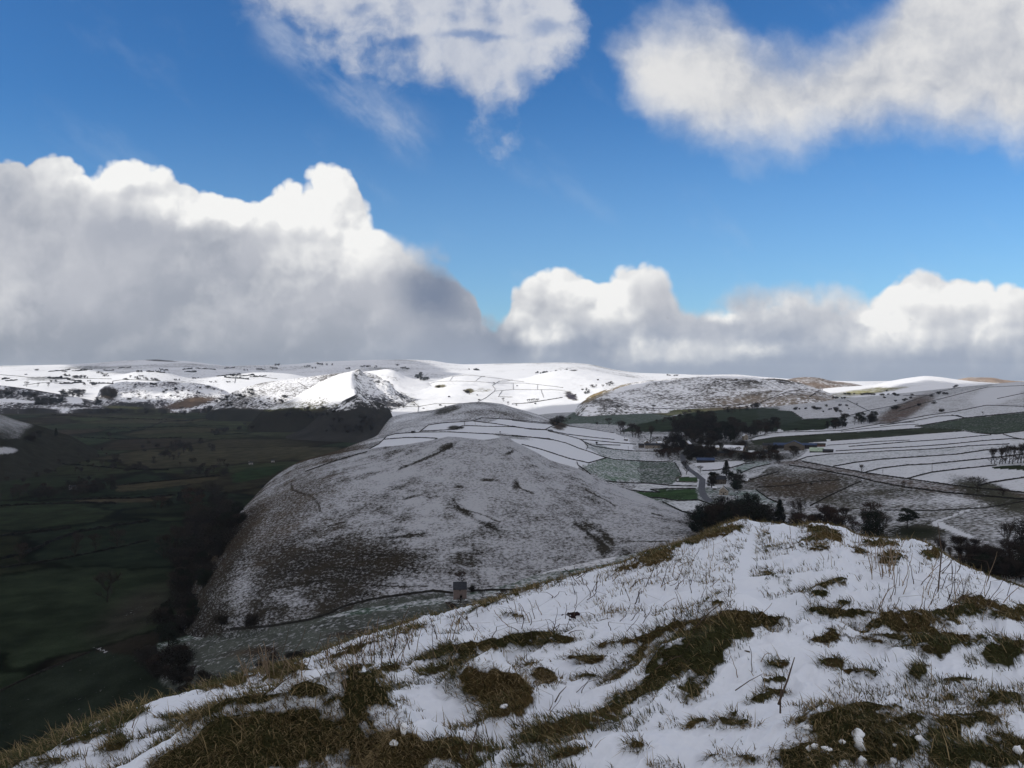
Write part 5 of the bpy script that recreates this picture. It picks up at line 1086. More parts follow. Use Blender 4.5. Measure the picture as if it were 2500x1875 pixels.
def leafy_tree(seed, shape='broad', n=2600, leaf=.05):
    """unit-height evergreen or ivy-clad tree: leaf clumps through an uneven crown"""
    global rng; keep = rng; rng = random.Random(seed)
    TV, TF, CV, CF = [], [], [], []
    tube(TV, TF, Vector((0, 0, -.02)), Vector((0, 0, .35)), .03, .02); tube(TV, TF, Vector((0, 0, .35)), Vector((.01, 0, .8)), .02, .008, 4)
    lobes = []
    if shape == 'cone':
        for i in range(26):
            z = .12+.86*i/26; r = .26*(1-z)**.8+.01
            for k in range(5):
                a = rng.uniform(0, 6.28); lobes.append((Vector((math.cos(a)*r*.6, math.sin(a)*r*.6, z)), r*.5+.02, .05))
    elif shape == 'flat':
        for i in range(16):
            z = rng.uniform(.35, .95); r = .62*math.sqrt(max(.05, 1-((z-.45)/.55)**2)); a = rng.uniform(0, 6.28); q = rng.uniform(.2, .8)
            lobes.append((Vector((math.cos(a)*r*q, math.sin(a)*r*q, z)), rng.uniform(.16, .26), rng.uniform(.05, .09)))
            tube(TV, TF, Vector((0, 0, z*.7)), lobes[-1][0], .012, .006, 3)
    elif shape == 'shrub':
        for i in range(10):
            a = rng.uniform(0, 6.28); q = rng.uniform(0, .55); lobes.append((Vector((math.cos(a)*q, math.sin(a)*q, rng.uniform(.3, .68))), rng.uniform(.22, .34), rng.uniform(.22, .34)))
    else:
        for i in range(24):
            z = rng.uniform(.16, .88); r = .40*math.sqrt(max(.1, 1-((z-.5)/.5)**2)); a = rng.uniform(0, 6.28); q = rng.uniform(.3, 1)
            lobes.append((Vector((math.cos(a)*r*q, math.sin(a)*r*q, z)), rng.uniform(.09, .21), rng.uniform(.08, .16)))
            tube(TV, TF, Vector((0, 0, z*.6)), lobes[-1][0], .012, .005, 3)
    for i in range(n):
        c, r, rz = lobes[rng.randrange(len(lobes))]
        d = Vector((rng.gauss(0, 1), rng.gauss(0, 1), rng.gauss(0, 1))).normalized()*rng.random()**.4
        p = c+Vector((d.x*r, d.y*r, d.z*rz))
        if p.z < .01: p.z = .01+rng.random()*.05
        u = Vector((rng.gauss(0, 1), rng.gauss(0, 1), rng.gauss(0, .6))).normalized(); v = u.orthogonal().normalized()
        v = (v+u.cross(v)*rng.uniform(-1, 1)).normalized(); s = leaf*rng.uniform(.4, 1)
        k = len(CV); CV += [tuple(p-u*s), tuple(p+v*s*.6), tuple(p+u*s), tuple(p-v*s*.5)]; CF.append((k, k+1, k+2, k+3))
    zmax = max(v[2] for v in CV); q = 1/zmax; rng = keep
    return ([tuple(c*q for c in v) for v in TV], TF, [tuple(c*q for c in v) for v in CV], CF)
PROTO = {}
def proto(kind, name, data, mt, mc):
    TV, TF, CV, CF = data
    PROTO.setdefault(kind, []).append((name, new_mesh(name+'_trunk', TV, TF, mt, True), new_mesh(name+'_crown', CV, CF, mc)))
for i in range(4): proto('bare', 'bare_tree', bare_tree(10+i, .50+.08*i), M_bark, M_twig)
for i in range(2): proto('tall', 'slender_bare_tree', bare_tree(20+i, .30, 1500), M_bark, M_twig)
for i in range(3): proto('ever', 'evergreen_tree', leafy_tree(30+i, 'broad', 6500, .026), M_bark, M_ever)
proto('dark', 'hawthorn_tree', leafy_tree(45, 'shrub', 4200, .028), M_bark, M_ever2)
proto('dark', 'winter_tree', bare_tree(47, .62, 3600, .045), M_bark, M_twig)
for i in range(1): proto('dark', 'ivy_clad_tree', leafy_tree(40+i, 'broad', 4200, .024), M_bark, M_ever2)
proto('cone', 'conifer', leafy_tree(50, 'cone', 6000, .025), M_bark, M_ever)
proto('flat', 'cedar_tree', leafy_tree(51, 'flat', 7500, .028), M_bark, M_ever)
for i in range(3): proto('shrub', 'shrub', leafy_tree(60+i, 'shrub', 3200, .04), M_bark, M_ever2)
for i in range(2): proto('brush', 'thicket_shrub', bare_tree(70+i, .9, 2600, .05), M_bark, M_twig_red)
NT = [0]
def tree(kind, px, py, hpx, label, group=None, wide=1.0, names=None, dmin=0, hm=None):
    p = hit(px, py, names, dmin)
    if p is None: return None
    g = ground(p.x, p.y)
    if g is not None and abs(g-p.z) < 12: p.z = g
    h = hm or hpx/F0*p.y
    name, mt, mc = PROTO[kind][rng.randrange(len(PROTO[kind]))]
    r = empty(name, p, rng.uniform(0, 6.28)); r.scale = (h*wide, h*wide, h)
    link('trunk', mt, r); link('crown', mc, r)
    tag(r, label, {'shrub': 'shrub', 'brush': 'shrub'}.get(kind, 'tree'), group); NT[0] += 1
    return r
def grove(label, poly, n, h, kinds, wide=(.85, 1.2), names=None, group=None, dmin=0):
    xs = [q[0] for q in poly]; ys = [q[1] for q in poly]; k = 0; t = 0
    while k < n and t < n*60:
        t += 1; x, y = rng.uniform(min(xs), max(xs)), rng.uniform(min(ys), max(ys))
        if not inpoly(np.array([x]), np.array([y]), poly)[0]: continue
        if tree(rng.choice(kinds), x, y, rng.uniform(*h), label, group or label.replace(' in the', 's in the', 1), rng.uniform(*wide), names, dmin): k += 1
def single(kind, px, py, h, label, **k): return tree(kind, px, py, h, label, **k)
V_ = ['valley']; vs_ = ['valley', 'saddle']
grove('dark tree crowded into the wood above the village', Z3((1340, 640), (1450, 590), (1600, 600), (1720, 620), (1900, 640), (1900, 740), (1700, 760), (1450, 760), (1350, 720)), 64, (20, 42), ['ever', 'dark', 'dark', 'bare', 'shrub'], names=V_, group='trees of the wood above the village')
grove('tree standing between the village houses', Z3((1190, 740), (1400, 740), (1800, 780), (1980, 800), (1960, 850), (1500, 880), (1250, 860)), 60, (12, 26), ['dark', 'bare', 'shrub', 'bare'], names=V_, group='trees between the village houses')
grove('bare tree at the left end of the village', Z3((870, 660), (1050, 700), (1100, 740), (900, 715)), 6, (26, 38), ['bare'], names=vs_, group='bare trees at the left end of the village')
single('tall', Z3((1143, 770))[0][0], Z3((1143, 770))[0][1], 52, 'tall narrow bare tree behind the long stone barn', names=vs_)
grove('shrub of the reddish-brown thicket left of the village road', Z3((1190, 850), (1380, 850), (1400, 905), (1190, 905)), 8, (16, 24), ['brush'], wide=(1, 1.3), names=vs_, group='reddish-brown thicket')
grove('shrub on the hedge line over the green fields', Z3((1060, 610), (1250, 575), (1450, 520), (1480, 550), (1300, 600)), 9, (8, 15), ['shrub', 'brush'], names=vs_, group='shrubs on the hedge line over the green fields')
grove('small tree along the stream below the broad hill', Z3((1720, 505), (2050, 450), (2060, 475), (1750, 525)), 10, (10, 17), ['dark', 'bare'], names=['valley'], group='trees along the stream below the broad hill')
grove('bare tree among the green fields past the village', Z3((1420, 540), (1620, 530), (1600, 560), (1440, 560)), 4, (14, 20), ['bare'], names=V_, group='bare trees in the green fields')
single('ever', *Z3((1855, 650))[0], 30, 'lone dark round tree on the green field behind the village', names=V_)
single('shrub', *Z3((372, 600))[0], 24, 'dark brown bush where the round hill meets the fields', names=vs_, wide=1.3)
single('brush', *Z3((410, 585))[0], 18, 'smaller brown bush beside the dark one under the round hill', names=vs_)
single('bare', *Z3((805, 610))[0], 21, 'round bare tree alone in the frosted green field', names=V_, wide=1.2)
single('shrub', *Z3((705, 602))[0], 7, 'tiny dark bush left of the round bare tree', names=V_)
single('shrub', *Z3((478, 560))[0], 7, 'tiny dark bush at the corner of the frosted field', names=V_)
single('bare', *Z3((1175, 475))[0], 13, 'dark tree at the foot of the broad hill', names=['valley', 'rhill'], wide=1.1)
single('shrub', *Z3((702, 765))[0], 7, 'small pointed dark bush on the wall above the village', names=vs_)
single('shrub', *Z2((1510, 655))[0], 7, 'dark mound bush on the wall under the round hill', names=vs_, wide=1.6)
single('shrub', *Z2((1125, 688))[0], 7, 'dark bush at the left end of the snow field walls', names=vs_, wide=1.4)
single('bare', *Z2((1806, 695))[0], 8, 'tiny bare tree on the snow field behind the middle hill', names=vs_)
grove('dark tree in the copse at the mouth of the stream valley', Z4((560, 630), (700, 600), (900, 575), (990, 570), (980, 590), (600, 645)), 15, (18, 32), ['dark', 'ever', 'bare'], names=V_, group='copse at the mouth of the stream valley')
single('ever', *Z4((958, 578))[0], 27, 'large rounded dark tree right of the copse', names=V_, wide=1.2)
single('shrub', *Z4((1150, 480))[0], 13, 'dark clump in the head of the stream valley', names=V_, wide=1.5)
single('bare', *Z4((690, 520))[0], 12, 'bare tree just above the copse', names=V_)
for i_, (x_, y_, h_) in enumerate([(310, 482, 8), (345, 478, 4), (400, 475, 5), (466, 478, 9), (485, 480, 7), (500, 475, 5), (512, 478, 6), (545, 500, 4), (570, 455, 6), (592, 480, 4), (607, 478, 4), (640, 485, 9), (655, 500, 8), (682, 450, 6), (686, 500, 6), (742, 450, 5), (757, 475, 3)]):
    tree('shrub', *Z4((x_, y_))[0], h_*1.2, 'dark thorn bush dotted on the snowy slope above the green fields', 'thorn bushes on the snowy slope', 1.1, V_)
for i_, (x_, y_, h_) in enumerate([(730, 352, 5), (762, 355, 6), (800, 352, 4), (860, 358, 5), (880, 356, 5), (900, 356, 6), (925, 357, 6), (945, 358, 5), (965, 357, 5), (1025, 360, 4), (1045, 362, 6), (1050, 384, 5), (1070, 328, 4), (1080, 355, 4), (1125, 352, 5), (1140, 362, 7), (1158, 366, 6), (1285, 360, 5), (1270, 388, 6), (1215, 410, 7), (1235, 398, 5), (1145, 412, 5), (1437, 372, 6), (1460, 432, 7), (1340, 448, 7), (1500, 352, 8), (1545, 352, 6), (1575, 352, 6), (1648, 290, 6), (1635, 296, 4), (1525, 500, 9), (630, 385, 5), (645, 385, 5), (665, 386, 5), (700, 387, 4), (720, 388, 5), (825, 435, 3)]):
    tree('shrub', *Z4((x_, y_))[0], h_*1.15, 'small dark bush on the grey slope under the lit ridge', 'bushes on the grey slope', 1.2, ['valley', 'rlit', 'rhill'])
single('bare', *Z4((1870, 520))[0], 9, 'faint bare tree on the pale field at the right', names=V_)
grove('bare tree behind the farm sheds', Z8((0, 150), (340, 130), (340, 165), (0, 205)), 9, (18, 28), ['bare', 'dark'], names=V_, group='bare trees behind the farm sheds')
grove('brown bare tree in front of the farm', Z8((100, 350), (480, 350), (540, 400), (450, 440), (100, 410)), 14, (16, 28), ['bare', 'brush', 'dark'], names=V_, group='bare trees in front of the farm')
single('shrub', *Z8((447, 162))[0], 6, 'small dark bush on the green field behind the farm', names=V_)
for i_ in range(18):
    tree('tall', *Z8((1965+i_*27+rng.uniform(-8, 8), 418-i_*.6+rng.uniform(-2, 6)))[0], rng.uniform(32, 44)+min(i_, 8)*1.6, 'slender bare tree of the plantation at the right edge', 'plantation of slender bare trees', rng.uniform(.9, 1.3), V_)
single('bare', *Z8((955, 495))[0], 25, 'lone round bare tree beside the brown lane', names=V_, wide=.9)
single('bare', *Z8((1850, 640))[0], 44, 'spreading bare tree over the lane near the right edge', names=V_, wide=1.3)
single('brush', *Z8((1285, 605))[0], 17, 'brown bush on the lower side of the lane', names=V_, wide=1.1)
single('brush', *Z8((2050, 665))[0], 22, 'wide brown thicket right of the spreading lane tree', names=V_, wide=1.7)
single('shrub', *Z8((570, 585))[0], 7, 'small dark bush on the brown slope', names=V_)
# wood and trees just beyond the near ridge
grove('dark evergreen in the wood just behind the ridge crest', [(1705, 1305), (1725, 1275), (1800, 1262), (1880, 1275), (1895, 1310), (1800, 1315)], 26, (44, 80), ['ever', 'dark'], wide=(.9, 1.3), names=V_, group='evergreens just behind the ridge crest')
single('cone', 1904, 1290, 72, 'pointed dark conifer at the right end of the wood behind the ridge', names=V_)
single('tall', 1958, 1300, 88, 'tall bare tree directly behind the ridge crest', names=V_, wide=1.2)
single('bare', 1935, 1300, 60, 'shorter bare tree left of the tall one behind the ridge crest', names=V_)
grove('scrubby dark tree beyond the grassy knoll', [(1900, 1310), (2080, 1275), (2110, 1300), (1990, 1325)], 20, (30, 52), ['dark', 'brush', 'shrub'], wide=(.9, 1.3), names=V_, group='scrubby trees beyond the grassy knoll')
single('ever', 2140, 1345, 104, 'tall irregular evergreen beyond the knoll', names=V_, wide=.8)
single('ever', 2112, 1340, 66, 'lower evergreen leaning on the tall irregular one', names=V_, wide=1.0)
single('flat', 2215, 1290, 50, 'spreading flat-topped evergreen on the pale pasture', names=V_, wide=1.0)
for i_ in range(15):
    tree('tall', 2285+i_*12.5+rng.uniform(-4, 4), 1368+i_*1.4+rng.uniform(-4, 6), rng.uniform(42, 62), 'thin bare tree in the row right of the ridge', 'thin bare trees right of the ridge', rng.uniform(.8, 1.2), V_)
grove('dark holly bush at the foot of the thin bare trees', [(2340, 1385), (2420, 1375), (2500, 1400), (2560, 1420), (2440, 1420)], 22, (30, 50), ['dark', 'shrub', 'ever'], names=V_, wide=(.9, 1.4), group='dark bushes under the thin bare trees')
single('bare', 2465, 1365, 100, 'large leaning bare tree near the right edge', names=V_, wide=.8)
single('dark', 2495, 1360, 96, 'ivy-covered tree at the right edge', names=V_, wide=.9)
single('bare', *Z7((1385, 585))[0], 38, 'bare tree standing by the bend of the village road', names=V_, wide=.9)
single('bare', *Z7((1510, 570))[0], 20, 'bare tree right of the village road', names=V_)
single('cone', *Z7((1745, 600))[0], 40, 'tall dark conifer behind the cottage', names=V_, wide=1.3)
single('bare', *Z7((1537, 945))[0], 22, 'thin bare tree in the lowest snow field', names=V_, wide=.8)
grove('dark evergreen round the cottage', Z7((1560, 690), (1640, 650), (1880, 620), (1890, 720), (1800, 740), (1780, 690), (1620, 720)), 10, (18, 34), ['ever', 'ever', 'dark'], names=V_, group='evergreens round the cottage')
grove('dark tree filling the gap between the cottage and the ridge wood', [(1690, 1268), (1890, 1250), (1900, 1275), (1700, 1285)], 22, (26, 44), ['ever', 'dark', 'bare', 'dark'], names=V_, group='trees between the cottage and the ridge wood')
grove('bare tree among the gardens at the lower end of the village', Z7((1280, 420), (1700, 400), (2180, 400), (2180, 470), (1700, 480), (1420, 480)), 34, (14, 30), ['bare', 'dark', 'brush', 'shrub'], names=V_, group='trees among the village gardens')
grove('tree filling out the east side of the village', Z3((1900, 640), (2212, 600), (2212, 680), (1960, 720)), 18, (16, 28), ['dark', 'bare', 'ever'], names=V_, group='trees on the east side of the village')
# left valley
hl = ['valley', 'mid']
grove('dark tree in the wood along the foot of the middle hill', [(560, 1250), (600, 1262), (520, 1390), (480, 1500), (420, 1600), (385, 1520), (430, 1390), (490, 1300)], 62, (30, 60), ['dark', 'bare', 'dark', 'shrub', 'ever'], names=hl, group='wood along the foot of the middle hill')
grove('dark scrub tree at the lower end of the hillfoot wood', [(350, 1600), (440, 1605), (520, 1680), (470, 1705), (380, 1660)], 24, (26, 46), ['dark', 'shrub'], names=V_, wide=(1, 1.5), group='scrub at the lower end of the hillfoot wood')
single('shrub', 612, 1535, 38, 'round dark bush by the wall under the middle hill', names=hl, wide=.8)
single('shrub', 540, 1530, 30, 'dark bush at the left toe of the middle hill', names=hl, wide=1.1)
grove('dark thicket tree in the hollow just below the ridge edge', [(600, 1640), (640, 1595), (720, 1590), (740, 1610), (640, 1650)], 7, (22, 34), ['shrub', 'brush'], names=V_, wide=(1.1, 1.5), group='thicket in the hollow below the ridge edge')
grove('bare shrub in the dip behind the ridge below the barn', [(1085, 1490), (1190, 1445), (1260, 1445), (1260, 1460), (1100, 1500)], 10, (16, 28), ['brush', 'bare'], names=V_, wide=(1, 1.3), group='bare shrubs in the dip below the barn')
for x_, y_, h_, l_ in ((48, 1377, 56, 'bare tree nearest the left edge on the meadow hedge'), (183, 1356, 62, 'bare tree second from the left on the meadow hedge'), (233, 1346, 48, 'bare tree third from the left on the meadow hedge'), (287, 1337, 52, 'bare tree fourth from the left on the meadow hedge'),
                       (262, 1470, 84, 'big round bare tree alone in the near meadow'), (400, 1364, 66, 'bare tree at the right end of the meadow hedge'), (422, 1360, 86, 'tallest bare tree by the hillfoot wood'), (452, 1350, 60, 'bare tree at the edge of the hillfoot wood')):
    single('bare', x_, y_, h_, l_, names=V_, wide=.95)
grove('dark tree in the farm wood on the left valley floor', Z5((540, 280), (880, 250), (900, 330), (560, 370)), 18, (20, 34), ['dark', 'bare', 'dark'], names=V_, group='farm wood on the left valley floor')
grove('dark tree in the wood at the far left edge', Z5((-40, 330), (330, 300), (420, 380), (-40, 410)), 12, (22, 34), ['dark', 'bare'], names=V_, group='wood at the far left edge')
grove('dark tree in the spinney between the valley fields', Z5((1130, 440), (1330, 380), (1700, 330), (1700, 420), (1350, 480)), 20, (20, 36), ['dark', 'bare', 'brush'], names=V_, group='spinney between the valley fields')
grove('dark tree on the slope foot beside the olive field', Z5((1450, 560), (1700, 470), (1780, 480), (1600, 640), (1450, 700)), 18, (28, 46), ['dark', 'bare'], names=hl, group='trees on the slope foot beside the olive field')
grove('dark tree of the riverside wood in the upper valley', Z5((1400, 200), (1700, 100), (1800, 60), (1760, 190), (1450, 215)), 16, (16, 26), ['dark', 'bare'], names=V_, group='riverside wood in the upper valley')
grove('dark tree in the hollow of the shaded valley', Z1((1250, 790), (1600, 770), (1650, 840), (1300, 860)), 14, (12, 20), ['dark'], names=V_, group='trees in the hollow of the shaded valley')
grove('small dark tree in the belt below the dark crag', Z1((1500, 700), (1900, 640), (2180, 620), (2180, 660), (1900, 700)), 16, (8, 14), ['dark', 'shrub'], names=V_, group='belt of trees below the dark crag')
grove('dark tree on the far side of the shaded valley', Z1((560, 500), (900, 515), (1300, 530), (1600, 545), (1300, 560), (600, 540)), 12, (6, 12), ['dark'], names=V_, group='trees on the far side of the shaded valley')
single('cone', *Z1((432, 712))[0], 21, 'pointed dark conifer on the left spur', names=['leftspur', 'valley'], wide=1.1)
grove('dark tree at the foot of the left spur', Z1((190, 715), (300, 700), (370, 705), (290, 740), (200, 760)), 8, (12, 20), ['dark', 'ever'], names=['leftspur', 'valley'], group='trees at the foot of the left spur')
grove('dark tree scattered over the middle of the shaded valley', Z1((560, 700), (750, 690), (1250, 760), (1200, 940), (500, 940)), 14, (7, 13), ['dark', 'shrub'], names=V_, group='trees scattered in the shaded valley')
grove('low bush on the shaded foot of the white peak', Z2((150, 515), (520, 485), (560, 560), (300, 600), (150, 580)), 24, (5, 10), ['shrub', 'dark'], names=['chrome', 'park', 'valley'], group='bushes on the foot of the white peak')
grove('small tree on the dark foot of the crag hill', Z2((380, 600), (700, 560), (900, 620), (880, 680), (420, 700)), 22, (6, 12), ['dark', 'shrub'], names=['park', 'valley', 'saddle'], group='trees on the foot of the crag hill')
grove('dark tree in the belt where the shaded valley meets the snow', [(-40, 996), (640, 1000), (640, 1012), (-40, 1010)], 60, (7, 16), ['dark', 'shrub', 'bare'], names=V_, wide=(1, 1.5), group='belt of trees where the shaded valley meets the snow')
grove('bare tree in the upper shaded valley', Z5((-40, 60), (1300, 40), (1750, 60), (1400, 180), (600, 250), (-40, 250)), 44, (9, 18), ['bare', 'dark', 'shrub'], names=V_, group='trees dotted through the upper shaded valley')
grove('bare tree behind the right shoulder of the ridge', [(2290, 1345), (2560, 1370), (2560, 1440), (2380, 1400)], 26, (40, 70), ['bare', 'tall', 'dark'], names=V_, group='bare trees behind the right shoulder of the ridge')
grove('bare tree just behind the knoll of the ridge', [(1890, 1290), (2110, 1262), (2200, 1310), (2000, 1330)], 16, (40, 66), ['bare', 'tall', 'brush'], names=V_, group='bare trees just behind the knoll')
# far
fz = ['ldale', 'lwood', 'farsnow', 'lridge', 'valley']
grove('dark tree in the woods below the far snow fields', Z1((280, 440), (480, 430), (480, 475), (700, 470), (700, 440), (780, 450), (780, 480), (280, 480)), 26, (9, 17), ['dark', 'ever'], names=fz, wide=(1, 1.4), group='woods below the far snow fields')
grove('dark tree on the wooded knoll among the far fields', Z1((470, 380), (640, 375), (650, 410), (480, 420)), 14, (9, 16), ['dark'], names=fz, wide=(1, 1.4), group='trees on the wooded knoll')
grove('tree at the left end of the limestone dale side', Z1((780, 380), (880, 380), (880, 430), (780, 430)), 9, (10, 18), ['dark', 'brush'], names=fz, wide=(1, 1.3), group='trees at the left end of the dale side')
grove('tree on the wooded bank at the left edge', Z1((0, 350), (280, 390), (280, 430), (0, 390)), 22, (6, 11), ['dark'], names=fz, wide=(1, 1.5), group='trees on the wooded bank')
grove('tree in a dark row across the far snow', Z1((550, 258), (740, 262), (740, 268), (550, 266)), 11, (5, 9), ['dark'], names=['farsnow', 'moor'], wide=(1, 1.6), group='dark row of trees across the far snow')
grove('tree in the slanting belt on the far snow', Z1((1000, 260), (1100, 265), (1260, 290), (1250, 300), (1100, 282)), 12, (4, 8), ['dark'], names=['farsnow', 'moor'], wide=(1, 1.6), group='slanting belt of trees on the far snow')
grove('tree in the small clump above the wooded knoll', Z1((630, 312), (740, 318), (740, 322), (640, 320)), 7, (6, 10), ['dark'], names=['farsnow'], wide=(1, 1.3), group='small clump above the wooded knoll')
grove('bush on the hillside left of the white peak', Z1((1650, 450), (1950, 340), (1950, 400), (1700, 470)), 18, (5, 9), ['dark', 'shrub'], names=['lridge', 'ldale', 'valley'], wide=(1, 1.5), group='bushes on the hillside left of the peak')
grove('bush at the foot of the long snow ridge', Z1((1700, 470), (1950, 440), (2212, 400), (2212, 470), (1700, 490)), 22, (4, 8), ['dark', 'shrub'], names=['lridge', 'valley', 'chrome'], wide=(1, 1.6), group='bushes at the foot of the long snow ridge')
grove('bush specking the limestone dale side', Z1((900, 320), (1600, 330), (1650, 380), (1300, 420), (1000, 440)), 20, (3, 7), ['dark', 'shrub'], names=['ldale'], wide=(1, 1.6), group='bushes on the limestone dale side')
for x_, y_, h_, l_ in ((205, 330, 15, 'bare tree standing up from the far fields at the left'), (292, 328, 11, 'smaller bare tree right of the first on the far fields'), (372, 332, 12, 'bare tree above the wooded knoll on the far fields')):
    single('bare', *Z1((x_, y_))[0], h_, l_, names=['farsnow', 'lwood'])
single('bare', *Z2((1020, 500))[0], 12, 'bare tree on the sunlit slope just right of the peak', names=['bright'], wide=1.3)
single('bare', *Z2((1830, 445))[0], 11, 'larger bare tree on the lowest sunlit field', names=['bright'], wide=1.2)
single('bare', *Z2((1867, 470))[0], 9, 'bare tree just below the larger one on the sunlit field', names=['bright', 'saddle', 'valley'], wide=1.2)
for i_ in range(6): tree('bare', *Z2((2020+i_*15, 450-i_))[0], rng.uniform(8, 10), 'small bare tree in the lit row at the edge of the bright fields', 'lit row of small bare trees', 1.2, ['bright', 'valley'])
single('shrub', *Z2((1550, 385))[0], 10, 'dark bush on the rocky knoll in the bright fields', names=['bright'], wide=1.3)
single('shrub', *Z2((1328, 338))[0], 6, 'low dark bush left of the knoll in the bright fields', names=['bright'], wide=2)
grove('tree in the small square plantation behind the bright fields', Z2((1130, 250), (1200, 240), (1270, 285), (1200, 292)), 14, (6, 10), ['ever'], names=['bright', 'bridge', 'moor', 'chrome'], wide=(1, 1.4), group='small square plantation')
grove('tree in the left strip of forest on the moor', Z2((1545, 196), (1640, 200), (1640, 206), (1560, 203)), 8, (3, 5), ['ever'], names=['moor'], wide=(1.4, 2), group='left strip of forest on the moor')
grove('tree in the right strip of forest on the moor', Z2((1975, 230), (2120, 222), (2260, 214), (2350, 206), (2350, 212), (2120, 230)), 16, (3, 6), ['ever'], names=['moor'], wide=(1.4, 2), group='right strip of forest on the moor')
grove('round bare tree in the row above the broad hill', Z3((650, 295), (860, 268), (860, 276), (660, 304)), 10, (7, 11), ['bare', 'brush'], names=['bright', 'rhill'], wide=(1.1, 1.4), group='row of round bare trees above the broad hill')
grove('bush in the gully left of the broad hill', Z3((600, 320), (670, 310), (660, 345), (610, 350)), 5, (5, 10), ['dark'], names=['bright', 'rhill'], group='bushes in the gully left of the broad hill')
grove('tree in the strip of forest on the right moor skyline', Z3((1265, 192), (1400, 197), (1400, 201), (1270, 197)), 7, (3, 4), ['ever'], names=['moor'], wide=(1.5, 2), group='strip of forest on the right skyline')
for i_ in range(26):
    x_ = rng.uniform(-20, 640); y_ = rng.uniform(896, 940); l_ = rng.uniform(14, 60); sl_ = rng.uniform(-.12, .12)
    wall('far_hedge', 'thin dark hedge among the many on the far snow fields', 'hedge', 'thin dark hedges on the far snow fields', [(x_+l_*t, y_+sl_*l_*t+rng.uniform(-1, 1)) for t in (0, .35, .7, 1)], ['farsnow', 'moor', 'ldale', 'lwood'], mat=M_hedge, bushy=True, h=7, w=6, step=3)
for i_ in range(34):
    x_ = rng.uniform(-20, 1000); y_ = rng.uniform(893, 935) if x_ < 640 else rng.uniform(890, 903)
    for j_ in range(rng.randint(2, 5)): tree('dark', x_+rng.uniform(-9, 9), y_+rng.uniform(-1, 1), rng.uniform(3, 6), 'small dark tree in a clump on the far snow fields', 'scattered clumps of trees on the far snow fields', 1.3, ['farsnow', 'moor'])
for i_ in range(26):
    x_ = rng.uniform(960, 1500); y_ = rng.uniform(925, 1000)
    tree('shrub', x_, y_, rng.uniform(2.5, 5), 'small dark bush dotted over the sunlit fields', 'bushes dotted over the sunlit fields', 1.3, ['bright'])
print('trees', NT[0])
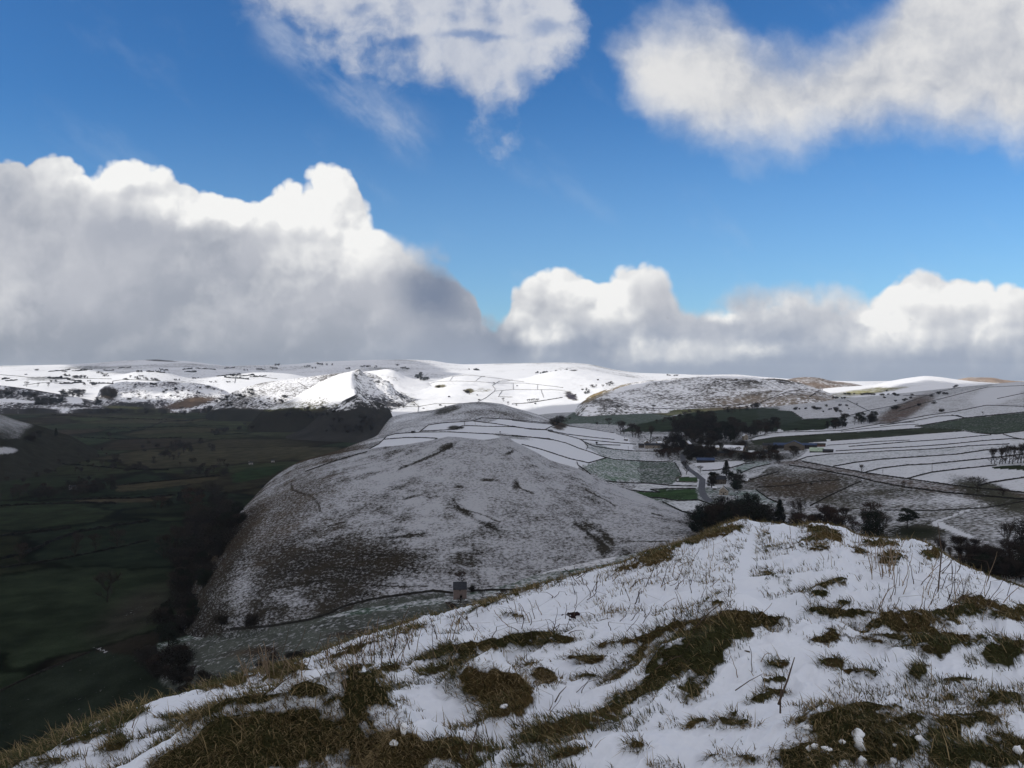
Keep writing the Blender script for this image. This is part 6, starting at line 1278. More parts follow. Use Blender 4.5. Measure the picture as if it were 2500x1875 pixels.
# ------------------------------------------------------------------ buildings
def box(V, Fc, x0, x1, y0, y1, z0, z1):
    n = len(V); V += [(x0, y0, z0), (x1, y0, z0), (x1, y1, z0), (x0, y1, z0), (x0, y0, z1), (x1, y0, z1), (x1, y1, z1), (x0, y1, z1)]
    Fc += [(n, n+3, n+2, n+1), (n+4, n+5, n+6, n+7), (n, n+1, n+5, n+4), (n+1, n+2, n+6, n+5), (n+2, n+3, n+7, n+6), (n+3, n, n+4, n+7)]
def bmesh_box(name, parent, mat, *b):
    V, Fc = [], []; box(V, Fc, *b); return link(name, new_mesh(name, V, Fc, mat), parent)
def house(name, label, cat, px, py, wpx, hpx, mwall, mroof, yaw=0, depth=.6, ridge=.42, group=None, names=None, win=2, door=True, chimney=1, trim=None, gable=False, sc_m=None):
    """gabled building; wpx = visible length in photo pixels, hpx = eaves height; front faces the viewpoint (turned by yaw)"""
    p = hit(px, py, names or ['valley'])
    if p is None: print('no house', label); return
    L = wpx/F0*p.y; h = hpx/F0*p.y; Dp = L*depth; face = math.atan2(p.x, p.y)
    r = empty(name, p, -face+math.radians(yaw)); tag(r, label, cat, group)
    x, y = L/2, Dp/2; rh = (Dp if not gable else L)*ridge
    V, Fc = [], []; box(V, Fc, -x, x, -y, y, -1.5, h); n = len(V)
    if not gable:
        for sx in (-1, 1): V += [(sx*x, -y, h), (sx*x, y, h), (sx*x, 0, h+rh)]
        Fc += [(n, n+2, n+1), (n+3, n+4, n+5)]
    else:
        for sy in (-1, 1): V += [(-x, sy*y, h), (x, sy*y, h), (0, sy*y, h+rh)]
        Fc += [(n, n+1, n+2), (n+3, n+5, n+4)]
    link('wall', new_mesh('wall', V, Fc, mwall), r)
    V, Fc = [], []; o_ = .35; t = .22
    if not gable:
        for s in (-1, 1):
            k = len(V); ey, ez = s*(y+o_), h-rh*o_/y
            V += [(-x-o_, ey, ez+.03), (x+o_, ey, ez+.03), (x+o_, 0, h+rh+.03), (-x-o_, 0, h+rh+.03), (-x-o_, ey, ez+.03+t), (x+o_, ey, ez+.03+t), (x+o_, 0, h+rh+.03+t), (-x-o_, 0, h+rh+.03+t)]
            Fc += [(k, k+1, k+2, k+3), (k+4, k+7, k+6, k+5), (k, k+4, k+5, k+1), (k+1, k+5, k+6, k+2), (k+3, k+2, k+6, k+7), (k, k+3, k+7, k+4)]
    else:
        for s in (-1, 1):
            k = len(V); ex, ez = s*(x+o_), h-rh*o_/x
            V += [(ex, -y-o_, ez+.03), (ex, y+o_, ez+.03), (0, y+o_, h+rh+.03), (0, -y-o_, h+rh+.03), (ex, -y-o_, ez+.03+t), (ex, y+o_, ez+.03+t), (0, y+o_, h+rh+.03+t), (0, -y-o_, h+rh+.03+t)]
            Fc += [(k, k+1, k+2, k+3), (k+4, k+7, k+6, k+5), (k, k+4, k+5, k+1), (k+1, k+5, k+6, k+2), (k+3, k+2, k+6, k+7), (k, k+3, k+7, k+4)]
    rf = link('roof', new_mesh('roof', V, Fc, mroof), r)
    if chimney:
        for s in ((-1, 1)[:chimney]):
            if not gable: bmesh_box('chimney', rf, mwall, s*x*.85-.4, s*x*.85+.4, -.4, .4, h+rh*.6, h+rh+1.3)
            else: bmesh_box('chimney', rf, mwall, -.4, .4, s*y*.85-.4, s*y*.85+.4, h+rh*.6, h+rh+1.3)
    if win:
        for i in range(win):
            cx = -x+2*x*(i+.5)/win; cx += (L*.08 if win == 1 else 0)
            for zc in ((h*.3, h*.75) if h > 4.4 else (h*.55,)):
                f = bmesh_box('window', r, M_glass, cx-.5, cx+.5, -y-.05, -y+.1, zc-.55, zc+.55)
                if trim: bmesh_box('window_frame', f, trim, cx-.62, cx+.62, -y-.03, -y+.05, zc-.75, zc-.56)
    if door: bmesh_box('door', r, M_shed, x*.1-.5, x*.1+.55, -y-.06, -y+.1, -.2, 2.1)
    if gable and trim:
        for s in (-1, 1):
            V = []; a = Vector((s*(x+.3), -y-o_-.04, h-rh*.3/x)); b = Vector((0, -y-o_-.04, h+rh+.05))
            V = [tuple(a), tuple(b), tuple(b+Vector((0, 0, .45))), tuple(a+Vector((0, 0, .45)))]; V += [(q[0], q[1]+.06, q[2]) for q in V]
            link('bargeboard', new_mesh('bargeboard', V, [(0, 1, 2, 3), (7, 6, 5, 4), (0, 4, 5, 1), (2, 6, 7, 3), (1, 5, 6, 2), (0, 3, 7, 4)], trim), r)
    return r
GH = 'houses of the village'
def H3(x, y): return Z3((x, y))[0]
def H7(x, y): return Z7((x, y))[0]
def H8(x, y): return Z8((x, y))[0]
house('long_barn', 'long low stone barn with dark roof at the left of the village', 'barn', *H3(1168, 796), 36, 7, M_stone, M_slate, 4, .3, names=['valley', 'saddle'], win=4, chimney=0, group=GH)
house('stone_house', 'small house with a snowy gable just above the long barn', 'house', *H3(1118, 764), 10, 5, M_stone_d, M_snowroof, 20, .7, names=['valley', 'saddle'], win=1, group=GH, gable=True, trim=M_trim)
house('stone_house', 'tiny snow-roofed house at the far left of the village', 'house', *H3(946, 734), 9, 4, M_stone_d, M_snowroof, -10, .6, names=['valley', 'saddle'], win=2, group=GH)
house('stone_house', 'dark cottage in front of the tiny snow-roofed house', 'house', *H3(1075, 792), 14, 6, M_stone_d, M_slate, 0, .6, names=['valley', 'saddle'], win=2, group=GH)
house('stone_house', 'pale stone house right of the long barn', 'house', *H3(1222, 775), 12, 7, M_stone, M_snowroof, 30, .7, win=2, group=GH)
house('stone_house', 'gabled stone house in the middle of the village', 'house', *H3(1455, 792), 18, 9, M_stone, M_snowroof, -25, .8, gable=True, win=2, trim=M_trim, group=GH)
house('stone_house', 'house with a bright snow-covered roof in the village centre', 'house', *H3(1612, 812), 18, 6, M_stone_d, M_snowroof, 15, .8, win=2, group=GH)
house('stone_house', 'dark house below the bright snow-covered roof', 'house', *H3(1545, 850), 17, 7, M_stone_d, M_slate, 10, .6, win=3, group=GH)
house('large_barn', 'big barn with a long sloping snow-covered roof in the village', 'barn', *H3(1845, 825), 48, 5, M_stone_d, M_snowroof, -14, .7, .30, win=0, chimney=0, group=GH)
house('stone_house', 'tall stone house standing among trees above the big barn', 'house', *H3(1936, 726), 11, 9, M_stone, M_snowroof, 30, .8, gable=True, win=1, group=GH)
house('stone_house', 'pale-gabled house at the upper edge of the village wood', 'house', *H3(1415, 640), 8, 5, M_stone, M_slate, 0, .8, win=1, group=GH)
house('farm_shed', 'blue-roofed shed beside the village road', 'shed', *H3(1608, 914), 42, 6, M_shed, M_blue, 3, .4, .3, win=0, chimney=0, group=GH)
house('stone_house', 'small white-walled house left of the blue-roofed shed', 'house', *H3(1545, 896), 8, 5, M_trim, M_slate, 0, .8, win=1, chimney=0, group=GH)
house('stone_house', 'long dark terrace behind the blue-roofed shed', 'house', *H3(1760, 860), 30, 7, M_stone_d, M_slate, -8, .35, win=4, group=GH)
house('stone_house', 'snow-streaked cottage at the right end of the village', 'house', *H3(2040, 880), 18, 6, M_stone_d, M_snowroof, -20, .6, win=2, group=GH)
for x_, y_, w_, h_, yw, rf_, lb in ((1380, 800, 15, 7, 20, M_snowroof, 'snow-roofed house just right of the pale stone house by the long barn'), (1500, 822, 14, 7, -15, M_slate, 'slate-roofed house between the gabled house and the bright roof'), (1690, 812, 16, 7, 12, M_snowroof, 'frosted-roof house right of the bright snow-covered roof'),
        (1330, 830, 13, 6, 0, M_slate, 'dark-roofed house above the reddish-brown thicket'), (1480, 868, 14, 6, 25, M_snowroof, 'pale-roofed house above the small white-walled one'), (1930, 800, 14, 6, -30, M_slate, 'dark house behind the right end of the big barn'), (1990, 850, 13, 6, 10, M_snowroof, 'frosted cottage left of the snow-streaked one'), (2100, 850, 15, 6, 5, M_slate, 'dark house nearest the farm at the right end of the village'), (1290, 755, 12, 6, -10, M_snowroof, 'small snowy-roofed house up the slope from the pale stone house')):
    house('stone_house', lb, 'house', *H3(x_, y_), w_, h_, M_stone if w_ > 14 else M_stone_d, rf_, yw, .65, win=2, group=GH)
house('cottage', 'gabled cottage with white roof edges at the bend of the road', 'house', *H7(1722, 765), 20, 11, M_stone, M_slate, -8, .8, .42, gable=True, win=2, trim=M_trim, chimney=1)
house('cottage', 'larger slate-roofed house hidden behind the gabled cottage', 'house', *H7(1688, 668), 26, 12, M_stone_d, M_slate, 14, .7, win=2)
house('cottage', 'small outbuilding with a snowy roof left of the gabled cottage', 'house', *H7(1640, 722), 9, 5, M_stone_d, M_snowroof, 0, .8, win=1, chimney=0)
house('cottage', 'low white-roofed building on the slope right of the cottage', 'house', *H7(1915, 650), 18, 4, M_stone_d, M_snowroof, -30, .5, win=1, chimney=0)
GF = 'sheds of the farm'
house('farm_shed', 'leftmost blue-roofed farm shed', 'shed', *H8(345, 298), 40, 8, M_shed, M_blue, 6, .5, .25, win=0, chimney=0, door=False, group=GF)
house('farm_shed', 'widest dark-fronted farm shed with a low blue roof', 'shed', *H8(440, 310), 46, 12, M_stone_d, M_blue, -3, .6, .22, gable=True, win=0, chimney=0, group=GF)
house('farm_shed', 'blue-roofed farm shed right of the widest one', 'shed', *H8(560, 300), 32, 9, M_shed, M_blue, 4, .5, .25, win=0, chimney=0, group=GF)
house('farm_shed', 'reddish-brown shed at the right of the farm', 'shed', *H8(640, 285), 24, 5, simple_mat('red_shed', (.13, .075, .055), noise=2), M_shed, 0, .5, .25, win=0, chimney=0, group=GF)
house('farm_shed', 'shed with a frosted pale green roof in front of the farm', 'shed', *H8(612, 328), 32, 3, M_shed, M_greenroof, 0, .6, .42, win=0, chimney=0, group=GF)
house('farm_shed', 'dark low shed right of the frosted green roof', 'shed', *H8(700, 330), 24, 4, M_shed, M_slate, 0, .5, .3, win=0, chimney=0, group=GF)
house('farm_house', 'brown stone farmhouse left of the blue sheds', 'house', *H8(235, 300), 24, 8, M_stone_d, M_slate, 8, .5, win=3, group=GF)
house('white_shed', 'small white shed alone on the wall behind the farm', 'shed', *H8(704, 249), 8, 4, M_trim, M_snowroof, 0, .7, .3, win=0, chimney=0, door=False)
house('farm_house', 'small white farmhouse among dark trees on the left valley floor', 'house', *Z5((560, 300))[0], 15, 6, simple_mat('valley_white', (.30, .30, .30)), M_slate, 10, .6, win=2)
house('farm_house', 'farmhouse at the edge of the valley wood below the hill', 'house', *Z5((1935, 106))[0], 10, 4, simple_mat('valley_pale', (.30, .29, .28)), M_slate, 0, .6, win=2)
house('farm_house', 'tiny pale barn right of the valley farmhouse', 'house', *Z5((2105, 90))[0], 8, 4, simple_mat('valley_pale2', (.30, .29, .28)), M_slate, 0, .6, win=1, chimney=0)
# the small field barn, seen squarely
p = hit(1123, 1459, ['valley', 'mid']); k_ = p.y/F0
r = empty('field_barn', p, -math.atan2(p.x, p.y)); tag(r, 'small square stone field barn with dark doorway and slate roof', 'barn')
w_, h_, d_ = 16*k_, 24*k_, 15*k_; ro = 14*k_; M_barn = simple_mat('barn_stone', (.150, .118, .110), noise=.5, amp=.22)
V, Fc = [], []; dw = 3*k_; dx0, dx1, dh = -.2*k_, 5.2*k_, 10*k_
box(V, Fc, -w_, dx0, -d_, -d_+.7, -1, h_); box(V, Fc, dx1, w_, -d_, -d_+.7, -1, h_); box(V, Fc, dx0, dx1, -d_, -d_+.7, dh, h_)
box(V, Fc, -w_, -w_+.7, -d_+.7, d_-.7, -1, h_); box(V, Fc, w_-.7, w_, -d_+.7, d_-.7, -1, h_); box(V, Fc, -w_, w_, d_-.7, d_, -1, h_)
n = len(V)
for s in (-1, 1): V += [(s*w_, -d_, h_), (s*w_, d_, h_), (s*w_, 0, h_+ro)]
Fc += [(n, n+2, n+1), (n+3, n+4, n+5)]
link('wall', new_mesh('wall', V, Fc, M_barn), r)
V, Fc = [], []
for s in (-1, 1):
    k = len(V); e_ = s*(d_+.3); z0 = h_-ro*.3/d_+.04
    V += [(-w_-.2, e_, z0), (w_+.2, e_, z0), (w_+.2, 0, h_+ro+.04), (-w_-.2, 0, h_+ro+.04), (-w_-.2, e_, z0+.2), (w_+.2, e_, z0+.2), (w_+.2, 0, h_+ro+.24), (-w_-.2, 0, h_+ro+.24)]
    Fc += [(k, k+1, k+2, k+3), (k+4, k+7, k+6, k+5), (k, k+4, k+5, k+1), (k+1, k+5, k+6, k+2), (k+3, k+2, k+6, k+7), (k, k+3, k+7, k+4)]
link('roof', new_mesh('roof', V, Fc, M_slate), r)
bmesh_box('lintel', r, M_stone_d, dx0-.25, dx1+.25, -d_-.05, -d_+.3, dh, dh+.32)
bmesh_box('loft_opening', r, M_glass, -1.2*k_, 1.2*k_, -d_-.03, -d_+.1, h_*.80, h_*.92)
single('brush', 1128, 1424, 30, 'twiggy bush growing right behind the small barn', names=['mid', 'valley'], wide=1.2)
single('shrub', 1152, 1446, 18, 'dark bush against the right end of the small barn', names=['mid', 'valley'])
# road through the village, a sheet laid on the land
def road(label, pts, w, names, lift=.12):
    P = line_on_land(pts, names, 4); V = []; Fc = []
    for i, q in enumerate(P):
        t = P[min(i+1, len(P)-1)]-P[max(i-1, 0)]; t.z = 0; t.normalize(); s = Vector((-t.y, t.x, 0))
        for k in (-1, 0, 1):
            a = q+s*w*.5*k; g = ground(a.x, a.y, names); V.append((a.x, a.y, (g if g is not None else q.z)+lift))
        if i:
            a, b = 3*(i-1), 3*i; Fc += [(a, a+1, b+1, b), (a+1, a+2, b+2, b+1)]
    o = link('road', new_mesh('road', V, Fc, M_lane)); struct(o, label); return o
road('grey road bending down past the village toward the cottage', Z7((1350, 400), (1360, 480), (1400, 530), (1470, 580), (1530, 630), (1525, 680), (1520, 720), (1545, 780), (1600, 830)), 6.5, ['valley'], .25)
# poles
def pole(px, py, hpx, label):
    p = hit(px, py, ['valley', 'saddle'])
    if p is None: return
    h = hpx/F0*p.y; V, Fc = [], []; tube(V, Fc, Vector((0, 0, -.5)), Vector((0, 0, h)), .2, .15, 6)
    r = link('utility_pole', new_mesh('utility_pole', V, Fc, M_pole, True), None, p); tag(r, label, 'pole', 'utility poles in the fields')
    bmesh_box('crossarm', r, M_pole, -1.1, 1.1, -.1, .1, h-.7, h-.5)
pole(*H8(1503, 486), 22, 'utility pole on the snow field wall near the plantation')
pole(*H7(862, 402), 19, 'utility pole standing left of the village')
pole(*H8(1123, 492), 10, 'short pole in the snow field right of the lone round tree')
pole(*Z2((1612, 630))[0], 20, 'tall pole on the snow field under the round hill')
pole(*H7(1035, 380), 9, 'small pole in the field by the brown thicket')
# two birds far off in the sky
M_bird = simple_mat('bird_dark', (.02, .02, .02))
for px, py, lb, rz in ((1630, 777, 'tiny dark bird in front of the middle cloud', .3), (2224, 781, 'tiny dark bird in front of the right-hand cloud', -.5)):
    d = 420.0; c = Vector(((px-1250)/F0*d, d, CAM_Z+(YH-py)/F0*d))
    V = [(0, -.35, 0), (.06, 0, .06), (0, .25, 0), (-.06, 0, .06), (0, 0, -.07), (0, .5, 0)]; Fc = [(0, 1, 4), (0, 4, 3), (1, 2, 4), (2, 3, 4), (0, 3, 1), (1, 3, 2), (2, 5, 1)]
    b = link('bird', new_mesh('bird', V, Fc, M_bird), None, c); b.rotation_euler = (.25, .3, rz); tag(b, lb, 'bird')
    for s in (-1, 1):
        V = [(s*.04, -.14, .03), (s*.45, -.18, .22), (s*.95, .05, .10), (s*.45, .06, .20), (s*.04, .14, .03)]
        V += [(x, y, z-.03) for x, y, z in V]; link('wing', new_mesh('wing', V, [(0, 1, 3, 4), (1, 2, 3), (5, 9, 8, 6), (6, 8, 7), (0, 5, 6, 1), (1, 6, 7, 2), (2, 7, 8, 3), (3, 8, 9, 4)], M_bird), b)
# ------------------------------------------------------------------ near ridge: grass, dead stalks, sticks, snow lumps
nrng = np.random.default_rng(5)
def attr_mat(name, attr, rough=.8, transl=0.0):
    m = bpy.data.materials.new(name); m.use_nodes = True; nb = NB(m.node_tree); bs = nb.n['Principled BSDF']
    a = nb.node('ShaderNodeAttribute', attribute_name=attr); nb.put(bs.inputs['Base Color'], a.outputs['Color']); bs.inputs['Roughness'].default_value = rough
    bs.inputs['Specular IOR Level'].default_value = .15
    return m
M_blade = attr_mat('grass_blades', 'tint')
NB_ = 620000
R_, C_ = fore.D.shape
ci = nrng.uniform(np.searchsorted(px_f, -80), np.searchsorted(px_f, 2580), NB_); ri = nrng.uniform(6, R_-24, NB_)
c0 = ci.astype(int); r0 = ri.astype(int); fc = ci-c0; fr = ri-r0
def samp(A): return (A[r0, c0]*(1-fc)+A[r0, c0+1]*fc)*(1-fr)+(A[r0+1, c0]*(1-fc)+A[r0+1, c0+1]*fc)*fr
cv = samp(COVER); dd = samp(fore.D)
prob = np.where(cv > .45, .60, np.clip(cv*1.1, 0, .55))
lowzone = sstep(1500, 1700, samp(PYf))*(samp(PXf) > 1150)*(fbm(samp(fore.X), dd, .45, 3, 402) > .0)
prob = np.where(cv < .16, 0, prob); upz = sstep(1290, 1330, samp(PYf))*(1-sstep(1500, 1560, samp(PYf)))*(samp(path) < .25); prob = np.maximum(prob, .16*upz*(fbm(samp(fore.X), dd, 1.3, 3, 404) > .05)*(cv > .0)*(fbm(samp(fore.X), dd, .3, 2, 406) > .0)); prob = np.maximum(prob, .05*lowzone*(fbm(samp(fore.X), dd, .22, 3, 403) > .25)*(cv > .005))
keep = nrng.random(NB_) < prob
ci, ri, c0, r0, fc, fr, cv, dd = [a[keep] for a in (ci, ri, c0, r0, fc, fr, cv, dd)]
bx, by, bz = samp(fore.X), dd, samp(fore.Z)+CAM_Z
n = len(bx); print('blades', n)
clump = fbm(bx, by, .25, 3, 401); clump2 = fbm(bx, by, .7, 3, 405)
L = (.045+.0052*by)*nrng.uniform(.5, 1.35, n)*(1+.5*clump); Wd = (.0020+.00042*by)*nrng.uniform(.7, 1.4, n)
sparse = cv < .3; L[sparse] *= .9; straw = nrng.random(n) < .06; L[straw] *= 1.7
az = nrng.normal(math.pi*1.12, .85, n)+clump2*1.5; inc = np.clip(nrng.normal(.50, .32, n), .02, 1.4)      # wind-laid to the left
inc[sparse] = np.clip(nrng.normal(.95, .3, sparse.sum()), .3, 1.5)
dx, dy, dz = np.cos(az)*np.cos(inc), np.sin(az)*np.cos(inc), np.sin(inc)
sx, sy = -np.sin(az), np.cos(az)
view = nrng.random(n) < .5; sx[view] = 1; sy[view] = 0
bend = nrng.uniform(.25, .75, n)
P0 = np.stack([bx, by, bz-.012], 1); S_ = np.stack([sx*Wd*.5, sy*Wd*.5, 0*Wd], 1)
Dv = np.stack([dx, dy, dz], 1); P1 = P0+Dv*(L*.55)[:, None]; D2 = Dv.copy(); D2[:, 2] -= bend; D2 /= np.linalg.norm(D2, axis=1)[:, None]; P2 = P1+D2*(L*.5)[:, None]
co = np.stack([P0-S_, P0+S_, P1+S_*.75, P1-S_*.75, P2], 1).reshape(-1, 3)
me = bpy.data.meshes.new('grass'); me.vertices.add(n*5); me.vertices.foreach_set('co', co.astype(np.float32).ravel())
b = np.arange(n)[:, None]*5; lo = np.hstack([b, b+1, b+2, b+3, b+3, b+2, b+4]).astype(np.int32)
me.loops.add(n*7); me.loops.foreach_set('vertex_index', lo.ravel())
me.polygons.add(n*2); ls = (np.arange(n)[:, None]*7+np.array([[0, 4]])).ravel().astype(np.int32); me.polygons.foreach_set('loop_start', ls)
me.update(calc_edges=True)
pal = np.array([(.042, .047, .015), (.062, .060, .021), (.115, .088, .037), (.24, .18, .095), (.032, .038, .014), (.07, .043, .022)])
mixv = np.clip(nrng.normal(0, .6, n)+1.5*clump2+.6*sstep(.5, 1, by/15), -1.2, 1.6); pi_ = np.clip(((mixv+1.2)/2.8*4).astype(int), 0, 3)
pi_[(mixv < -.2) & (nrng.random(n) < .5)] = 4; pi_[nrng.random(n) < .05] = 5; pi_[straw] = 3; pass
tc = pal[pi_]*nrng.uniform(.75, 1.3, (n, 1)); t4 = np.ones((n, 5, 4), np.float32); t4[:, :, :3] = tc[:, None, :]
a = me.attributes.new('tint', 'FLOAT_COLOR', 'POINT'); a.data.foreach_set('color', t4.ravel()); me.materials.append(M_blade)
o = link('grass', me); o['kind'] = 'stuff'; o['label'] = 'olive and brown matted grass tussocks showing through the snow'

# dead stalks
M_stalk = simple_mat('dead_stalk', (.22, .165, .115), noise=.05, amp=.45); M_stalk_d = simple_mat('dead_stalk_dark', (.070, .052, .040), noise=.05, amp=.4)
def stalk_mesh(seed, bent, mat):
    r = random.Random(seed); V, Fc = [], []; p = Vector((0, 0, -.06)); d = Vector((r.uniform(-.1, .1), r.uniform(-.1, .1), 1)); n_ = 5; rad = .0060
    for i in range(n_):
        d2 = d+Vector((r.uniform(-.09, .09)*(1+bent), r.uniform(-.09, .09), 0))
        if bent and i == 3: d2 = Vector((r.choice([-1, 1])*r.uniform(.5, 1.3), r.uniform(-.4, .4), r.uniform(-.1, .5)))
        d2.normalize(); q = p+d2*(1.06/n_); tube(V, Fc, p, q, rad, rad*.86, 5); p, d = q, d2; rad *= .86
        if i in (2, 3) and r.random() < .45:
            e = (d+Vector((r.uniform(-.9, .9), r.uniform(-.5, .5), .2))).normalized(); tube(V, Fc, p, p+e*r.uniform(.08, .2), rad*.6, rad*.35, 4)
    return new_mesh('dead_stalk', V, Fc, mat, True)
SM = [stalk_mesh(i, 0, M_stalk) for i in range(5)]+[stalk_mesh(10+i, 1, M_stalk_d) for i in range(5)]+[stalk_mesh(20+i, 0, M_stalk_d) for i in range(3)]
def stalks(label, group, box_, n, hpx, lean=(0, .1), variants=range(10), thick=1.0):
    x0, x1, y0, y1 = box_; k = 0; t = 0
    while k < n and t < n*20:
        t += 1; px = rng.uniform(x0, x1); py = rng.uniform(y0, y1); p = fpos(px, py)
        if p is None: continue
        k += 1; h = rng.uniform(*hpx)/F0*p.y; th = p.y/9.5*rng.uniform(.7, 1.2)*thick
        o = link('dead_stalk', SM[rng.choice(list(variants))], None, p); o.scale = (th, th, h)
        # thickness follows the scale of width only; lean as the wind left them
        o.rotation_euler = (rng.uniform(-.12, .12), rng.gauss(*lean), rng.uniform(-.25, .25)); tag(o, label, 'stalk', group)
st = range(0, 5)
stalks('straight thin stalk in the fringe at the left ridge edge', 'fringe of stalks at the left ridge edge', (590, 720, 1622, 1665), 14, (45, 80), (0, .06), st)
stalks('straight thin stalk in the stand below the left ridge edge', 'stand of stalks below the left ridge edge', (610, 880, 1600, 1690), 34, (50, 85), (0, .07), [0, 1, 2, 3, 4, 10, 11])
stalks('thin stalk in the stand left of the big grass mound', 'stand of stalks left of the big grass mound', (860, 1150, 1555, 1635), 34, (45, 85), (0, .10), [0, 1, 2, 3, 10, 11, 12])
stalks('short stalk between the mound and the red leaf patch', 'stalks near the red leaf patch', (1100, 1340, 1500, 1570), 20, (28, 60), (0, .22), range(3, 13))
stalks('broken leaning stalk on the snow left of the path', 'broken stalks left of the path', (1340, 1580, 1400, 1550), 44, (24, 56), (.12, .35), range(5, 13))
stalks('fine leaning stalk beside the trodden path', 'fine stalks beside the trodden path', (1570, 1740, 1350, 1540), 36, (22, 52), (.38, .25), range(0, 13), .8)
stalks('tall pale stalk in the tight clump behind the round tuft', 'tight clump of tall pale stalks', (2125, 2185, 1385, 1415), 14, (60, 90), (.02, .12), st)
stalks('long stalk leaning right on the snow right of the path', 'long stalks leaning right', (2140, 2470, 1395, 1500), 46, (40, 95), (.38, .22), range(0, 13), .85)
stalks('dry stem standing on the far left corner of the ridge', 'dry stems on the far left corner', (130, 370, 1760, 1860), 14, (35, 75), (0, .12), range(0, 13))
stalks('dry stem rising from the grass at the far knoll', 'dry stems at the far knoll', (1930, 2120, 1300, 1345), 14, (20, 42), (.1, .2), st, .8)
stalks('thick short stem poking from the near snow', 'short stems poking from the near snow', (1330, 1500, 1690, 1800), 8, (40, 70), (.1, .5), [5, 6, 7, 8, 10, 11])
stalks('bent stem in the large grass patch right of centre', 'stems in the large grass patch', (1640, 1900, 1500, 1660), 10, (30, 60), (.3, .4), range(0, 13))
def stick(x0, y0, x1, y1, rad, label, lift=.03):
    a = fpos(x0, y0)
    if a is None: return
    rad *= .55; b = a+Vector(((x1-x0)/F0*a.y, lift, (y0-y1)/F0*a.y*.96)); g = ground(b.x, b.y, ['fore'])
    if g is not None: b.z = max(b.z, g+.01)
    a.z += lift*.4; b.z += lift; V, Fc = [], []; m_ = (a+b)/2-a; L = (b-a).length
    m_ += Vector((rng.uniform(-.05, .05)*L, 0, rng.uniform(.02, .06)*L)); tube(V, Fc, Vector(), m_, rad, rad*.8, 6); tube(V, Fc, m_, b-a, rad*.8, rad*.4, 6)
    o = link('fallen_stem', new_mesh('fallen_stem', V, Fc, M_stalk_d, True), None, a); tag(o, label, 'stick')
stick(1900, 1742, 1958, 1674, .011, 'thick fallen stem slanting across snow left of the big dark tussock', .12)
stick(1795, 1694, 1868, 1672, .006, 'thin fallen stem curving over snow near the centre right', .05)
stick(1600, 1640, 1672, 1658, .007, 'pale bent stem lying below the large grass patch', .04)
stick(1905, 1760, 1925, 1720, .009, 'reddish stem propped beside the thick fallen one', .1)
stick(1700, 1540, 1775, 1500, .008, 'long stem lying up the side of the large grass patch', .08)
stick(1000, 1600, 975, 1570, .009, 'dark stem leaning above the big grass mound', .12)
stick(1355, 1730, 1385, 1765, .008, 'dark stem leaning out of the near snow', .10)
stick(955, 1640, 992, 1580, .010, 'forked dark stem beyond the snow bank', .25)
stick(1830, 1592, 1818, 1640, .014, 'pale upright stub beside the large grass patch', .0)
stick(2290, 1500, 2360, 1440, .012, 'long dark stem leaning right on the skyline snow', .5)
stick(2300, 1500, 2400, 1478, .008, 'thin arching stem below the long dark one', .1)
stick(1140, 1870, 1170, 1790, .007, 'pale stem across the lowest grass patch', .08)
stick(660, 1700, 720, 1690, .006, 'twig lying near the left stand of stalks', .05)
# lumps of kicked-up snow
M_lump = simple_mat('snow_lump', (.84, .86, .89), noise=.02, amp=.06)
def lump(px, py, w, h, label, rot=0):
    p = fpos(px, py)
    if p is None: return
    k = p.y/F0; V, Fc = [], []; n1, n2 = 9, 12
    for i in range(n1+1):
        th = math.pi*i/n1
        for j in range(n2):
            ph = 2*math.pi*j/n2; q = Vector((math.sin(th)*math.cos(ph), math.sin(th)*math.sin(ph), math.cos(th)))
            f = 1+.38*float(vnoise(np.array([q.x*1.7+px]), np.array([q.y*1.7+q.z*1.3+py]), 3)[0])+.12*float(vnoise(np.array([q.x*5+px]), np.array([q.y*5+q.z*4]), 4)[0])
            V.append((q.x*w*k*.5*f, q.y*w*k*.45*f, q.z*h*k*.5*f+h*k*.3))
    for i in range(n1):
        for j in range(n2): Fc.append((i*n2+j, (i+1)*n2+j, (i+1)*n2+(j+1) % n2, i*n2+(j+1) % n2))
    o = link('snow_lump', new_mesh('snow_lump', V, Fc, M_lump, True), None, p); o.rotation_euler = (0, rot, 0); tag(o, label, 'snow lump', 'lumps of kicked-up snow')
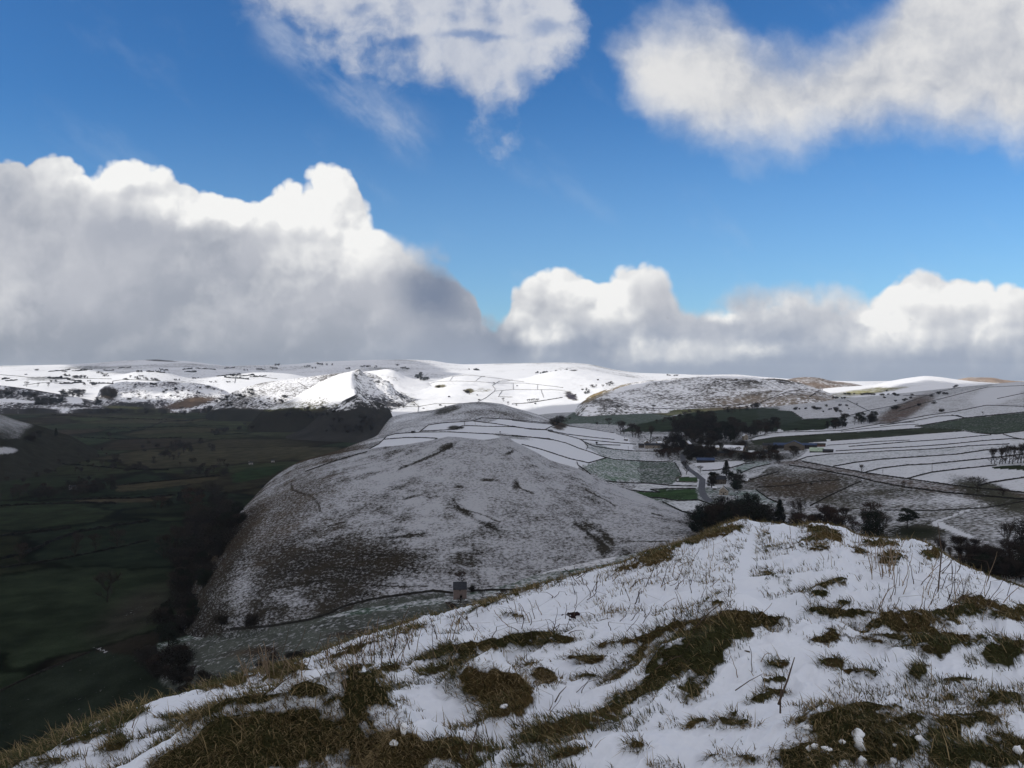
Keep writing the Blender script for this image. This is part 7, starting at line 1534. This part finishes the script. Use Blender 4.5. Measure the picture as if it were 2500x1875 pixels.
for a_ in ((2106, 1830, 24, 44, 'long smooth wedge of snow lying on the dark tussock', -.5), (2092, 1800, 34, 24, 'crumbly snow lump above the smooth wedge'), (2055, 1815, 16, 14, 'small snow lump left of the smooth wedge'), (1975, 1832, 14, 13, 'left snow lump of the pair on the brown grass'),
           (1990, 1828, 18, 15, 'right snow lump of the pair on the brown grass'), (2018, 1832, 24, 12, 'flat snow lump right of the pair'), (2104, 1866, 20, 22, 'round snow lump near the bottom edge below the wedge'), (2180, 1862, 12, 14, 'small snow lump near the bottom right of the dark tussock'), (2485, 1838, 22, 22, 'snow lump at the right edge of the photo'),
           (2243, 1808, 16, 14, 'snow lump in the small hollow right of the dark tussock'), (2185, 1822, 9, 8, 'tiny snow crumb on the dark tussock'), (1172, 1736, 26, 12, 'snow crumbs at the foot of the big grass mound'), (1230, 1728, 22, 10, 'snow crumbs at the right foot of the big grass mound'), (985, 1790, 14, 28, 'icy snow spike at the edge of the brown mound'), (960, 1818, 22, 14, 'snow lump in the notch between the two brown mounds'), (1975, 1780, 26, 12, 'snow cap on the left of the dark tussock')):
    lump(*a_)
# dark red leaf patch lying on the snow
p = fpos(1398, 1502); k = p.y/F0; V, Fc = [], []
for i in range(26):
    c = Vector((rng.gauss(0, 9)*k, rng.gauss(0, .05), rng.uniform(.5, 3)*k)); u = Vector((rng.uniform(-1, 1), rng.uniform(-1, 1), rng.uniform(-.25, .25))).normalized()*7*k; v = u.orthogonal().normalized()*4*k; q = len(V)
    V += [tuple(c-u), tuple(c+v), tuple(c+u), tuple(c-v)]; Fc.append((q, q+1, q+2, q+3))
o = link('leaf_patch', new_mesh('leaf_patch', V, Fc, simple_mat('dark_leaves', (.022, .014, .018))), None, p); tag(o, 'dark patch of dead leaves on the snow near the ridge edge', 'leaves')
# ------------------------------------------------------------------ thin air between here and the far moor
V, Fc = [], []; box(V, Fc, -15200, 15200, -15200, 15200, CAM_Z-206, CAM_Z+215)
m = bpy.data.materials.new('haze'); m.use_nodes = True; nb = NB(m.node_tree); nb.n.clear()
o_ = nb.node('ShaderNodeOutputMaterial'); pvn = nb.node('ShaderNodeVolumePrincipled'); nb.l.new(pvn.outputs[0], o_.inputs['Volume'])
pvn.inputs['Color'].default_value = (.80, .88, 1.0, 1); pvn.inputs['Density'].default_value = 2.6e-5; pvn.inputs['Anisotropy'].default_value = .3
o = link('haze', new_mesh('haze', V, Fc, m)); o['kind'] = 'stuff'; o['label'] = 'thin blue haze over the distant hills'
sc.cycles.volume_bounces = 0
